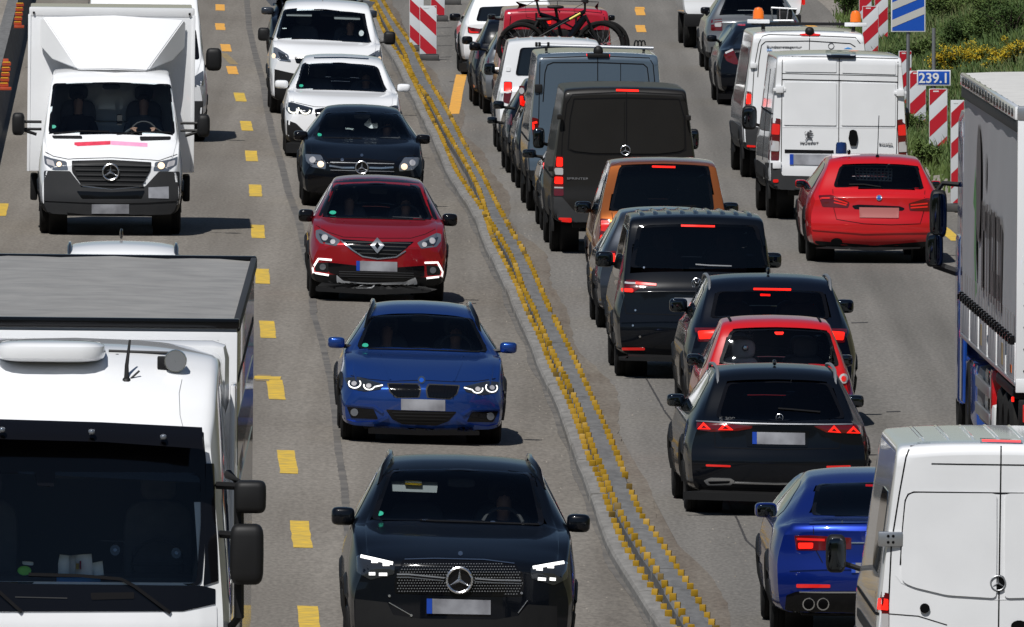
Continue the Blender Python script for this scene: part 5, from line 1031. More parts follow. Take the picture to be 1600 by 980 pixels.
for P in (((-.55, .75), (-.18, .05), (0, .45), (.18, .05), (.55, .75)), ((-.85, .4), (-.35, -.75), (0, .0), (.35, -.75), (.85, .4))): b.tube([c + Vector((x * R_, -.004, z * R_)) for x, z in P], R_ * .1, 5)
b.obj('round_badge', 'chrome', v.root); v.panel('number_plate', 'plate', q((470, 445), (690, 448), (690, 490), (470, 487)), off=.012, rnd=0)
doors(v, q((205, 300), (215, 350)), 1, both=True); doors(v, q((220, 430), (240, 520), (582, 530)), 1); v.ribbon('bumper_crease', 'black_paint', q((215, 560), (400, 555), (582, 556), (760, 558), (940, 562)), 3, off=.015); v.panel('reflector', 'lamp_red_mid', q((218, 684), (330, 684), (330, 697), (218, 697)), off=.008, both=True); v.panel('bumper_lower', 'black_plastic', q((200, 700), (582, 715), (960, 700), (950, 745), (582, 755), (205, 745)), off=.004)
for P in ((325, 300), (284, 505), (272, 578), (306, 632)): v.disc('trim_glint', 'chrome', q(P)[0], 1.6, off=.012)
v.ribbon('wiper', 'steel', q((572, 285), (640, 290), (745, 293)), 1.8, off=.022); v.mirror(*q((135, 260))[0], 29, 25, 3.75, 'gloss_black', glassy=True); v.side_window([(.35, 1.15), (.45, 1.68), (3.3, 1.70), (4.0, 1.15), (2.2, 1.1)]); v.wheels(.95, 4.07, .345, .24); v.cabin(4.0, 1.12, 2.95, 1.62, rows=3, step=-.85, facing=1, wheelside=-1); v.farhole = (1.25, 1.72, .65); v.finish('black_paint', zclad=.28)
# ---- slate hatchback squeezed between
v = V('car', 'slate blue hatchback half hidden behind the black people carrier', 'car', 1043, 516, 1.4, GR)
rear_car(v, 4.3, .885, 1.47, .95, .55, .56, zb=.22, plan=.2); v.window('rear_window', [(985, 355), (1043, 352), (1100, 355), (1114, 398), (1043, 402), (972, 398)], hole=False, mt='dark_glass'); v.panel('tail_light', 'lamp_red', [(952, 392), (962, 392), (964, 415), (953, 412)], both=True); v.panel('lit_segment', 'lamp_red_lit', [(954, 396), (961, 396), (962, 412), (955, 410)], off=.01, both=True); v.mirror(943, 404, 28, 24, 2.5, 'gloss_black', glassy=True)
v.side_window([(.65, .98), (.95, 1.34), (2.6, 1.36), (3.2, 1.0), (2, .94)]); v.panel('number_plate', 'plate', [(1010, 440), (1076, 440), (1076, 455), (1010, 455)], rnd=0); v.wheels(.8, 3.42, .325, .21); v.finish('slate_grey', zclad=.25)
# ---- orange van
q = Zq(R3); v = V('van', 'metallic orange compact van with a wide dark rear window', 'van', 1035, 470, 1.2, GV)
rear_car(v, 4.5, .89, 1.79, 1.02, .20, .66, zb=.25, plan=.10, cz=1.1, ycf=1.0, wl=.90, yb=.06)
v.window('rear_window', q((512, 436), (530, 425), (730, 421), (930, 425), (946, 440), (968, 640), (720, 645), (465, 640)), ymax=.8, mt='privacy_glass'); v.panel('brake_light', 'lamp_red_lit', q((670, 425), (782, 428), (782, 437), (670, 434)), off=.014, rnd=0, step=3)
v.panel('tail_light', 'lamp_red', q((422, 678), (468, 680), (478, 758), (470, 786), (418, 784), (416, 730)), both=True); v.panel('lit_segment', 'lamp_red_lit', q((424, 756), (474, 760), (468, 782), (420, 780)), off=.010, both=True); v.panel('lamp_upper', 'lamp_red_mid', q((426, 686), (464, 688), (470, 742), (424, 738)), off=.010, both=True)
v.ribbon('roof_edge', 'orange_paint', q((480, 420), (520, 405), (720, 400), (930, 408), (965, 425)), 2.5, off=.012); doors(v, q((478, 650), (484, 700), (500, 790)), 1, both=True); v.ribbon('wiper', 'seam', q((716, 636), (730, 622), (880, 618)), 1.8, off=.02); v.mirror(*q((340, 624))[0], 26, 19, 2.95, 'gloss_black', glassy=True)
v.side_window([(.4, 1.08), (.5, 1.58), (2.9, 1.60), (3.5, 1.1), (2, 1.04)]); v.panel('number_plate', 'plate', q((640, 720), (800, 720), (800, 756), (640, 756)), rnd=0); v.panel('bumper_lower', 'black_plastic', q((390, 890), (720, 900), (1040, 890), (1040, 960), (390, 960)), off=.004); v.wheels(.85, 3.53, .32, .21); v.cabin(3.5, 1.08, 2.6, 1.5, rows=2, step=-.9, facing=1, wheelside=-1); v.farhole = (1.2, 1.6, .6); v.finish('orange_paint', zclad=.3)
# ---- dark brown-black van
v = V('van', 'matt black panel van with a star emblem on its windowless twin rear doors', 'van', 975, 398, 1.2, GV)
van_rear(v, 5.9, .99, 2.26, .82, zb=.42, belt=1.15)
doors(v, q((232, 560), (240, 300), (262, 130), (290, 85), (548, 72), (815, 85), (842, 140), (862, 300), (870, 560)), 1.6)
for P in (((297, 106), (545, 101)), ((545, 372), (400, 372), (300, 362), (268, 348), (278, 200), (297, 106)), ((552, 101), (800, 108)), ((800, 108), (826, 200), (832, 350), (800, 364), (700, 374), (552, 374))): doors(v, q(*P), 2.0, 'panel_recess')
v.panel('door_pressing', 'brown_black', q((302, 112), (538, 107), (538, 366), (400, 366), (300, 356), (274, 344), (284, 200)), off=.012, th=.02, rad=5); v.panel('door_pressing', 'brown_black', q((560, 107), (796, 113), (820, 200), (826, 346), (796, 358), (700, 368), (560, 368)), off=.012, th=.02, rad=5); doors(v, q((548, 72), (548, 330)), 1.8); v.panel('brake_light', 'lamp_red_lit', q((498, 59), (607, 62), (607, 72), (498, 69)), off=.014, rnd=0, step=3)
v.panel('tail_light', 'lamp_red', q((208, 378), (245, 380), (247, 570), (200, 570), (202, 440)), both=True); v.panel('lit_segment', 'lamp_red_lit', q((214, 384), (243, 386), (243, 430), (212, 430)), off=.010, both=True); v.panel('lamp_clear_band', 'lamp_clear', q((204, 436), (245, 437), (245, 470), (202, 468)), off=.012, both=True); v.panel('lit_segment', 'lamp_red_lit', q((203, 478), (244, 480), (244, 514), (203, 512)), off=.010, both=True); v.ribbon('lamp_clear_strip', 'lamp_clear', q((202, 530), (245, 531)), 2.2, off=.012, both=True)
v.star(*q((543, 352))[0], 7.4, disc=None); v.text('SPRINTER', q((262, 492))[0], 3.6, 'alu', 34); v.panel('bumper', 'dark_grey', q((182, 574), (240, 576), (300, 645), (548, 650), (800, 645), (872, 574), (905, 580), (900, 700), (548, 720), (184, 700)), off=.02)
v.panel('reflector', 'lamp_red_mid', q((222, 674), (286, 676), (286, 698), (224, 696)), off=.03, both=True); b = MB(); b.box(-.05, .05, -.08, .1, .45, .55, bev=.02); b.obj('tow_hitch', 'black_plastic', v.root)
for sg in (-1, 1):
    for z in (1.85, 1.15): b = MB(); xh = .98 - .16 * max(0, z - 1.15); b.box(sg * xh - .05, sg * xh + .02, -.02, .05, z - .035, z + .035, bev=.01); b.obj('door_hinge', 'brown_black', v.root)
v.flank('side_panel_seam', 'seam', [(.1, 1.02), (5.0, 1.02), (5.0, 1.05), (.1, 1.05)]); v.side_window([(3.9, 1.35), (4.1, 1.9), (4.6, 1.85), (5.0, 1.4)]); v.mirror(*q((128, 293))[0], 19, 33, 4.75, 'black_plastic', glassy=True); v.wheels(1.2, 4.85, .345, .25, inset=.01); v.finish('brown_black', zclad=.62)
# ---- dark hatch beside
v = V('car', 'charcoal hatchback showing only its left edge beside the matt black van', 'car', 941, 363, 1.3, GR); rear_car(v, 4.2, .88, 1.46, .95, .5, .56, zb=.22, plan=.2); v.panel('tail_light', 'lamp_red', [(846, 250), (856, 250), (857, 274), (848, 272)], both=True); v.panel('lit_segment', 'lamp_red_lit', [(848, 254), (854, 254), (855, 266), (849, 265)], off=.01, both=True); v.window('rear_window', [(878, 205), (941, 203), (1000, 205), (1012, 245), (870, 245)], hole=False, mt='dark_glass')
v.mirror(827, 240, 22, 14, 2.5, 'gloss_black', glassy=True); v.panel('bumper_lower', 'black_plastic', [(850, 318), (1030, 318), (1030, 340), (850, 340)]); v.side_window([(.6, .97), (.9, 1.32), (2.5, 1.34), (3.1, .98), (2, .93)]); v.wheels(.8, 3.4, .32, .21); v.finish('slate_grey', zclad=.3)
# ---- grey blue van with roof bar
q = Zq(R1); v = V('van', 'grey blue panel van with a silver roof bar across it', 'van', 932, 334, 1.2, GV); van_rear(v, 5.9, .99, 2.30, .86, zb=.42, belt=1.15, wl=.9)
doors(v, q((495, 640), (500, 420), (502, 320), (520, 296), (797, 286), (1060, 296), (1080, 330), (1090, 440)), 1.4); doors(v, q((518, 520), (528, 370), (540, 332), (570, 320), (797, 320), (1030, 328), (1050, 345), (1062, 440)), 1.6, 'panel_recess'); doors(v, q((797, 290), (797, 440)), 1.4); doors(v, q((914, 322), (914, 440)), 1.0)
v.panel('brake_light', 'lamp_red_lit', q((738, 275), (860, 278), (858, 291), (742, 288)), off=.014, rnd=0, step=3); c = v.at(*q((800, 262))[0], .1); b = MB(); b.blob((c.x, .12, c.z), (.07, .07, .08), .9); b.box(c.x - .16, c.x + .16, .05, .2, c.z - .09, c.z - .03, bev=.02); b.obj('camera_dome', 'black_plastic', v.root)
v.panel('tail_light', 'lamp_red', q((458, 598), (494, 606), (494, 700), (466, 700)), both=True); v.ribbon('lit_hook', 'lamp_red_lit', q((470, 662), (468, 628), (488, 624)), 3.5, off=.012, both=True); v.mirror(*q((495, 705))[0], 19, 34, 4.75, 'black_plastic', glassy=True)
for P in ((495, 452), (1086, 452)):
    c, d = v.hit(*q(P)[0]); b = MB(); b.box(c.x - .055, c.x + .055, c.y - .03, c.y + .03, c.z - .06, c.z + .06, bev=.015); b.obj('door_hinge', 'black_plastic', v.root)
a = v.at(*q((480, 230))[0], 1.6); e = v.at(*q((1082, 246))[0], 1.6); b = MB(); b.tube([a, e], .024, 8); bar = b.obj('roof_bar', 'alu', v.root)
for x in (484, 500, 545): c = v.at(*q((x, 228))[0], 1.6); b = MB(); b.box(c.x - .018, c.x + .018, 1.57, 1.63, c.z - .03, c.z + .035, bev=.006); b.obj('bar_stop', 'black_plastic', bar)
c = v.at(*q((1012, 232))[0], 1.6); b = MB()
for k in range(3): b.tube([(c.x - .05 + k * .05 + .03 * cos(t * .6), 1.6, c.z - .0 + .07 * sin(t * .6)) for t in range(7)], .012, 5)
b.obj('ladder_clamp', 'black_plastic', bar)
for x in (-.7, .7): b = MB(); b.tube([(x, 1.6, 2.28), (x, 1.6, (a.z + e.z) / 2)], .02, 6); b.obj('bar_foot', 'black_plastic', bar)
b = MB(); b.box(-.9, .9, -.04, .15, .42, .62, bev=.03); b.obj('bumper', 'dark_grey', v.root); v.flank('side_panel_seam', 'seam', [(.1, 1.02), (5.0, 1.02), (5.0, 1.05), (.1, 1.05)]); v.wheels(1.2, 4.85, .345, .25, inset=.01); v.finish('grey_blue', zclad=.6)
# ---- dark MPV with high tail lights
v = V('car', 'dark navy estate with tall tail lights beside the grey blue van', 'car', 899, 297, 1.3, GR); rear_car(v, 4.6, .9, 1.62, 1.02, .35, .62, zb=.24, plan=.18, wl=.86)
v.panel('tail_light', 'lamp_red', [(811, 134), (819, 134), (821, 168), (812, 166)], both=True); v.disc('lamp_top', 'lamp_clear', (815, 142), 4, 5, off=.01, both=True); v.panel('lit_segment', 'lamp_red_lit', [(812, 150), (818, 150), (818, 166), (813, 164)], off=.01, both=True); v.window('rear_window', [(838, 138), (899, 136), (958, 138), (966, 180), (830, 180)], hole=False, mt='dark_glass'); v.mirror(779, 164, 18, 13, 2.9, 'gloss_black', glassy=True); v.panel('bumper_lower', 'black_plastic', [(810, 255), (990, 255), (990, 275), (810, 275)]); v.side_window([(.5, 1.05), (.7, 1.48), (2.8, 1.5), (3.4, 1.05), (2, 1.0)]); v.wheels(.9, 3.65, .335, .22); v.finish('navy_black', zclad=.3)
v = V('car', 'black hatchback behind the dark navy estate, only its left sliver visible', 'car', 880, 273, 1.3, GR); rear_car(v, 4.3, .89, 1.46, .95, .5, .56, zb=.22, plan=.18); v.panel('tail_light', 'lamp_red', [(790, 178), (800, 178), (800, 196), (791, 194)], both=True); v.window('rear_window', [(820, 128), (880, 126), (938, 128), (950, 160), (812, 160)], hole=False, mt='dark_glass'); v.mirror(769, 188, 16, 11, 2.5, 'gloss_black', glassy=True); v.panel('number_plate', 'plate', [(850, 205), (910, 205), (910, 218), (850, 218)], rnd=0); v.wheels(.82, 3.42, .32, .21); v.finish('black_paint', zclad=.3)
# ---- white compact van
v = V('van', 'white compact van with a single wide rear window, in front of the grey blue van', 'van', 864, 240, 1.2, GV); rear_car(v, 4.4, .895, 1.80, 1.02, .16, .70, zb=.25, plan=.09, cz=1.1, ycf=1.0, wl=.93, yb=.05)
v.window('rear_window', q((402, 244), (572, 238), (742, 244), (768, 385), (572, 390), (376, 385)), hole=False, mt='dark_glass'); v.panel('tail_light', 'lamp_red', q((318, 416), (360, 418), (360, 470), (345, 532), (314, 522)), both=True); v.panel('lit_segment', 'lamp_red_lit', q((321, 420), (356, 421), (357, 466), (319, 466)), off=.010, both=True); v.panel('fuel_flap', 'van_white', q((328, 340), (352, 340), (352, 364), (328, 364)), off=.01)
for x in (484, 497, 510, 538): v.disc('roof_vent', 'seam', q((x, 232))[0], 1.2, 1.6, off=.01)
v.ribs([-.55 + i * .22 for i in range(6)], .4, 3.0, 'van_white', .03)
v.mirror(765, 108, 18, 19, 3.0, 'gloss_black', glassy=True); v.panel('bumper', 'dark_grey', [(778, 190), (950, 190), (950, 218), (778, 218)], off=.01); v.side_window([(2.2, 1.1), (2.4, 1.58), (3.0, 1.58), (3.5, 1.12)]); v.panel('number_plate', 'plate', [(838, 172), (890, 172), (890, 184), (838, 184)], rnd=0); v.wheels(.85, 3.5, .32, .21); v.finish('van_white', zclad=.3)
# ---- red van with bicycle carrier
v = V('van', 'red panel van carrying two bicycles on its rear doors', 'van', 868, 203, 1.2, GV); van_rear(v, 4.95, .95, 1.99, .84, zb=.3, belt=1.05, r=.12)
doors(v, Zq((770, 0, .1327))((185, 450), (210, 200), (240, 60), (270, 25), (760, 12), (1250, 25), (1290, 80), (1320, 250)), 1.2); doors(v, Zq((770, 0, .1327))((760, 12), (760, 230)), 1.0); v.ribbon('side_lettering', 'retro_white', Zq(R1)((300, 90), (308, 60)), 2.0, off=.006)
v.panel('tail_light', 'lamp_red', [(776, 92), (786, 92), (786, 128), (775, 128)], both=True); v.panel('brake_light', 'lamp_red_lit', [(856, 32), (861, 32), (861, 37), (856, 37)], off=.014, rnd=0, step=2); v.mirror(955, 28, 12, 9, 3.6, 'gloss_black'); v.flank('side_stripe', 'seam', [(.1, .9), (4.2, .9), (4.2, .93), (.1, .93)]); v.panel('number_plate', 'plate', [(842, 120), (892, 120), (892, 131), (842, 131)], rnd=0); v.panel('bumper', 'dark_grey', [(780, 150), (955, 150), (955, 176), (780, 176)], off=.01); v.wheels(.95, 4.0, .33, .22, inset=.02); v.finish('van_red', zclad=.32); redvan = v
def V3(px, py, y): return redvan.at(px, py, y)
root = empty('bike_carrier', mw=redvan.M); tag(root, 'black bicycle carrier hanging on the rear of the red van', 'bike carrier')
b = MB()
for x in (838, 900): b.tube([V3(x, 112, -.06), V3(x, 112, -.55)], .025, 6); b.tube([V3(x, 20, -.03), V3(x, 108, -.08)], .018, 6)
b.obj('carrier_arm', 'black_plastic', root)
for y in (-.22, -.50): b = MB(); b.tube([V3(772, 108, y), V3(972, 110, y)], .03, 6); b.obj('wheel_rail', 'alu', root)
b = MB(); b.box(V3(792, 0, -.15).x, V3(952, 0, -.15).x, -.19, -.14, V3(850, 66, -.15).z, V3(850, 46, -.15).z, bev=.02); b.obj('lamp_board', 'black_plastic', root)
b = MB(); b.box(V3(842, 0, -.6).x, V3(896, 0, -.6).x, -.62, -.60, V3(850, 120, -.6).z, V3(850, 106, -.6).z); b.obj('carrier_plate', 'plate', root)
def bicycle(label, y, wl, wr, rad, hb, sad, bb, head, cols):
    root = empty('bicycle', mw=redvan.M); tag(root, label, 'bicycle', 'bicycles on the red van'); P = lambda a: V3(a[0], a[1], y); R_ = rad / redvan.s; hubs = []
    for c in (wl, wr):
        h = P(c); hubs.append(h); w_ = MB(); w_.tube([h + Vector((R_ * cos(2 * pi * i / 32), 0, R_ * sin(2 * pi * i / 32))) for i in range(32)], .036, 7, closed=True); o = w_.obj('wheel', 'rubber', root)
        w_ = MB(); w_.tube([h + Vector((R_ * .91 * cos(2 * pi * i / 32), 0, R_ * .91 * sin(2 * pi * i / 32))) for i in range(32)], .014, 6, closed=True); w_.obj('rim', 'gloss_black', o)
        w_ = MB()
        for i in range(14): t = 2 * pi * i / 14; w_.tube([h, h + Vector((R_ * .9 * cos(t), .01 * (-1) ** i, R_ * .9 * sin(t)))], .003, 4)
        w_.obj('spokes', 'steel', o); w_ = MB(); w_.lathe([(-.05, .02), (0, .03), (.05, .02)], 'y', h, 10); w_.lathe([(.03, .09), (.034, .09)], 'y', h, 14); w_.obj('hub', 'black_plastic', o)
    Hd, Bb, Sd, Hb = P(head), P(bb), P(sad), P(hb); front = hubs[0] if abs(hubs[0].x - Hd.x) < abs(hubs[1].x - Hd.x) else hubs[1]; rear = hubs[1] if front is hubs[0] else hubs[0]
    seat = Bb + (Sd - Bb) * .72; b = MB(); b.tube([Hd + Vector((0, 0, -.08)), Bb], .06, 8); b.obj('down_tube', cols[0], root); b = MB(); b.tube([Hd, seat], .034, 8); b.obj('top_tube', cols[1], root)
    b = MB(); b.tube([Bb, Sd], .026, 8); b.obj('seat_tube', cols[0], root)
    for sg in (-1, 1): b = MB(); b.tube([seat, rear + Vector((0, sg * .06, 0)), Bb], .02, 6); b.obj('rear_stay', cols[0], root); b = MB(); b.tube([Hd + Vector((0, sg * .05, -.06)), front + Vector((0, sg * .06, 0))], .026, 6); b.obj('fork_leg', 'black_plastic', root)
    b = MB(); b.tube([Hd, Hb], .018, 6); b.tube([Hb + Vector((-.04, -.34, .02)), Hb + Vector((.02, -.12, 0)), Hb, Hb + Vector((.02, .12, 0)), Hb + Vector((-.04, .34, .02))], .014, 6); b.blob(Hb + Vector((.01, 0, .02)), (.05, .06, .04), .7, 8, 6); b.obj('handlebar', 'black_plastic', root)
    b = MB(); b.blob(Sd + Vector((0, 0, .02)), (.14, .07, .03), .7, 10, 6); b.obj('saddle', 'black_plastic', root)
    b = MB(); b.lathe([(-.035, .09), (-.03, .095), (-.025, .09)], 'y', Bb, 16); b.tube([Bb + Vector((0, -.05, 0)), Bb + Vector((.12, -.05, -.12))], .012, 5); b.box(Bb.x + .08, Bb.x + .17, Bb.y - .12, Bb.y - .05, Bb.z - .14, Bb.z - .11); b.obj('crankset', 'black_plastic', root)
    b = MB(); b.tube([Hb + Vector((0, -.05, 0)), Hb + Vector((-.18, -.1, -.1)), Hb + Vector((-.16, -.05, -.28)), Hd + Vector((0, -.03, -.1))], .005, 5); b.obj('brake_cable', 'black_plastic', root)
bicycle('black mountain bike with its handlebar at the left on the red van', -.22, (822, 68), (946, 70), 35, (838, 0), (868, 13), (880, 76), (843, 22), ('gloss_black', 'gloss_black'))
bicycle('black mountain bike nearer the camera, strapped outermost on the red van', -.50, (815, 74), (938, 72), 36, (914, 4), (850, 32), (876, 78), (914, 18), ('gloss_black', 'gloss_black'))
b = MB(); b.tube([V3(838, 60, -.56), V3(905, 22, -.56)], .011, 6); o = b.obj('holding_arm', 'dark_grey', bpy.data.objects['bike_carrier']); b = MB(); b.tube([V3(890, 30.5, -.565), V3(907, 20.8, -.565)], .02, 6); b.obj('yellow_sleeve', 'yellow_label', o)
# ---- grey, navy and white cars left of the red van
v = V('car', 'silver grey car of which only a narrow side shows left of the red van', 'car', 836, 180, 1.3, GR); rear_car(v, 4.4, .89, 1.48, .95, .55, .56, zb=.22); v.panel('tail_light', 'lamp_red', [(757, 86), (764, 86), (764, 100), (757, 100)], both=True); v.window('rear_window', [(780, 46), (836, 44), (892, 46), (902, 78), (770, 78)], hole=False, mt='dark_glass'); v.mirror(742, 73, 18, 13, 2.5, 'gloss_black'); v.side_window([(.6, .97), (.9, 1.32), (2.5, 1.34), (3.1, .98), (2, .93)]); v.wheels(.82, 3.45, .32, .21); v.finish('silver_grey', zclad=.3)
v = V('car', 'navy hatchback with a small orange side marker, just right of the white crossover', 'car', 820, 168, 1.3, GR); rear_car(v, 4.3, .9, 1.52, .97, .5, .60, zb=.22); v.panel('tail_light', 'lamp_red', [(741, 76), (748, 76), (748, 92), (742, 92)], both=True); v.window('rear_window', [(760, 34), (820, 32), (878, 34), (890, 68), (752, 68)], hole=False, mt='dark_glass'); v.mirror(730, 63, 17, 13, 2.5, 'gloss_black'); v.disc('side_marker', 'amber', (738, 135), 4, 3, off=.01); v.side_window([(.6, .99), (.9, 1.36), (2.5, 1.38), (3.1, 1.0), (2, .95)]); v.wheels(.82, 3.42, .33, .21); v.finish('navy_black', zclad=.3)
v = V('car', 'white crossover with angular red tail lights, at the top beside the median beacons', 'car', 799, 119, 1.5, GR); rear_car(v, 4.5, .92, 1.55, .98, .75, .60, zb=.24, plan=.2)
v.window('rear_window', q((195, 36), (360, 30), (530, 36), (550, 108), (360, 112), (175, 108)), hole=False, mt='dark_glass'); v.panel('tail_light', 'lamp_red', q((132, 135), (150, 140), (210, 150), (206, 172), (150, 172), (134, 168)), both=True); v.panel('lit_segment', 'lamp_red_mid', q((136, 142), (150, 160), (190, 162), (188, 170), (142, 169)), off=.01, both=True); v.panel('lamp_tip', 'gloss_black', q((195, 145), (250, 150), (245, 168), (200, 168)), off=.012, both=True); v.mirror(711, 27, 18, 12, 2.8, 'gloss_black')
v.panel('bumper_lower', 'black_plastic', [(716, 94), (880, 94), (880, 112), (716, 112)]); v.side_window([(.75, 1.0), (1.1, 1.38), (2.8, 1.40), (3.3, 1.02), (2, .97)]); b = MB(); b.blob((-.02, 1.0, 1.56), (.02, .09, .035), .8, 10, 6); b.obj('roof_fin', 'gloss_black', v.root); v.wheels(.88, 3.6, .345, .24); v.finish('white_paint', zclad=.3)
# ================= right lane
# ---- white van, near
q = Zq(R6); v = V('van', 'white high van cut by the lower right corner, star emblem on its doors', 'van', 1561, 1175, 1.0, GV); van_rear(v, 6.0, 1.0, 2.48, .83, zb=.45, belt=1.15, r=.11)
doors(v, q((682, 980), (700, 600), (735, 380), (765, 215), (785, 165), (830, 149), (1194, 148), (1560, 149), (1605, 165), (1625, 215)), 2.2); doors(v, q((1194, 150), (1182, 980)), 2.2); doors(v, q((880, 244), (1000, 246), (1297, 250), (1500, 250)), 1.8, 'panel_recess'); doors(v, q((740, 700), (750, 540), (762, 410), (775, 382), (800, 372), (1297, 378), (1590, 376), (1630, 410)), 2.4, 'panel_recess')
v.panel('door_pressing', 'van_white', q((742, 700), (752, 540), (764, 412), (778, 384), (802, 375), (1176, 378), (1172, 850), (950, 836), (800, 800), (748, 776)), off=.014, th=.03, rad=8); v.panel('door_pressing', 'van_white', q((1212, 378), (1588, 378), (1628, 412), (1640, 700), (1600, 800), (1400, 845), (1208, 850)), off=.014, th=.03, rad=8); doors(v, q((718, 745), (745, 780), (800, 805), (950, 842), (1180, 856), (1400, 850)), 1.2, 'door_crease', m='van_white'); doors(v, q((690, 920), (820, 930), (950, 970)), 1.4)
v.panel('brake_light', 'lamp_red', q((1098, 128), (1288, 134), (1292, 154), (1100, 150)), off=.014, rnd=0, step=3); v.panel('lit_strip', 'lamp_red_lit', q((1106, 134), (1284, 139), (1284, 148), (1108, 144)), off=.02, rnd=0, step=3)
for P in ((696, 583), (1692, 583)):
    c, d = v.hit(*q(P)[0]); b = MB(); b.box(c.x - .10, c.x + .10, c.y - .035, c.y + .03, c.z - .06, c.z + .06, bev=.015); hg = b.obj('door_hinge', 'alu', v.root)
    for dx in (-.02, .02):
        for dz in (-.025, .025): b = MB(); b.blob((c.x + dx, c.y - .037, c.z + dz), (.012, .006, .012), 1, 8, 6); b.obj('hinge_bolt', 'seam', hg)
v.disc('badge_plate', 'gloss_black', q((1180, 782))[0], 13.5, off=.008); v.star(*q((1180, 782))[0], 11.5, 'steel', disc=None, off=.018); v.disc('door_lock', 'gloss_black', q((850, 895))[0], 7.8, off=.02); v.disc('rear_handle', 'gloss_black', q((1275, 975))[0], 13, 9, off=.03); v.disc('door_dent', 'van_white', q((1003, 685))[0], 5, off=.004)
v.panel('tail_light', 'lamp_red', q((628, 816), (690, 828), (690, 1000), (622, 1000)), both=True); v.panel('lit_segment', 'lamp_red_lit', q((640, 848), (686, 854), (686, 905), (634, 900)), off=.010, both=True); v.panel('lamp_clear_band', 'lamp_clear', q((626, 918), (688, 920), (688, 985), (624, 985)), off=.012, both=True)
v.ribs([-.6 + i * .2 for i in range(7)], .3, 4.0, 'van_white', .022)
v.flank('side_panel_glass', 'dark_glass', [(.55, 1.40), (.55, 2.05), (2.0, 2.05), (2.0, 1.40)], ); v.flank('side_panel_seam', 'seam', [(.1, 1.08), (4.6, 1.08), (4.6, 1.11), (.1, 1.11)]); v.flank('rub_strip', 'black_plastic', [(.3, .86), (4.3, .86), (4.3, .95), (.3, .95)]); v.mirror(*q((450, 648))[0], 33, 62, 4.75, 'black_plastic', glassy=True)
b = MB(); b.box(-.98, .98, -.06, .12, .45, .66, bev=.03); b.obj('bumper', 'dark_grey', v.root); v.wheels(1.25, 4.9, .345, .25, inset=.01); v.finish('van_white', zclad=.6)
# ---- red estate with blue beacon
q = Zq(R2); v = V('car', 'bright red estate with a blue beacon on the roof and a dog guard inside', 'car', 1368, 412, 1.2, GR); rear_car(v, 4.9, .925, 1.43, .93, .6, .60, zb=.22, plan=.2, cz=1.0, ycf=1.35, wl=.82)
v.window('rear_window', q((612, 604), (755, 600), (896, 606), (919, 690), (755, 688), (587, 682)), mt='glass', ymax=1.4); v.panel('tail_light', 'lamp_red', q((533, 712), (580, 710), (648, 738), (642, 758), (548, 754)), both=False); v.panel('tail_light', 'lamp_red', q((862, 742), (930, 722), (942, 724), (940, 770), (866, 768)), both=False)
for P in (((590, 726), (640, 742)), ((590, 738), (636, 748)), ((545, 722), (575, 722))): v.ribbon('lamp_bar', 'lamp_red_mid', q(*P), 2.2, off=.010)
for P in (((870, 748), (932, 742)), ((870, 758), (932, 754))): v.ribbon('lamp_bar', 'lamp_red_mid', q(*P), 2.2, off=.010)
v.disc('round_badge', 'chrome', q((755, 721))[0], 4.6, off=.012); v.disc('badge_face', 'sign_blue', q((755, 721))[0], 2.8, off=.018); v.panel('plate_recess', 'gloss_black', q((655, 750), (680, 746), (830, 752), (850, 760), (840, 768), (665, 762)), off=.005); v.panel('number_plate', 'plate_pinkish', q((682, 756), (828, 758), (826, 795), (684, 793)), off=.01, rnd=0)
doors(v, q((586, 690), (590, 760), (600, 800), (700, 816), (800, 820), (905, 816), (918, 770), (922, 695)), .9); v.ribbon('bumper_crease', 'bright_red', q((500, 835), (700, 850), (935, 845)), 2.5, off=.012); v.panel('bumper_lower', 'black_plastic', q((520, 878), (740, 895), (940, 880), (940, 905), (740, 915), (520, 905)), off=.004); v.disc('exhaust_pipe', 'gloss_black', q((600, 882))[0], 9, 6, off=.012)
c = v.at(*q((617, 552))[0], 1.2); b = MB(); b.lathe([(-.08, .075), (.04, .072), (.07, .06), (.075, .01)], 'z', (c.x, 1.2, c.z + .05), 18); bc = b.obj('blue_beacon', 'beacon_blue', v.root); b = MB(); b.box(c.x - .13, c.x + .26, 1.1, 1.3, c.z - .09, c.z - .035, bev=.02); b.obj('beacon_base', 'white_paint', bc)
c = v.at(*q((749, 572))[0], .75); b = MB(); b.tube([(c.x, .75, c.z - .02), (c.x, .75, c.z + .03)], [.03, .018], 8); b.tube([(c.x, .75, c.z), (c.x + .02, .85, c.z + .55)], .006, 5); b.obj('antenna', 'gloss_black', v.root)
c = v.at(*q((645, 555))[0], .9); b = MB(); b.blob((c.x, .9, c.z), (.025, .03, .035), .8, 8, 6); b.obj('roof_aerial', 'gloss_black', v.root)
b = MB(); A = [v.at(*q(P)[0], 1.0) for P in ((668, 612), (802, 616), (800, 660), (672, 655))]
for k in range(11): t = k / 10; b.tube([A[0] + (A[1] - A[0]) * t, A[3] + (A[2] - A[3]) * t], .008, 4)
for k in range(5): t = k / 4; b.tube([A[0] + (A[3] - A[0]) * t, A[1] + (A[2] - A[1]) * t], .008, 4)
b.obj('dog_guard', 'white_paint', v.root); v.ribbon('wiper', 'seam', q((645, 672), (700, 672), (762, 681)), 2, off=.02); v.mirror(1251, 287, 18, 13, 3.0, 'bright_red', glassy=True); v.side_window([(.7, .97), (.95, 1.30), (3.0, 1.32), (3.6, .98), (2.2, .92)]); v.wheels(.97, 3.94, .335, .24); v.cabin(3.6, .93, 2.75, 1.26, rows=2, step=-.9, facing=1, wheelside=-1); v.farhole = (1.05, 1.34, .6); v.finish('bright_red', zclad=.24)
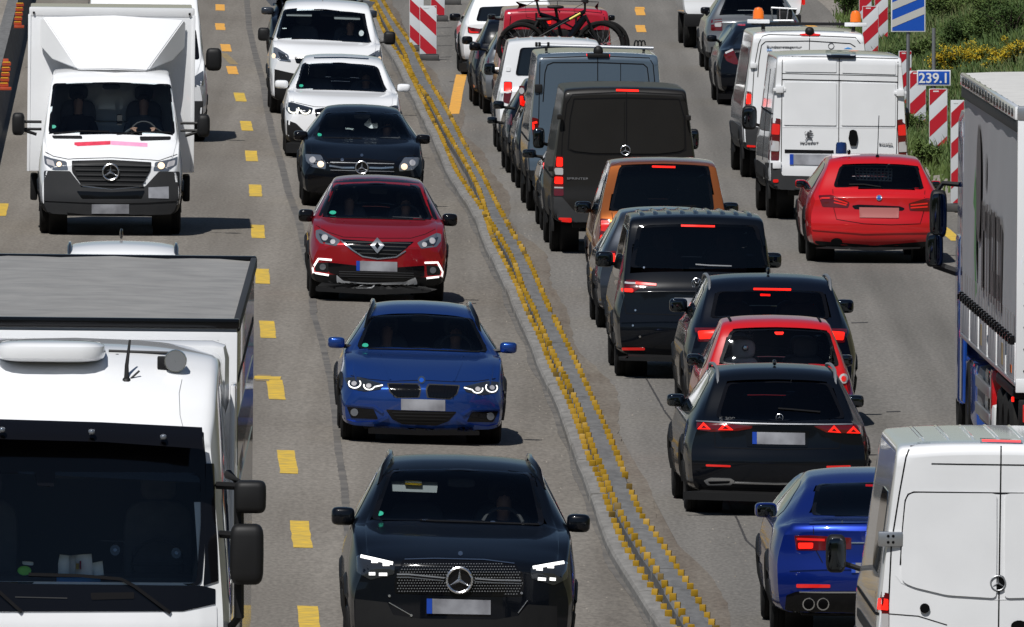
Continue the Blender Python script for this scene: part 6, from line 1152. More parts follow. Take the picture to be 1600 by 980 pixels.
# ---- white van with lion emblem
v = V('van', 'white panel van with a lion emblem and oval black door handle', 'van', 1310, 345, 1.75, GV); van_rear(v, 5.4, 1.0, 2.36, .88, zb=.42, belt=1.1, r=.07)
doors(v, q((398, 590), (400, 400), (402, 206), (610, 208), (824, 214), (822, 400), (818, 590)), 1.2); doors(v, q((610, 190), (607, 590)), 1.2); doors(v, q((402, 268), (824, 278)), .9, 'panel_recess'); doors(v, q((402, 290), (610, 294), (824, 300)), 1.6, 'panel_recess'); v.panel('door_pressing', 'van_white', q((408, 300), (600, 302), (600, 458), (408, 456)), off=.012, th=.02); v.panel('door_pressing', 'van_white', q((618, 302), (816, 306), (814, 460), (618, 458)), off=.012, th=.02); v.panel('door_pressing', 'van_white', q((412, 216), (600, 216), (600, 264), (412, 262)), off=.010, th=.02); v.panel('door_pressing', 'van_white', q((620, 216), (816, 222), (816, 272), (620, 266)), off=.010, th=.02); doors(v, q((400, 464), (818, 466)), 1.0, 'door_crease', m='van_white')
v.panel('brake_housing', 'gloss_black', q((558, 184), (615, 180), (672, 190), (668, 212), (566, 210)), off=.06, th=.06); v.panel('brake_light', 'lamp_red', q((580, 192), (650, 194), (650, 202), (580, 200)), off=.07, rnd=0, step=3)
for P in ((392, 326), (832, 338)):
    c, d = v.hit(*q(P)[0]); b = MB(); b.box(c.x - .055, c.x + .055, c.y - .05, c.y + .03, c.z - .05, c.z + .05, bev=.012); b.box(c.x - .09, c.x + .09, c.y - .035, c.y + .03, c.z - .028, c.z + .022, bev=.01); b.obj('door_hinge', 'white_paint', v.root)
v.panel('tail_light', 'lamp_red', q((362, 428), (397, 434), (390, 586), (350, 584), (352, 500)), both=True); v.panel('lamp_upper', 'lamp_red_mid', q((364, 450), (394, 454), (392, 492), (360, 490)), off=.01, both=True); v.panel('lamp_clear_band', 'lamp_clear', q((356, 512), (391, 516), (390, 552), (354, 550)), off=.012, both=True)
b = MB(); hh, d = v.hit(*q((500, 492))[0])                      # small heraldic lion, built from tapering strokes
E = lambda x, z: hh + Vector((x * 9 / v.s, -.02, z * 9 / v.s))
for P, r_ in ((((-.1, .55), (-.3, .1), (-.15, -.35), (.2, -.55)), [.30, .34, .28, .16]), (((.05, .72), (.3, .66), (.52, .58)), [.30, .22, .10]), (((-.15, .35), (.3, .28), (.7, .32)), [.2, .14, .08]), (((-.2, .05), (.2, -.05), (.62, .0)), [.18, .13, .08]), (((.1, -.45), (.45, -.62), (.5, -.98)), [.22, .16, .10]), (((-.2, -.35), (-.45, -.65), (-.7, -1.0)), [.2, .15, .1]), (((-.3, -.2), (-.72, -.05), (-.75, .45), (-.55, .6)), [.08, .07, .07, .1])): b.tube([E(*p) for p in P], [k * 9 / v.s * .6 for k in r_], 6)
b.obj('lion_badge', 'badge_dark', v.root); v.text('PEUGEOT', q((466, 525))[0], 3.6, 'badge_dark', 29); v.text('BOXER', q((754, 529))[0], 3.6, 'badge_dark', 22); v.panel('door_handle', 'gloss_black', q((648, 476), (660, 472), (674, 478), (678, 505), (672, 532), (650, 532), (643, 505)), off=.03)
v.panel('plate_recess', 'seam', q((410, 545), (590, 548), (590, 560), (410, 558)), off=.005, rnd=0); v.plate(q((429, 562), (592, 564), (592, 603), (429, 600))); v.panel('bumper', 'dark_grey', q((336, 592), (390, 596), (402, 640), (608, 645), (830, 640), (860, 596), (866, 690), (608, 712), (340, 695)), off=.03); v.panel('reflector', 'lamp_red_mid', q((368, 654), (388, 654), (388, 666), (368, 666)), off=.04, both=True)
c, d = v.hit(*q((382, 602))[0]); b = MB(); b.box(c.x - .06, c.x + .06, c.y - .05, c.y + .03, c.z - .05, c.z + .05, bev=.012); b.obj('door_hinge', 'white_paint', v.root); v.disc('door_keyhole', 'seam', q((450, 435))[0], 1.2, off=.006)
v.flank('rub_strip', 'dark_grey', [(.2, .55), (4.4, .55), (4.4, .75), (.2, .75)]); v.flank('side_panel_seam', 'seam', [(.1, 1.5), (4.0, 1.5), (4.0, 1.52), (.1, 1.52)]); v.flank('side_panel_seam', 'seam', [(1.9, .8), (1.9, 2.1), (1.93, 2.1), (1.93, .8)]); v.mirror(1171, 184, 24, 38, 4.3, 'black_plastic', glassy=True); v.wheels(1.05, 4.5, .345, .23, inset=.02); v.finish('van_white', zclad=.55)
# ---- white van with amber beacons
q = Zq(ZE); v = V('van', 'white panel van with two amber beacons on its roof frame', 'van', 1262, 281, 1.6, GV); van_rear(v, 5.9, .99, 2.24, .83, zb=.42, belt=1.1, r=.09)
doors(v, q((130, 640), (150, 300), (178, 150), (200, 105), (240, 94), (490, 100), (770, 112), (800, 150)), 1.2); doors(v, q((490, 100), (488, 200)), 1.1); doors(v, q((172, 355), (180, 250), (195, 160), (220, 138), (490, 134), (740, 150), (770, 170)), 1.4, 'panel_recess'); v.text('Bundesnetzagentur', q((226, 176))[0], 4.0, 'badge_dark', 55, 'door_lettering'); v.text('Wir', q((226, 197))[0], 3.4, 'text_blue', 9, 'door_lettering')
v.ribbon('round_logo', 'badge_dark', [(q((622, 165))[0][0] + 4.4 * cos(t * pi / 8), q((622, 165))[0][1] + 4.4 * sin(t * pi / 8)) for t in range(17)], 1, off=.006); v.panel('blue_mark', 'text_blue', q((700, 182), (725, 172), (752, 182)), off=.005, rnd=0, step=2)
v.panel('brake_light', 'lamp_red_mid', q((428, 92), (490, 84), (556, 92), (545, 102), (440, 100)), off=.016, rnd=0, step=3); c = v.at(*q((490, 76))[0], .1); b = MB(); b.blob((c.x, .12, c.z), (.07, .07, .07), .9); b.obj('camera_dome', 'black_plastic', v.root); c, d = v.hit(*q((146, 284))[0]); b = MB(); b.box(c.x - .05, c.x + .05, c.y - .04, c.y + .03, c.z - .04, c.z + .04, bev=.012); b.obj('door_hinge', 'white_paint', v.root)
v.panel('tail_light', 'lamp_red', q((98, 440), (136, 446), (132, 532), (92, 532)), both=True); v.panel('lit_segment', 'lamp_red_lit', q((106, 456), (133, 460), (130, 520), (100, 520)), off=.01, both=True); v.mirror(*q((120, 595))[0], 20, 34, 0.0 + 4.6, 'black_plastic') if False else None
v.panel('bumper', 'dark_grey', q((60, 650), (130, 660), (480, 670), (800, 660), (830, 800), (480, 830), (66, 810)), off=.02); v.panel('reflector', 'lamp_red_mid', q((105, 770), (160, 774), (160, 786), (105, 784)), off=.03, both=True); v.flank('rub_strip', 'dark_grey', [(.2, .55), (4.6, .55), (4.6, .78), (.2, .78)]); v.flank('side_stripe', 'gloss_black', [(.4, 1.1), (4.4, 1.1), (4.4, 1.95), (.4, 1.95)]); v.wheels(1.2, 4.85, .345, .24, inset=.02)
z1 = v.at(1180, 36, 1.8).z; fr = empty('roof_frame'); fr.parent = v.root; b = MB(); xl, xr = v.at(1174, 34, 1.8).x, v.at(1352, 34, 1.8).x; b.box(xl, xr, 1.76, 1.84, z1 - .03, z1 + .015, bev=.01)
for x in (xl + .18, xr - .18): b.tube([(x, 1.8, z1), (x, 1.8, 2.2)], .03, 6)
b.obj('cross_bar', 'black_plastic', fr)
for px, py in ((1185, 20), (1337, 25)):
    c = v.at(px, py, 1.8); b = MB(); b.box(c.x - .17, c.x + .17, 1.72, 1.88, c.z - .16, c.z - .10, bev=.012); st = b.obj('lamp_stand', 'white_paint', fr); b = MB(); b.lathe([(-.09, .085), (.02, .08), (.07, .055), (.085, .01)], 'z', (c.x, 1.8, c.z), 18); b.obj('amber_beacon', 'amber', st)
b = MB(); A = [v.at(*P, 2.2) for P in ((1205, 12), (1245, 14), (1240, 32), (1208, 32))]; b.tube(A + A[:1], .014, 6)
for k in (1, 2): b.tube([A[0] + (A[1] - A[0]) * k / 3, A[3] + (A[2] - A[3]) * k / 3], .01, 5)
b.obj('lamp_cage', 'alu', fr); b = MB(); c = v.at(1226, 24, 2.3); b.blob((c.x, 2.3, c.z), (.12, .1, .12), .6); b.obj('work_lamp', 'black_plastic', fr); v.finish('white_paint', zclad=.55)
# ---- black saloon, grey estate, white box van at the top
q = Zq(ZF); v = V('car', 'black saloon with swept red tail lights beside the van with amber beacons', 'car', 1204, 166, 1.4, GR); rear_car(v, 4.75, .91, 1.40, .98, 1.4, .55, zb=.22, plan=.22, top=[(0, .90), (.03, .96), (.1, .99), (.5, 1.02), (1.25, 1.30), (1.6, 1.38), (2.2, 1.41), (2.9, 1.37), (3.6, 1.0), (4.4, .82), (4.75, .68)], yb=.5, wl=.78)
v.panel('tail_light', 'lamp_red', q((464, 490), (545, 430), (562, 470), (600, 560), (628, 582), (560, 580), (490, 550)), both=True); v.ribbon('lamp_upper', 'lamp_clear', q((480, 478), (550, 446)), 3, off=.01, both=True); v.window('rear_window', [(1142, 72), (1160, 45), (1204, 43), (1248, 45), (1264, 72)], hole=False, mt='dark_glass'); v.panel('brake_light', 'lamp_red_mid', q((590, 214), (660, 214), (660, 232), (590, 230)), off=.01, rnd=0, step=3); v.mirror(1112, 60, 16, 11, 2.9, 'black_paint')
v.panel('bumper_lower', 'gloss_black', [(1122, 135), (1285, 135), (1285, 155), (1122, 155)]); v.panel('number_plate', 'plate', [(1180, 120), (1228, 120), (1228, 131), (1180, 131)], rnd=0); v.side_window([(1.2, 1.0), (1.7, 1.28), (2.9, 1.29), (3.4, 1.0), (2.2, .95)]); v.wheels(.98, 3.75, .33, .24); v.finish('black_paint', zclad=.24)
v = V('car', 'grey estate with red and white tail lights, ahead of the black saloon', 'car', 1178, 113, 1.5, GR); rear_car(v, 4.7, .89, 1.43, .95, .6, .56, zb=.22, plan=.22, wl=.82); v.window('rear_window', q((425, 132), (490, -40), (740, -46), (990, -40), (1040, 132), (740, 140)), mt='glass', ymax=1.5)
v.panel('tail_light', 'lamp_red', q((350, 178), (452, 168), (454, 278), (350, 276)), both=True); v.panel('lamp_clear_band', 'lamp_clear', q((382, 210), (446, 208), (446, 242), (384, 242)), off=.01, both=True); v.panel('bumper_lower', 'dark_grey', q((290, 420), (740, 440), (1180, 420), (1180, 500), (290, 490)), off=.004); v.mirror(*q((305, 95))[0], 17, 11, 2.9, 'gloss_black'); doors(v, q((458, 290), (470, 325), (740, 335)), .8); v.wheels(.95, 3.6, .32, .22); v.cabin(3.5, .93, 2.65, 1.26, rows=2, step=-.9, facing=1, wheelside=-1); v.farhole = (1.02, 1.34, .6); v.side_window([(.7, .97), (.95, 1.30), (2.9, 1.32), (3.5, .98), (2.2, .92)]); v.finish('silver_grey', zclad=.36)
v = V('box_van', 'white box van at the top edge with low red lamps', 'van', 1160, 77, 1.2); van_rear(v, 5.8, 1.14, 3.0, 1.10, zb=.62, belt=1.3, r=.04, lean=0)
v.panel('tail_light', 'lamp_red_mid', q((118, 142), (232, 146), (232, 206), (122, 204)), both=True, off=.04, th=.06); v.panel('number_plate', 'euro_blue', q((250, 170), (292, 172), (292, 198), (250, 196)), off=.04, rnd=0, step=3); v.panel('side_marker', 'lamp_red_mid', [(1253, -4), (1258, -4), (1258, 8), (1253, 8)], off=.05, th=.05); b = MB(); b.box(-1.1, 1.1, -.05, .1, .42, .66, bev=.02); b.obj('bumper', 'black_plastic', v.root); v.wheels(1.1, 4.6, .34, .24, inset=.06); v.finish('van_white', zclad=.3, arch=False)
# ================= articulated lorries
def boxp(root, name, m, *a, **k): b = MB(); b.box(*a, **k); return b.obj(name, m, root)
# ---- left: white tractor with grey-roofed trailer (front toward the camera)
g0 = gp(100, 1400); Yc = 155.5; Xc = (100 - 800) / (F / Yc)
v = V('articulated_lorry', 'big white articulated lorry with dark windscreen and grey trailer roof, at lower left', 'lorry', 100, 1408, .15)
v.shape(2.3, 1.15, top=[(0, 3.30), (.04, 3.36), (.3, 3.55), (.9, 3.76), (1.5, 3.86), (2.3, 3.88)], belt=[(0, 2.0), (2.3, 2.1)], w=[(0, 1.10), (.3, 1.15), (2.3, 1.15)], wb=[(0, 1.10), (.3, 1.15), (2.3, 1.15)], wt=[(0, .99), (.3, 1.02), (2.3, 1.05)], bot=[(0, .35), (2.3, .4)], crown=[(0, .05), (2.3, .10)], plan=.16, prof=[(.35, .05), (.8, 0), (1.9, 0), (2.1, .04), (3.1, .26), (3.4, .36)], r=.14, pp=4, fall=1.6, fine=2.3)
q = Zq(LB); v.window('windscreen', q((-760, -10), (20, -12), (1225, -5), (1228, 300), (1200, 668), (20, 655), (-740, 640)), k=.965)
v.panel('wiper_panel', 'gloss_black', q((-760, 645), (20, 655), (1205, 668), (1290, 690), (1290, 775), (1090, 820), (20, 822), (-760, 815)), off=.010); v.panel('panel_slot', 'seam', q((538, 710), (800, 706), (800, 745), (545, 752)), off=.016); v.ribbon('panel_edge', 'dark_grey', q((90, 735), (400, 742)), 1.6, off=.016)
v.panel('lower_front', 'white_paint', q((-760, 830), (20, 832), (1090, 826), (1290, 785), (1300, 1200), (-760, 1200)), off=.012)
v.panel('corner_panel', 'gloss_black', q((1225, -60), (1275, -60), (1300, 640), (1210, 668), (1232, 300)), off=.012)
q = Zq(LA); P = q((-740, 600), (0, 603), (600, 618), (1195, 648), (1212, 670), (1216, 850), (600, 720), (0, 702), (-740, 700)); 
lo = [v.at(*p, .02) for p in q((-740, 690), (0, 702), (600, 718), (1200, 760))]; hi = [v.at(*p, .22) for p in q((-740, 596), (0, 602), (600, 620), (1190, 650))]; md = [(a + b_) / 2 + Vector((0, -.05, 0)) for a, b_ in zip(lo, hi)]
vs = lo + md + hi + [p + Vector((0, .03, .02)) for p in hi] + [p + Vector((0, .04, .01)) for p in md] + [p + Vector((0, .03, 0)) for p in lo]; fs = [(r_ * 4 + j, r_ * 4 + j + 1, (r_ + 1) % 6 * 4 + j + 1, (r_ + 1) % 6 * 4 + j) for r_ in range(6) for j in range(3)] + [(0, 4, 8, 12, 16, 20), (3, 23, 19, 15, 11, 7)]
sv = mesh_obj('sun_visor', vs, fs, 'gloss_black', v.root, angle=50)
v.panel('visor_backing', 'gloss_black', q((-740, 640), (0, 640), (1200, 660), (1225, 960), (0, 900), (-740, 890)), off=.004)
for P in ((12, 648), (540, 660), (962, 690)): c = v.at(*q(P)[0], .02); b = MB(); b.blob((c.x, c.y, c.z), (.025, .03, .02), .8, 10, 8); b.obj('visor_lamp', 'lamp_glass', sv)
v.cabin(.45, 2.30, 1.35, 2.95, rows=1, x=.62); q = Zq(LB)
v.panel('dash_document', 'paper', q((356, 482), (410, 488), (545, 478), (552, 560), (560, 606), (345, 612), (345, 540)), off=-.06, th=.01, rnd=0); v.panel('dash_document', 'paper', q((550, 532), (610, 520), (618, 604), (556, 608)), off=-.06, th=.01, rnd=0); v.panel('document_fold', 'light_seat', q((412, 490), (450, 490), (450, 606), (412, 608)), off=-.052, th=.004, rnd=0); v.panel('document_stamp', 'yellow_label', q((452, 535), (470, 535), (470, 570), (452, 570)), off=-.05, th=.004, rnd=0, step=3); v.panel('document_stamp', 'sticker_red', q((473, 520), (484, 520), (484, 570), (473, 570)), off=-.05, th=.004, rnd=0, step=3); v.panel('clipboard', 'text_blue', q((335, 618), (600, 618), (600, 645), (335, 645)), off=-.04, th=.01, rnd=0)
v.disc('green_toy', 'lime', q((145, 578))[0], 11, 7.5, off=-.05); v.panel('toy_cap', 'paper', q((130, 522), (200, 526), (198, 548), (135, 542)), off=-.045, th=.01)
for P in ((685, 455), (1050, 472)): v.disc('windscreen_sucker', 'lamp_smoke', q(P)[0], 8, 9, off=-.02, th=.006); v.disc('sucker_cap', 'lamp_glass', q(P)[0], 3, 3, off=-.012, th=.006)
v.ribbon('sucker_bar', 'dark_grey', q((600, 400), (745, 405)), 2, off=-.015); v.panel('mirror_sensor', 'gloss_black', q((200, -30), (332, -30), (320, 78), (222, 72)), off=.012)
v.ribbon('wiper', 'seam', q((170, 600), (480, 608), (720, 628), (800, 670), (1015, 830)), 5, off=.03); v.ribbon('wiper', 'seam', q((-500, 610), (-150, 622), (-20, 690), (130, 825)), 5, off=.03); v.panel('side_curtain', 'seat_fabric', q((1165, 480), (1215, 300), (1222, 320), (1195, 645), (1140, 660)), off=-.05, th=.01)
q = Zq(LA); b = MB(); A = v.at(84, 548, 1.1); b.blob((A.x - .02, 1.05, A.z), (.39, .35, .075), .5, 20, 10); b.obj('roof_hatch', 'white_paint', v.root)
c = v.at(*q((745, 370))[0], .75); b = MB(); b.blob((c.x, .75, c.z - .02), (.038, .05, .06), .7, 10, 8); b.tube([(c.x, .75, c.z), (c.x, .77, c.z + .12), (c.x + .02, .82, c.z + .30)], [.02, .014, .008], 6); b.tube([(c.x + .03, .75, c.z + .03), (c.x + .09, .76, c.z + .085)], .008, 5); b.obj('antenna', 'black_plastic', v.root)
a, e = v.at(*q((640, 183))[0], 1.25), v.at(*q((1000, 195))[0], 1.25); b = MB(); b.tube([a, e], .012, 6); bar = b.obj('lamp_bar', 'black_plastic', v.root); c = v.at(*q((1035, 240))[0], .95); b = MB(); b.lathe([(-.10, .02), (-.10, .078), (-.06, .082), (.02, .07), (.2, .035), (.32, .025)], 'y', (c.x, .95, c.z), 20); hn = b.obj('air_horn', 'chrome', v.root); b = MB(); b.box(c.x - .13, c.x - .05, .9, 1.0, c.z - .06, c.z + .03, bev=.01); b.obj('horn_bracket', 'black_plastic', hn)
b = MB(); b.lathe([(-.101, .002), (-.101, .072)], 'y', (c.x, .95, c.z), 20); b.obj('horn_mouth', 'steel', hn); c = v.at(*q((690, 212))[0], 1.2); b = MB(); b.blob(c, (.02, .02, .015), .8, 8, 6); b.obj('roof_plug', 'black_plastic', v.root)
v.ribbon('roof_seam', 'steel', q((1072, 350), (1055, 430), (1060, 560), (1080, 640)), 1.0, off=.004); v.side_window([(.35, 2.0), (.45, 2.9), (1.2, 2.9), (1.2, 2.0)]); v.wheels(1.45, 5.1, .5, .32, inset=.05); v.finish('white_paint', zclad=.5, arch=False)
boxp(v.root, 'side_step', 'white_paint', 1.02, 1.16, .5, 2.2, .5, 1.0, bev=.05); boxp(v.root, 'chassis', 'black_plastic', -.5, .5, 1.0, 8, .7, 1.0, bev=.03)
for sg in (-1, 1): boxp(v.root, 'side_deflector', 'white_paint', sg * 1.13 - .02, sg * 1.13 + .02, 2.3, 3.05, 1.1, 3.55, bev=.02)
boxp(v.root, 'roof_deflector', 'white_paint', -1.1, 1.1, 2.25, 2.9, 3.3, 3.86, bev=.12)
q = Zq(LB)
for (x0, y0, x1, y1, dy) in ((1395, 40, 1585, 236, .15), (1368, 298, 1570, 662, .1)):
    c = v.at(*q(((x0 + x1) / 2, (y0 + y1) / 2))[0], dy); a, h_ = (x1 - x0) * .2625 / v.s / 2, (y1 - y0) * .2625 / v.s / 2
    for sg in (1, -1):
        b = MB(); b.blob((c.x * sg, dy, c.z), (a, .13, h_), .38, 18, 12); o = b.obj('side_mirror', 'black_plastic', v.root); b = MB(); b.tube([(sg * 1.05, .35, c.z + h_ * .6), (sg * (c.x - a * .3), dy, c.z + h_ * .6)], .03, 6); b.obj('mirror_arm', 'black_plastic', o)
for sg in (1, -1): b = MB(); b.tube([(sg * 1.12, .4, 3.0), (sg * 1.20, .22, 2.95), (sg * 1.21, .2, 2.0), (sg * 1.13, .35, 1.9)], .035, 6); b.obj('mirror_frame', 'black_plastic', v.root)
# trailer, coupled behind
tr = empty('trailer', (-.12, 0, 0)); tr.parent = v.root; t = 3.15; mat('trailer_side', (.24, .245, .25), .16, coat=.6, noise=(1.5, .3, (.18, .18, .19))); mat('tarp_roof', (.275, .268, .255), .6, noise=(2.5, .9, (.205, .20, .192)), bump=(2, .3, .02))
boxp(tr, 'trailer_body', 'trailer_side', -1.268, 1.268, t, t + 13.55, 1.15, 3.94, bev=.01); boxp(tr, 'trailer_front', 'white_paint', -1.272, 1.272, t - .03, t + .06, 1.1, 3.9, bev=.01)
vs = []; n = 40
for i in range(n + 1):
    y = t + 13.5 * i / n; s_ = .012 * sin(i * 2.4) + .01 * sin(i * 5.1)
    for k in range(13): x = -1.24 + 2.48 * k / 12; vs.append((x, y, 3.955 + .02 * cos(x * 1.25) + s_ * (.5 + .5 * sin(k * 1.7 + i))))
mesh_obj('tarpaulin_roof', vs, [(i * 13 + j, i * 13 + j + 1, (i + 1) * 13 + j + 1, (i + 1) * 13 + j) for i in range(n) for j in range(12)], 'tarp_roof', tr)
boxp(tr, 'front_header', 'gloss_black', -1.285, 1.285, t - .04, t + .06, 3.925, 3.995, bev=.012); boxp(tr, 'rear_header', 'gloss_black', -1.285, 1.285, t + 13.45, t + 13.58, 3.9, 3.995, bev=.015)
for sg in (-1, 1):
    boxp(tr, 'roof_edge_rail', 'dark_grey', sg * 1.265 - .025, sg * 1.265 + .025, t + .1, t + 13.45, 3.90, 3.985, bev=.012)
    for zz, hh, mm in ((2.9, .35, 'navy_black'), (2.2, .5, 'black_paint'), (3.5, .05, 'seam')): boxp(tr, 'side_band', mm, sg * 1.27 - .003, sg * 1.27 + .003, t + 1, t + 12.8, zz, zz + hh)
boxp(tr, 'header_handle', 'black_plastic', .98, 1.14, t - .06, t - .03, 3.80, 3.84, bev=.008)
for y in (9.3, 10.6, 11.9):
    for sg in (-1, 1): wheel(tr, sg * 1.08, t + y, .5, .36)
# ---- right: blue tractor with grey curtain trailer (rear toward the camera)
mat('white_tarp', (.62, .61, .58), .6, noise=(3, .6, (.50, .49, .47))); mat('curtain', (.36, .36, .37), .62, spec=.2, noise=(1.2, .5, (.34, .34, .355)), bump=(1.5, .25, .03)); mat('logo_dark', (.075, .065, .07), .5); mat('logo_green', (.05, .22, .045), .5); mat('logo_grey', (.16, .155, .16), .5); mat('cab_blue', (.012, .07, .36), .3, coat=1)
v = V('articulated_lorry', 'articulated lorry with grey curtain side, white rear frame and blue cab, at the right edge', 'lorry', 1783, 789, 1.14); r_ = v.root; L = 13.6
v.bvh = None
boxp(r_, 'trailer_core', 'dark_grey', -1.20, 1.20, .2, L - .1, 1.22, 3.9)
for sg in (-1, 1):
    vs = []; n = 44; m_ = 14
    for i in range(n + 1):
        y = .12 + (L - .25) * i / n
        for k in range(m_ + 1):
            z = 1.62 + 2.13 * k / m_; wv = .010 * sin(i * 1.9) * (1 - k / m_) + .006 * sin(i * .7 + k * .4); vs.append((sg * (1.262 + wv), y, z))
    f_ = [(i * (m_ + 1) + j, i * (m_ + 1) + j + 1, (i + 1) * (m_ + 1) + j + 1, (i + 1) * (m_ + 1) + j) for i in range(n) for j in range(m_)]
    mesh_obj('side_curtain', vs, [f[::-1] for f in f_] if sg > 0 else f_, 'curtain', r_)
X = -1.281
def deco(name, m, pts): mesh_obj(name, [(X, y, z) for y, z in pts], [tuple(range(len(pts)))], m, r_, smooth=False)
Y0 = lambda f: .12 + (L - .25) * (1 - f)                       # 0 = front end, as read along the photographed side
def oval(cf, cz, rf, rz, n=22): return [(Y0(cf + rf * cos(2 * pi * i / n)), cz + rz * sin(2 * pi * i / n)) for i in range(n)]
deco('dark_swoosh', 'logo_dark', oval(.315, 2.95, .045, .62)); deco('green_leaf', 'logo_green', [(Y0(.22), 2.70), (Y0(.255), 3.12), (Y0(.275), 2.75), (Y0(.275), 2.15), (Y0(.30), 1.80), (Y0(.275), 1.72), (Y0(.245), 2.2), (Y0(.25), 2.62)]); deco('thin_stroke', 'logo_grey', oval(.455, 3.12, .012, .20))
X = -1.284
for k, (f, w_, z0, z1) in enumerate(((.40, .03, 1.86, 2.80), (.45, .018, 1.86, 2.78), (.49, .03, 1.84, 2.80), (.53, .016, 1.84, 2.76), (.57, .03, 1.82, 2.78), (.62, .03, 1.82, 2.78), (.665, .022, 1.80, 2.74), (.71, .035, 1.80, 2.74), (.75, .02, 1.80, 2.70))): deco('logo_stroke', 'logo_dark', [(Y0(f - w_ / 2), z0), (Y0(f + w_ / 2), z0), (Y0(f + w_ / 2), z1), (Y0(f - w_ / 2), z1)])
for f, z0 in ((.425, 2.5), (.51, 2.45), (.595, 2.5), (.69, 2.5), (.61, 1.9), (.69, 1.9)): deco('logo_stroke', 'logo_dark', [(Y0(f - .03), z0), (Y0(f + .03), z0), (Y0(f + .03), z0 + .26), (Y0(f - .03), z0 + .26)])
b = MB(); b.box(-1.35, -1.30, 0, 0, 0, 0)
boxp(r_, 'rear_post', 'white_paint', -1.275, -1.09, -.02, .10, 1.15, 3.9, bev=.012); boxp(r_, 'rear_post', 'white_paint', 1.09, 1.275, -.02, .10, 1.15, 3.9, bev=.012); boxp(r_, 'rear_header', 'alu', -1.28, 1.28, -.03, .12, 3.86, 4.0, bev=.02); boxp(r_, 'rear_sill', 'white_paint', -1.275, 1.275, -.025, .08, 1.12, 1.26, bev=.01)
for x in (-.545, .545): boxp(r_, 'rear_door', 'white_paint', x - .535, x + .535, .0, .06, 1.27, 3.85, bev=.01)
for sg in (-1, 1): boxp(r_, 'conspicuity_tape', 'retro_red', sg * 1.0 - .06, sg * 1.0 + .06, -.012, -.001, 1.35, 3.0)
bl = bpy.data.meshes.new('bolt'); b = MB(); b.blob((0, 0, 0), (.012, .008, .012), 1, 8, 5); bl.from_pydata([tuple(x) for x in b.v], [], b.f); bl.materials.append(M['dark_grey'])
for z in [1.35 + .22 * k for k in range(12)]:
    for x in (-1.19, -1.15):
        o = bpy.data.objects.new('bolt', bl); col.objects.link(o); o.parent = r_; o.location = (x, -.024, z + (x + 1.17) * .6)
# roof with white edge rail and hooks
vs = []; n = 30
for i in range(n + 1):
    y = .0 + (L - .05) * i / n
    for k in range(9): x = -1.25 + 2.5 * k / 8; vs.append((x, y, 3.985 + .03 * cos(x) + .008 * sin(i * 2.1 + k)))
mesh_obj('tarpaulin_roof', vs, [(i * 9 + j, i * 9 + j + 1, (i + 1) * 9 + j + 1, (i + 1) * 9 + j) for i in range(n) for j in range(8)], 'white_tarp', r_) if 'white_tarp' in M else None
for sg in (-1, 1):
    boxp(r_, 'roof_rail', 'white_paint', sg * 1.275 - .03, sg * 1.275 + .03, .05, L, 3.86, 4.0, bev=.02); boxp(r_, 'curtain_track', 'dark_grey', sg * 1.268 - .025, sg * 1.268 + .025, .05, L, 3.74, 3.855, bev=.01)
hk = bpy.data.meshes.new('roof_hook'); b = MB(); b.blob((0, 0, 0), (.012, .13, .045), .7, 8, 6); hk.from_pydata([tuple(x) for x in b.v], [], b.f); hk.materials.append(M['gloss_black'])
for k in range(18): o = bpy.data.objects.new('roof_hook', hk); col.objects.link(o); o.parent = r_; o.location = (-1.312, .55 + k * .72, 3.93)
# buckles along the lower hem, drop-side boards below
bk = bpy.data.meshes.new('buckle'); b = MB(); b.box(-.03, .02, -.05, .05, -.05, .045, bev=.012); b.box(-.05, -.03, -.03, .03, -.04, .02, bev=.006); bk.from_pydata([tuple(x) for x in b.v], [], b.f); bk.materials.append(M['gloss_black'])
for k in range(21): o = bpy.data.objects.new('curtain_buckle', bk); col.objects.link(o); o.parent = r_; o.location = (-1.295, .35 + k * .63, 1.64)
st_ = bpy.data.meshes.new('strap'); b = MB(); b.box(-.006, .004, -.02, .02, .05, .26); st_.from_pydata([tuple(x) for x in b.v], [], b.f); st_.materials.append(M['logo_grey'])
for k in range(21): o = bpy.data.objects.new('curtain_strap', st_); col.objects.link(o); o.parent = r_; o.location = (-1.285, .35 + k * .63, 1.64)
for k in range(6):
    y0 = .12 + k * 2.24; boxp(r_, 'drop_side_board', 'curtain', -1.272, -1.235, y0 + .03, y0 + 2.2, 1.23, 1.575, bev=.008); boxp(r_, 'board_post', 'white_paint', -1.285, -1.23, y0 - .035, y0 + .025, 1.2, 1.62, bev=.006); boxp(r_, 'drop_side_board', 'curtain', 1.235, 1.272, y0 + .03, y0 + 2.2, 1.23, 1.575, bev=.008)
for y0, m_ in ((3.1, 'mark_worn'), (8.3, 'mark_worn'), (1.0, 'amber')): boxp(r_, 'board_reflector', m_, -1.276, -1.270, y0, y0 + .35, 1.28, 1.5 if m_ != 'amber' else 1.36)
boxp(r_, 'hem_rail', 'alu', -1.29, -1.24, .05, L - .1, 1.185, 1.225, bev=.006); boxp(r_, 'chassis', 'black_plastic', -.9, .9, .3, L, .85, 1.2, bev=.02)
for y in (2.2, 3.5, 4.8):
    for sg in (-1, 1): wheel(r_, sg * 1.06, y, .5, .38)
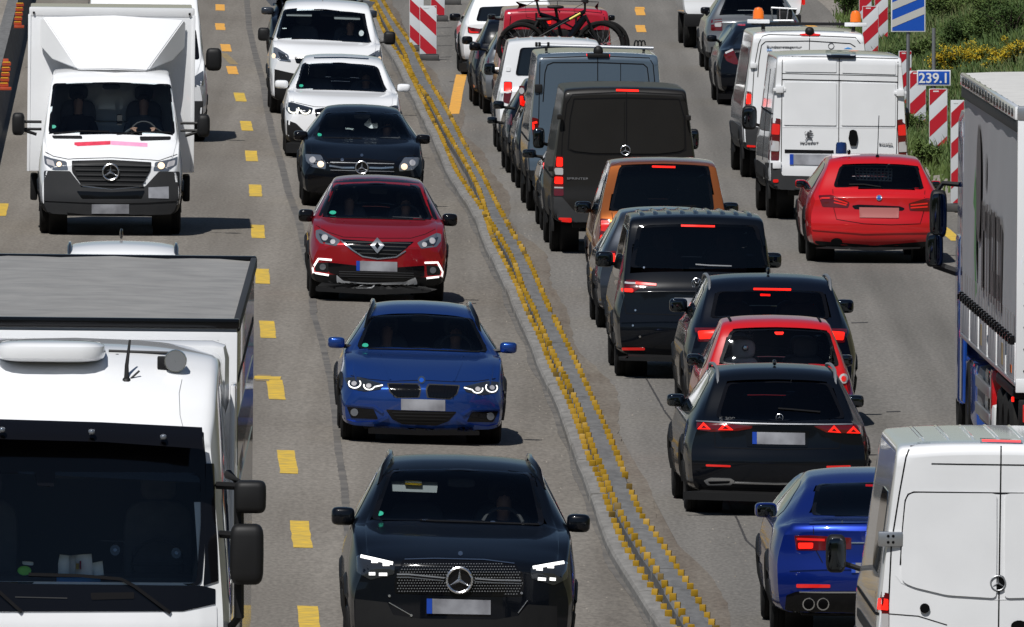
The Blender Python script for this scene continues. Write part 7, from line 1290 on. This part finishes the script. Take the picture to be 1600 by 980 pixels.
boxp(r_, 'mudguard', 'black_plastic', -1.24, -.85, 1.5, 5.5, 1.0, 1.12, bev=.04); boxp(r_, 'extinguisher_box', 'bright_red', -1.24, -.95, 6.5, 6.9, .55, 1.1, bev=.04); boxp(r_, 'side_locker', 'light_seat', -1.25, -1.0, 5.8, 6.3, .35, .75, bev=.05); boxp(r_, 'spare_wheel_frame', 'gloss_black', -1.22, -.6, 7.2, 8.6, .45, 1.05, bev=.05); boxp(r_, 'side_guard', 'alu', -1.25, -1.22, 7.0, 10.4, .78, .90, bev=.01); boxp(r_, 'side_guard', 'alu', -1.25, -1.22, 7.0, 10.4, .50, .62, bev=.01)
boxp(r_, 'rear_underrun', 'black_plastic', -1.2, 1.2, .05, .2, .5, .68, bev=.02); boxp(r_, 'lamp_carrier', 'black_plastic', -1.24, -.6, .0, .12, .78, 1.05, bev=.02); boxp(r_, 'tail_light', 'lamp_red_mid', -1.20, -.72, -.02, .01, .82, 1.0, bev=.01); boxp(r_, 'side_lamp', 'lamp_red_lit', -1.262, -1.235, 1.2, 1.26, .98, 1.03, bev=.006); boxp(r_, 'tail_light', 'lamp_red_mid', .72, 1.20, -.02, .01, .82, 1.0, bev=.01)
# blue tractor unit ahead of the trailer
boxp(r_, 'tractor_cab', 'cab_blue', -1.20, 1.20, L + 1.0, L + 3.1, .9, 3.55, bev=.14); boxp(r_, 'cab_side_fairing', 'cab_blue', -1.24, -1.19, L + .3, L + 1.1, .45, 3.3, bev=.03); boxp(r_, 'tank_fairing', 'cab_blue', -1.23, -.7, L - 2.8, L - .2, .3, 1.0, bev=.08); boxp(r_, 'fuel_tank', 'steel', -1.22, -.7, L - 4.2, L - 2.9, .4, 1.0, bev=.12); boxp(r_, 'cab_door', 'cab_blue', -1.235, -1.15, L + 1.3, L + 2.6, .4, 2.2, bev=.05)
wheel(r_, -1.06, L + 1.9, .5, .34); wheel(r_, 1.06, L + 1.9, .5, .34); wheel(r_, -1.0, L - 1.1, .5, .5); wheel(r_, 1.0, L - 1.1, .5, .5)
c1_, c2_ = v.at(1466, 334, L + 2.6), v.at(1460, 390, L + 2.6)
for c, h_ in ((c1_, .26), (c2_, .19)):
    b = MB(); b.blob((c.x, L + 2.6, c.z), (.095, .12, h_), .45, 16, 10); o = b.obj('side_mirror', 'black_plastic', r_); b = MB(); b.blob((c.x, L + 2.49, c.z), (.08, .02, h_ * .86), .45, 16, 10); b.obj('mirror_glass', 'mirror_glass', o)
c = v.at(1492, 288, L + 2.6); b = MB(); b.tube([(c1_.x - .02, L + 2.6, c1_.z + .24), (c1_.x + .05, L + 2.6, c1_.z + .33), (-1.2, L + 2.5, c.z)], .03, 6); b.obj('mirror_arm', 'black_plastic', r_); b = MB(); b.tube([(c2_.x, L + 2.6, c2_.z - .16), (-1.2, L + 2.6, c2_.z - .25)], .05, 6); b.obj('mirror_arm', 'black_plastic', r_)
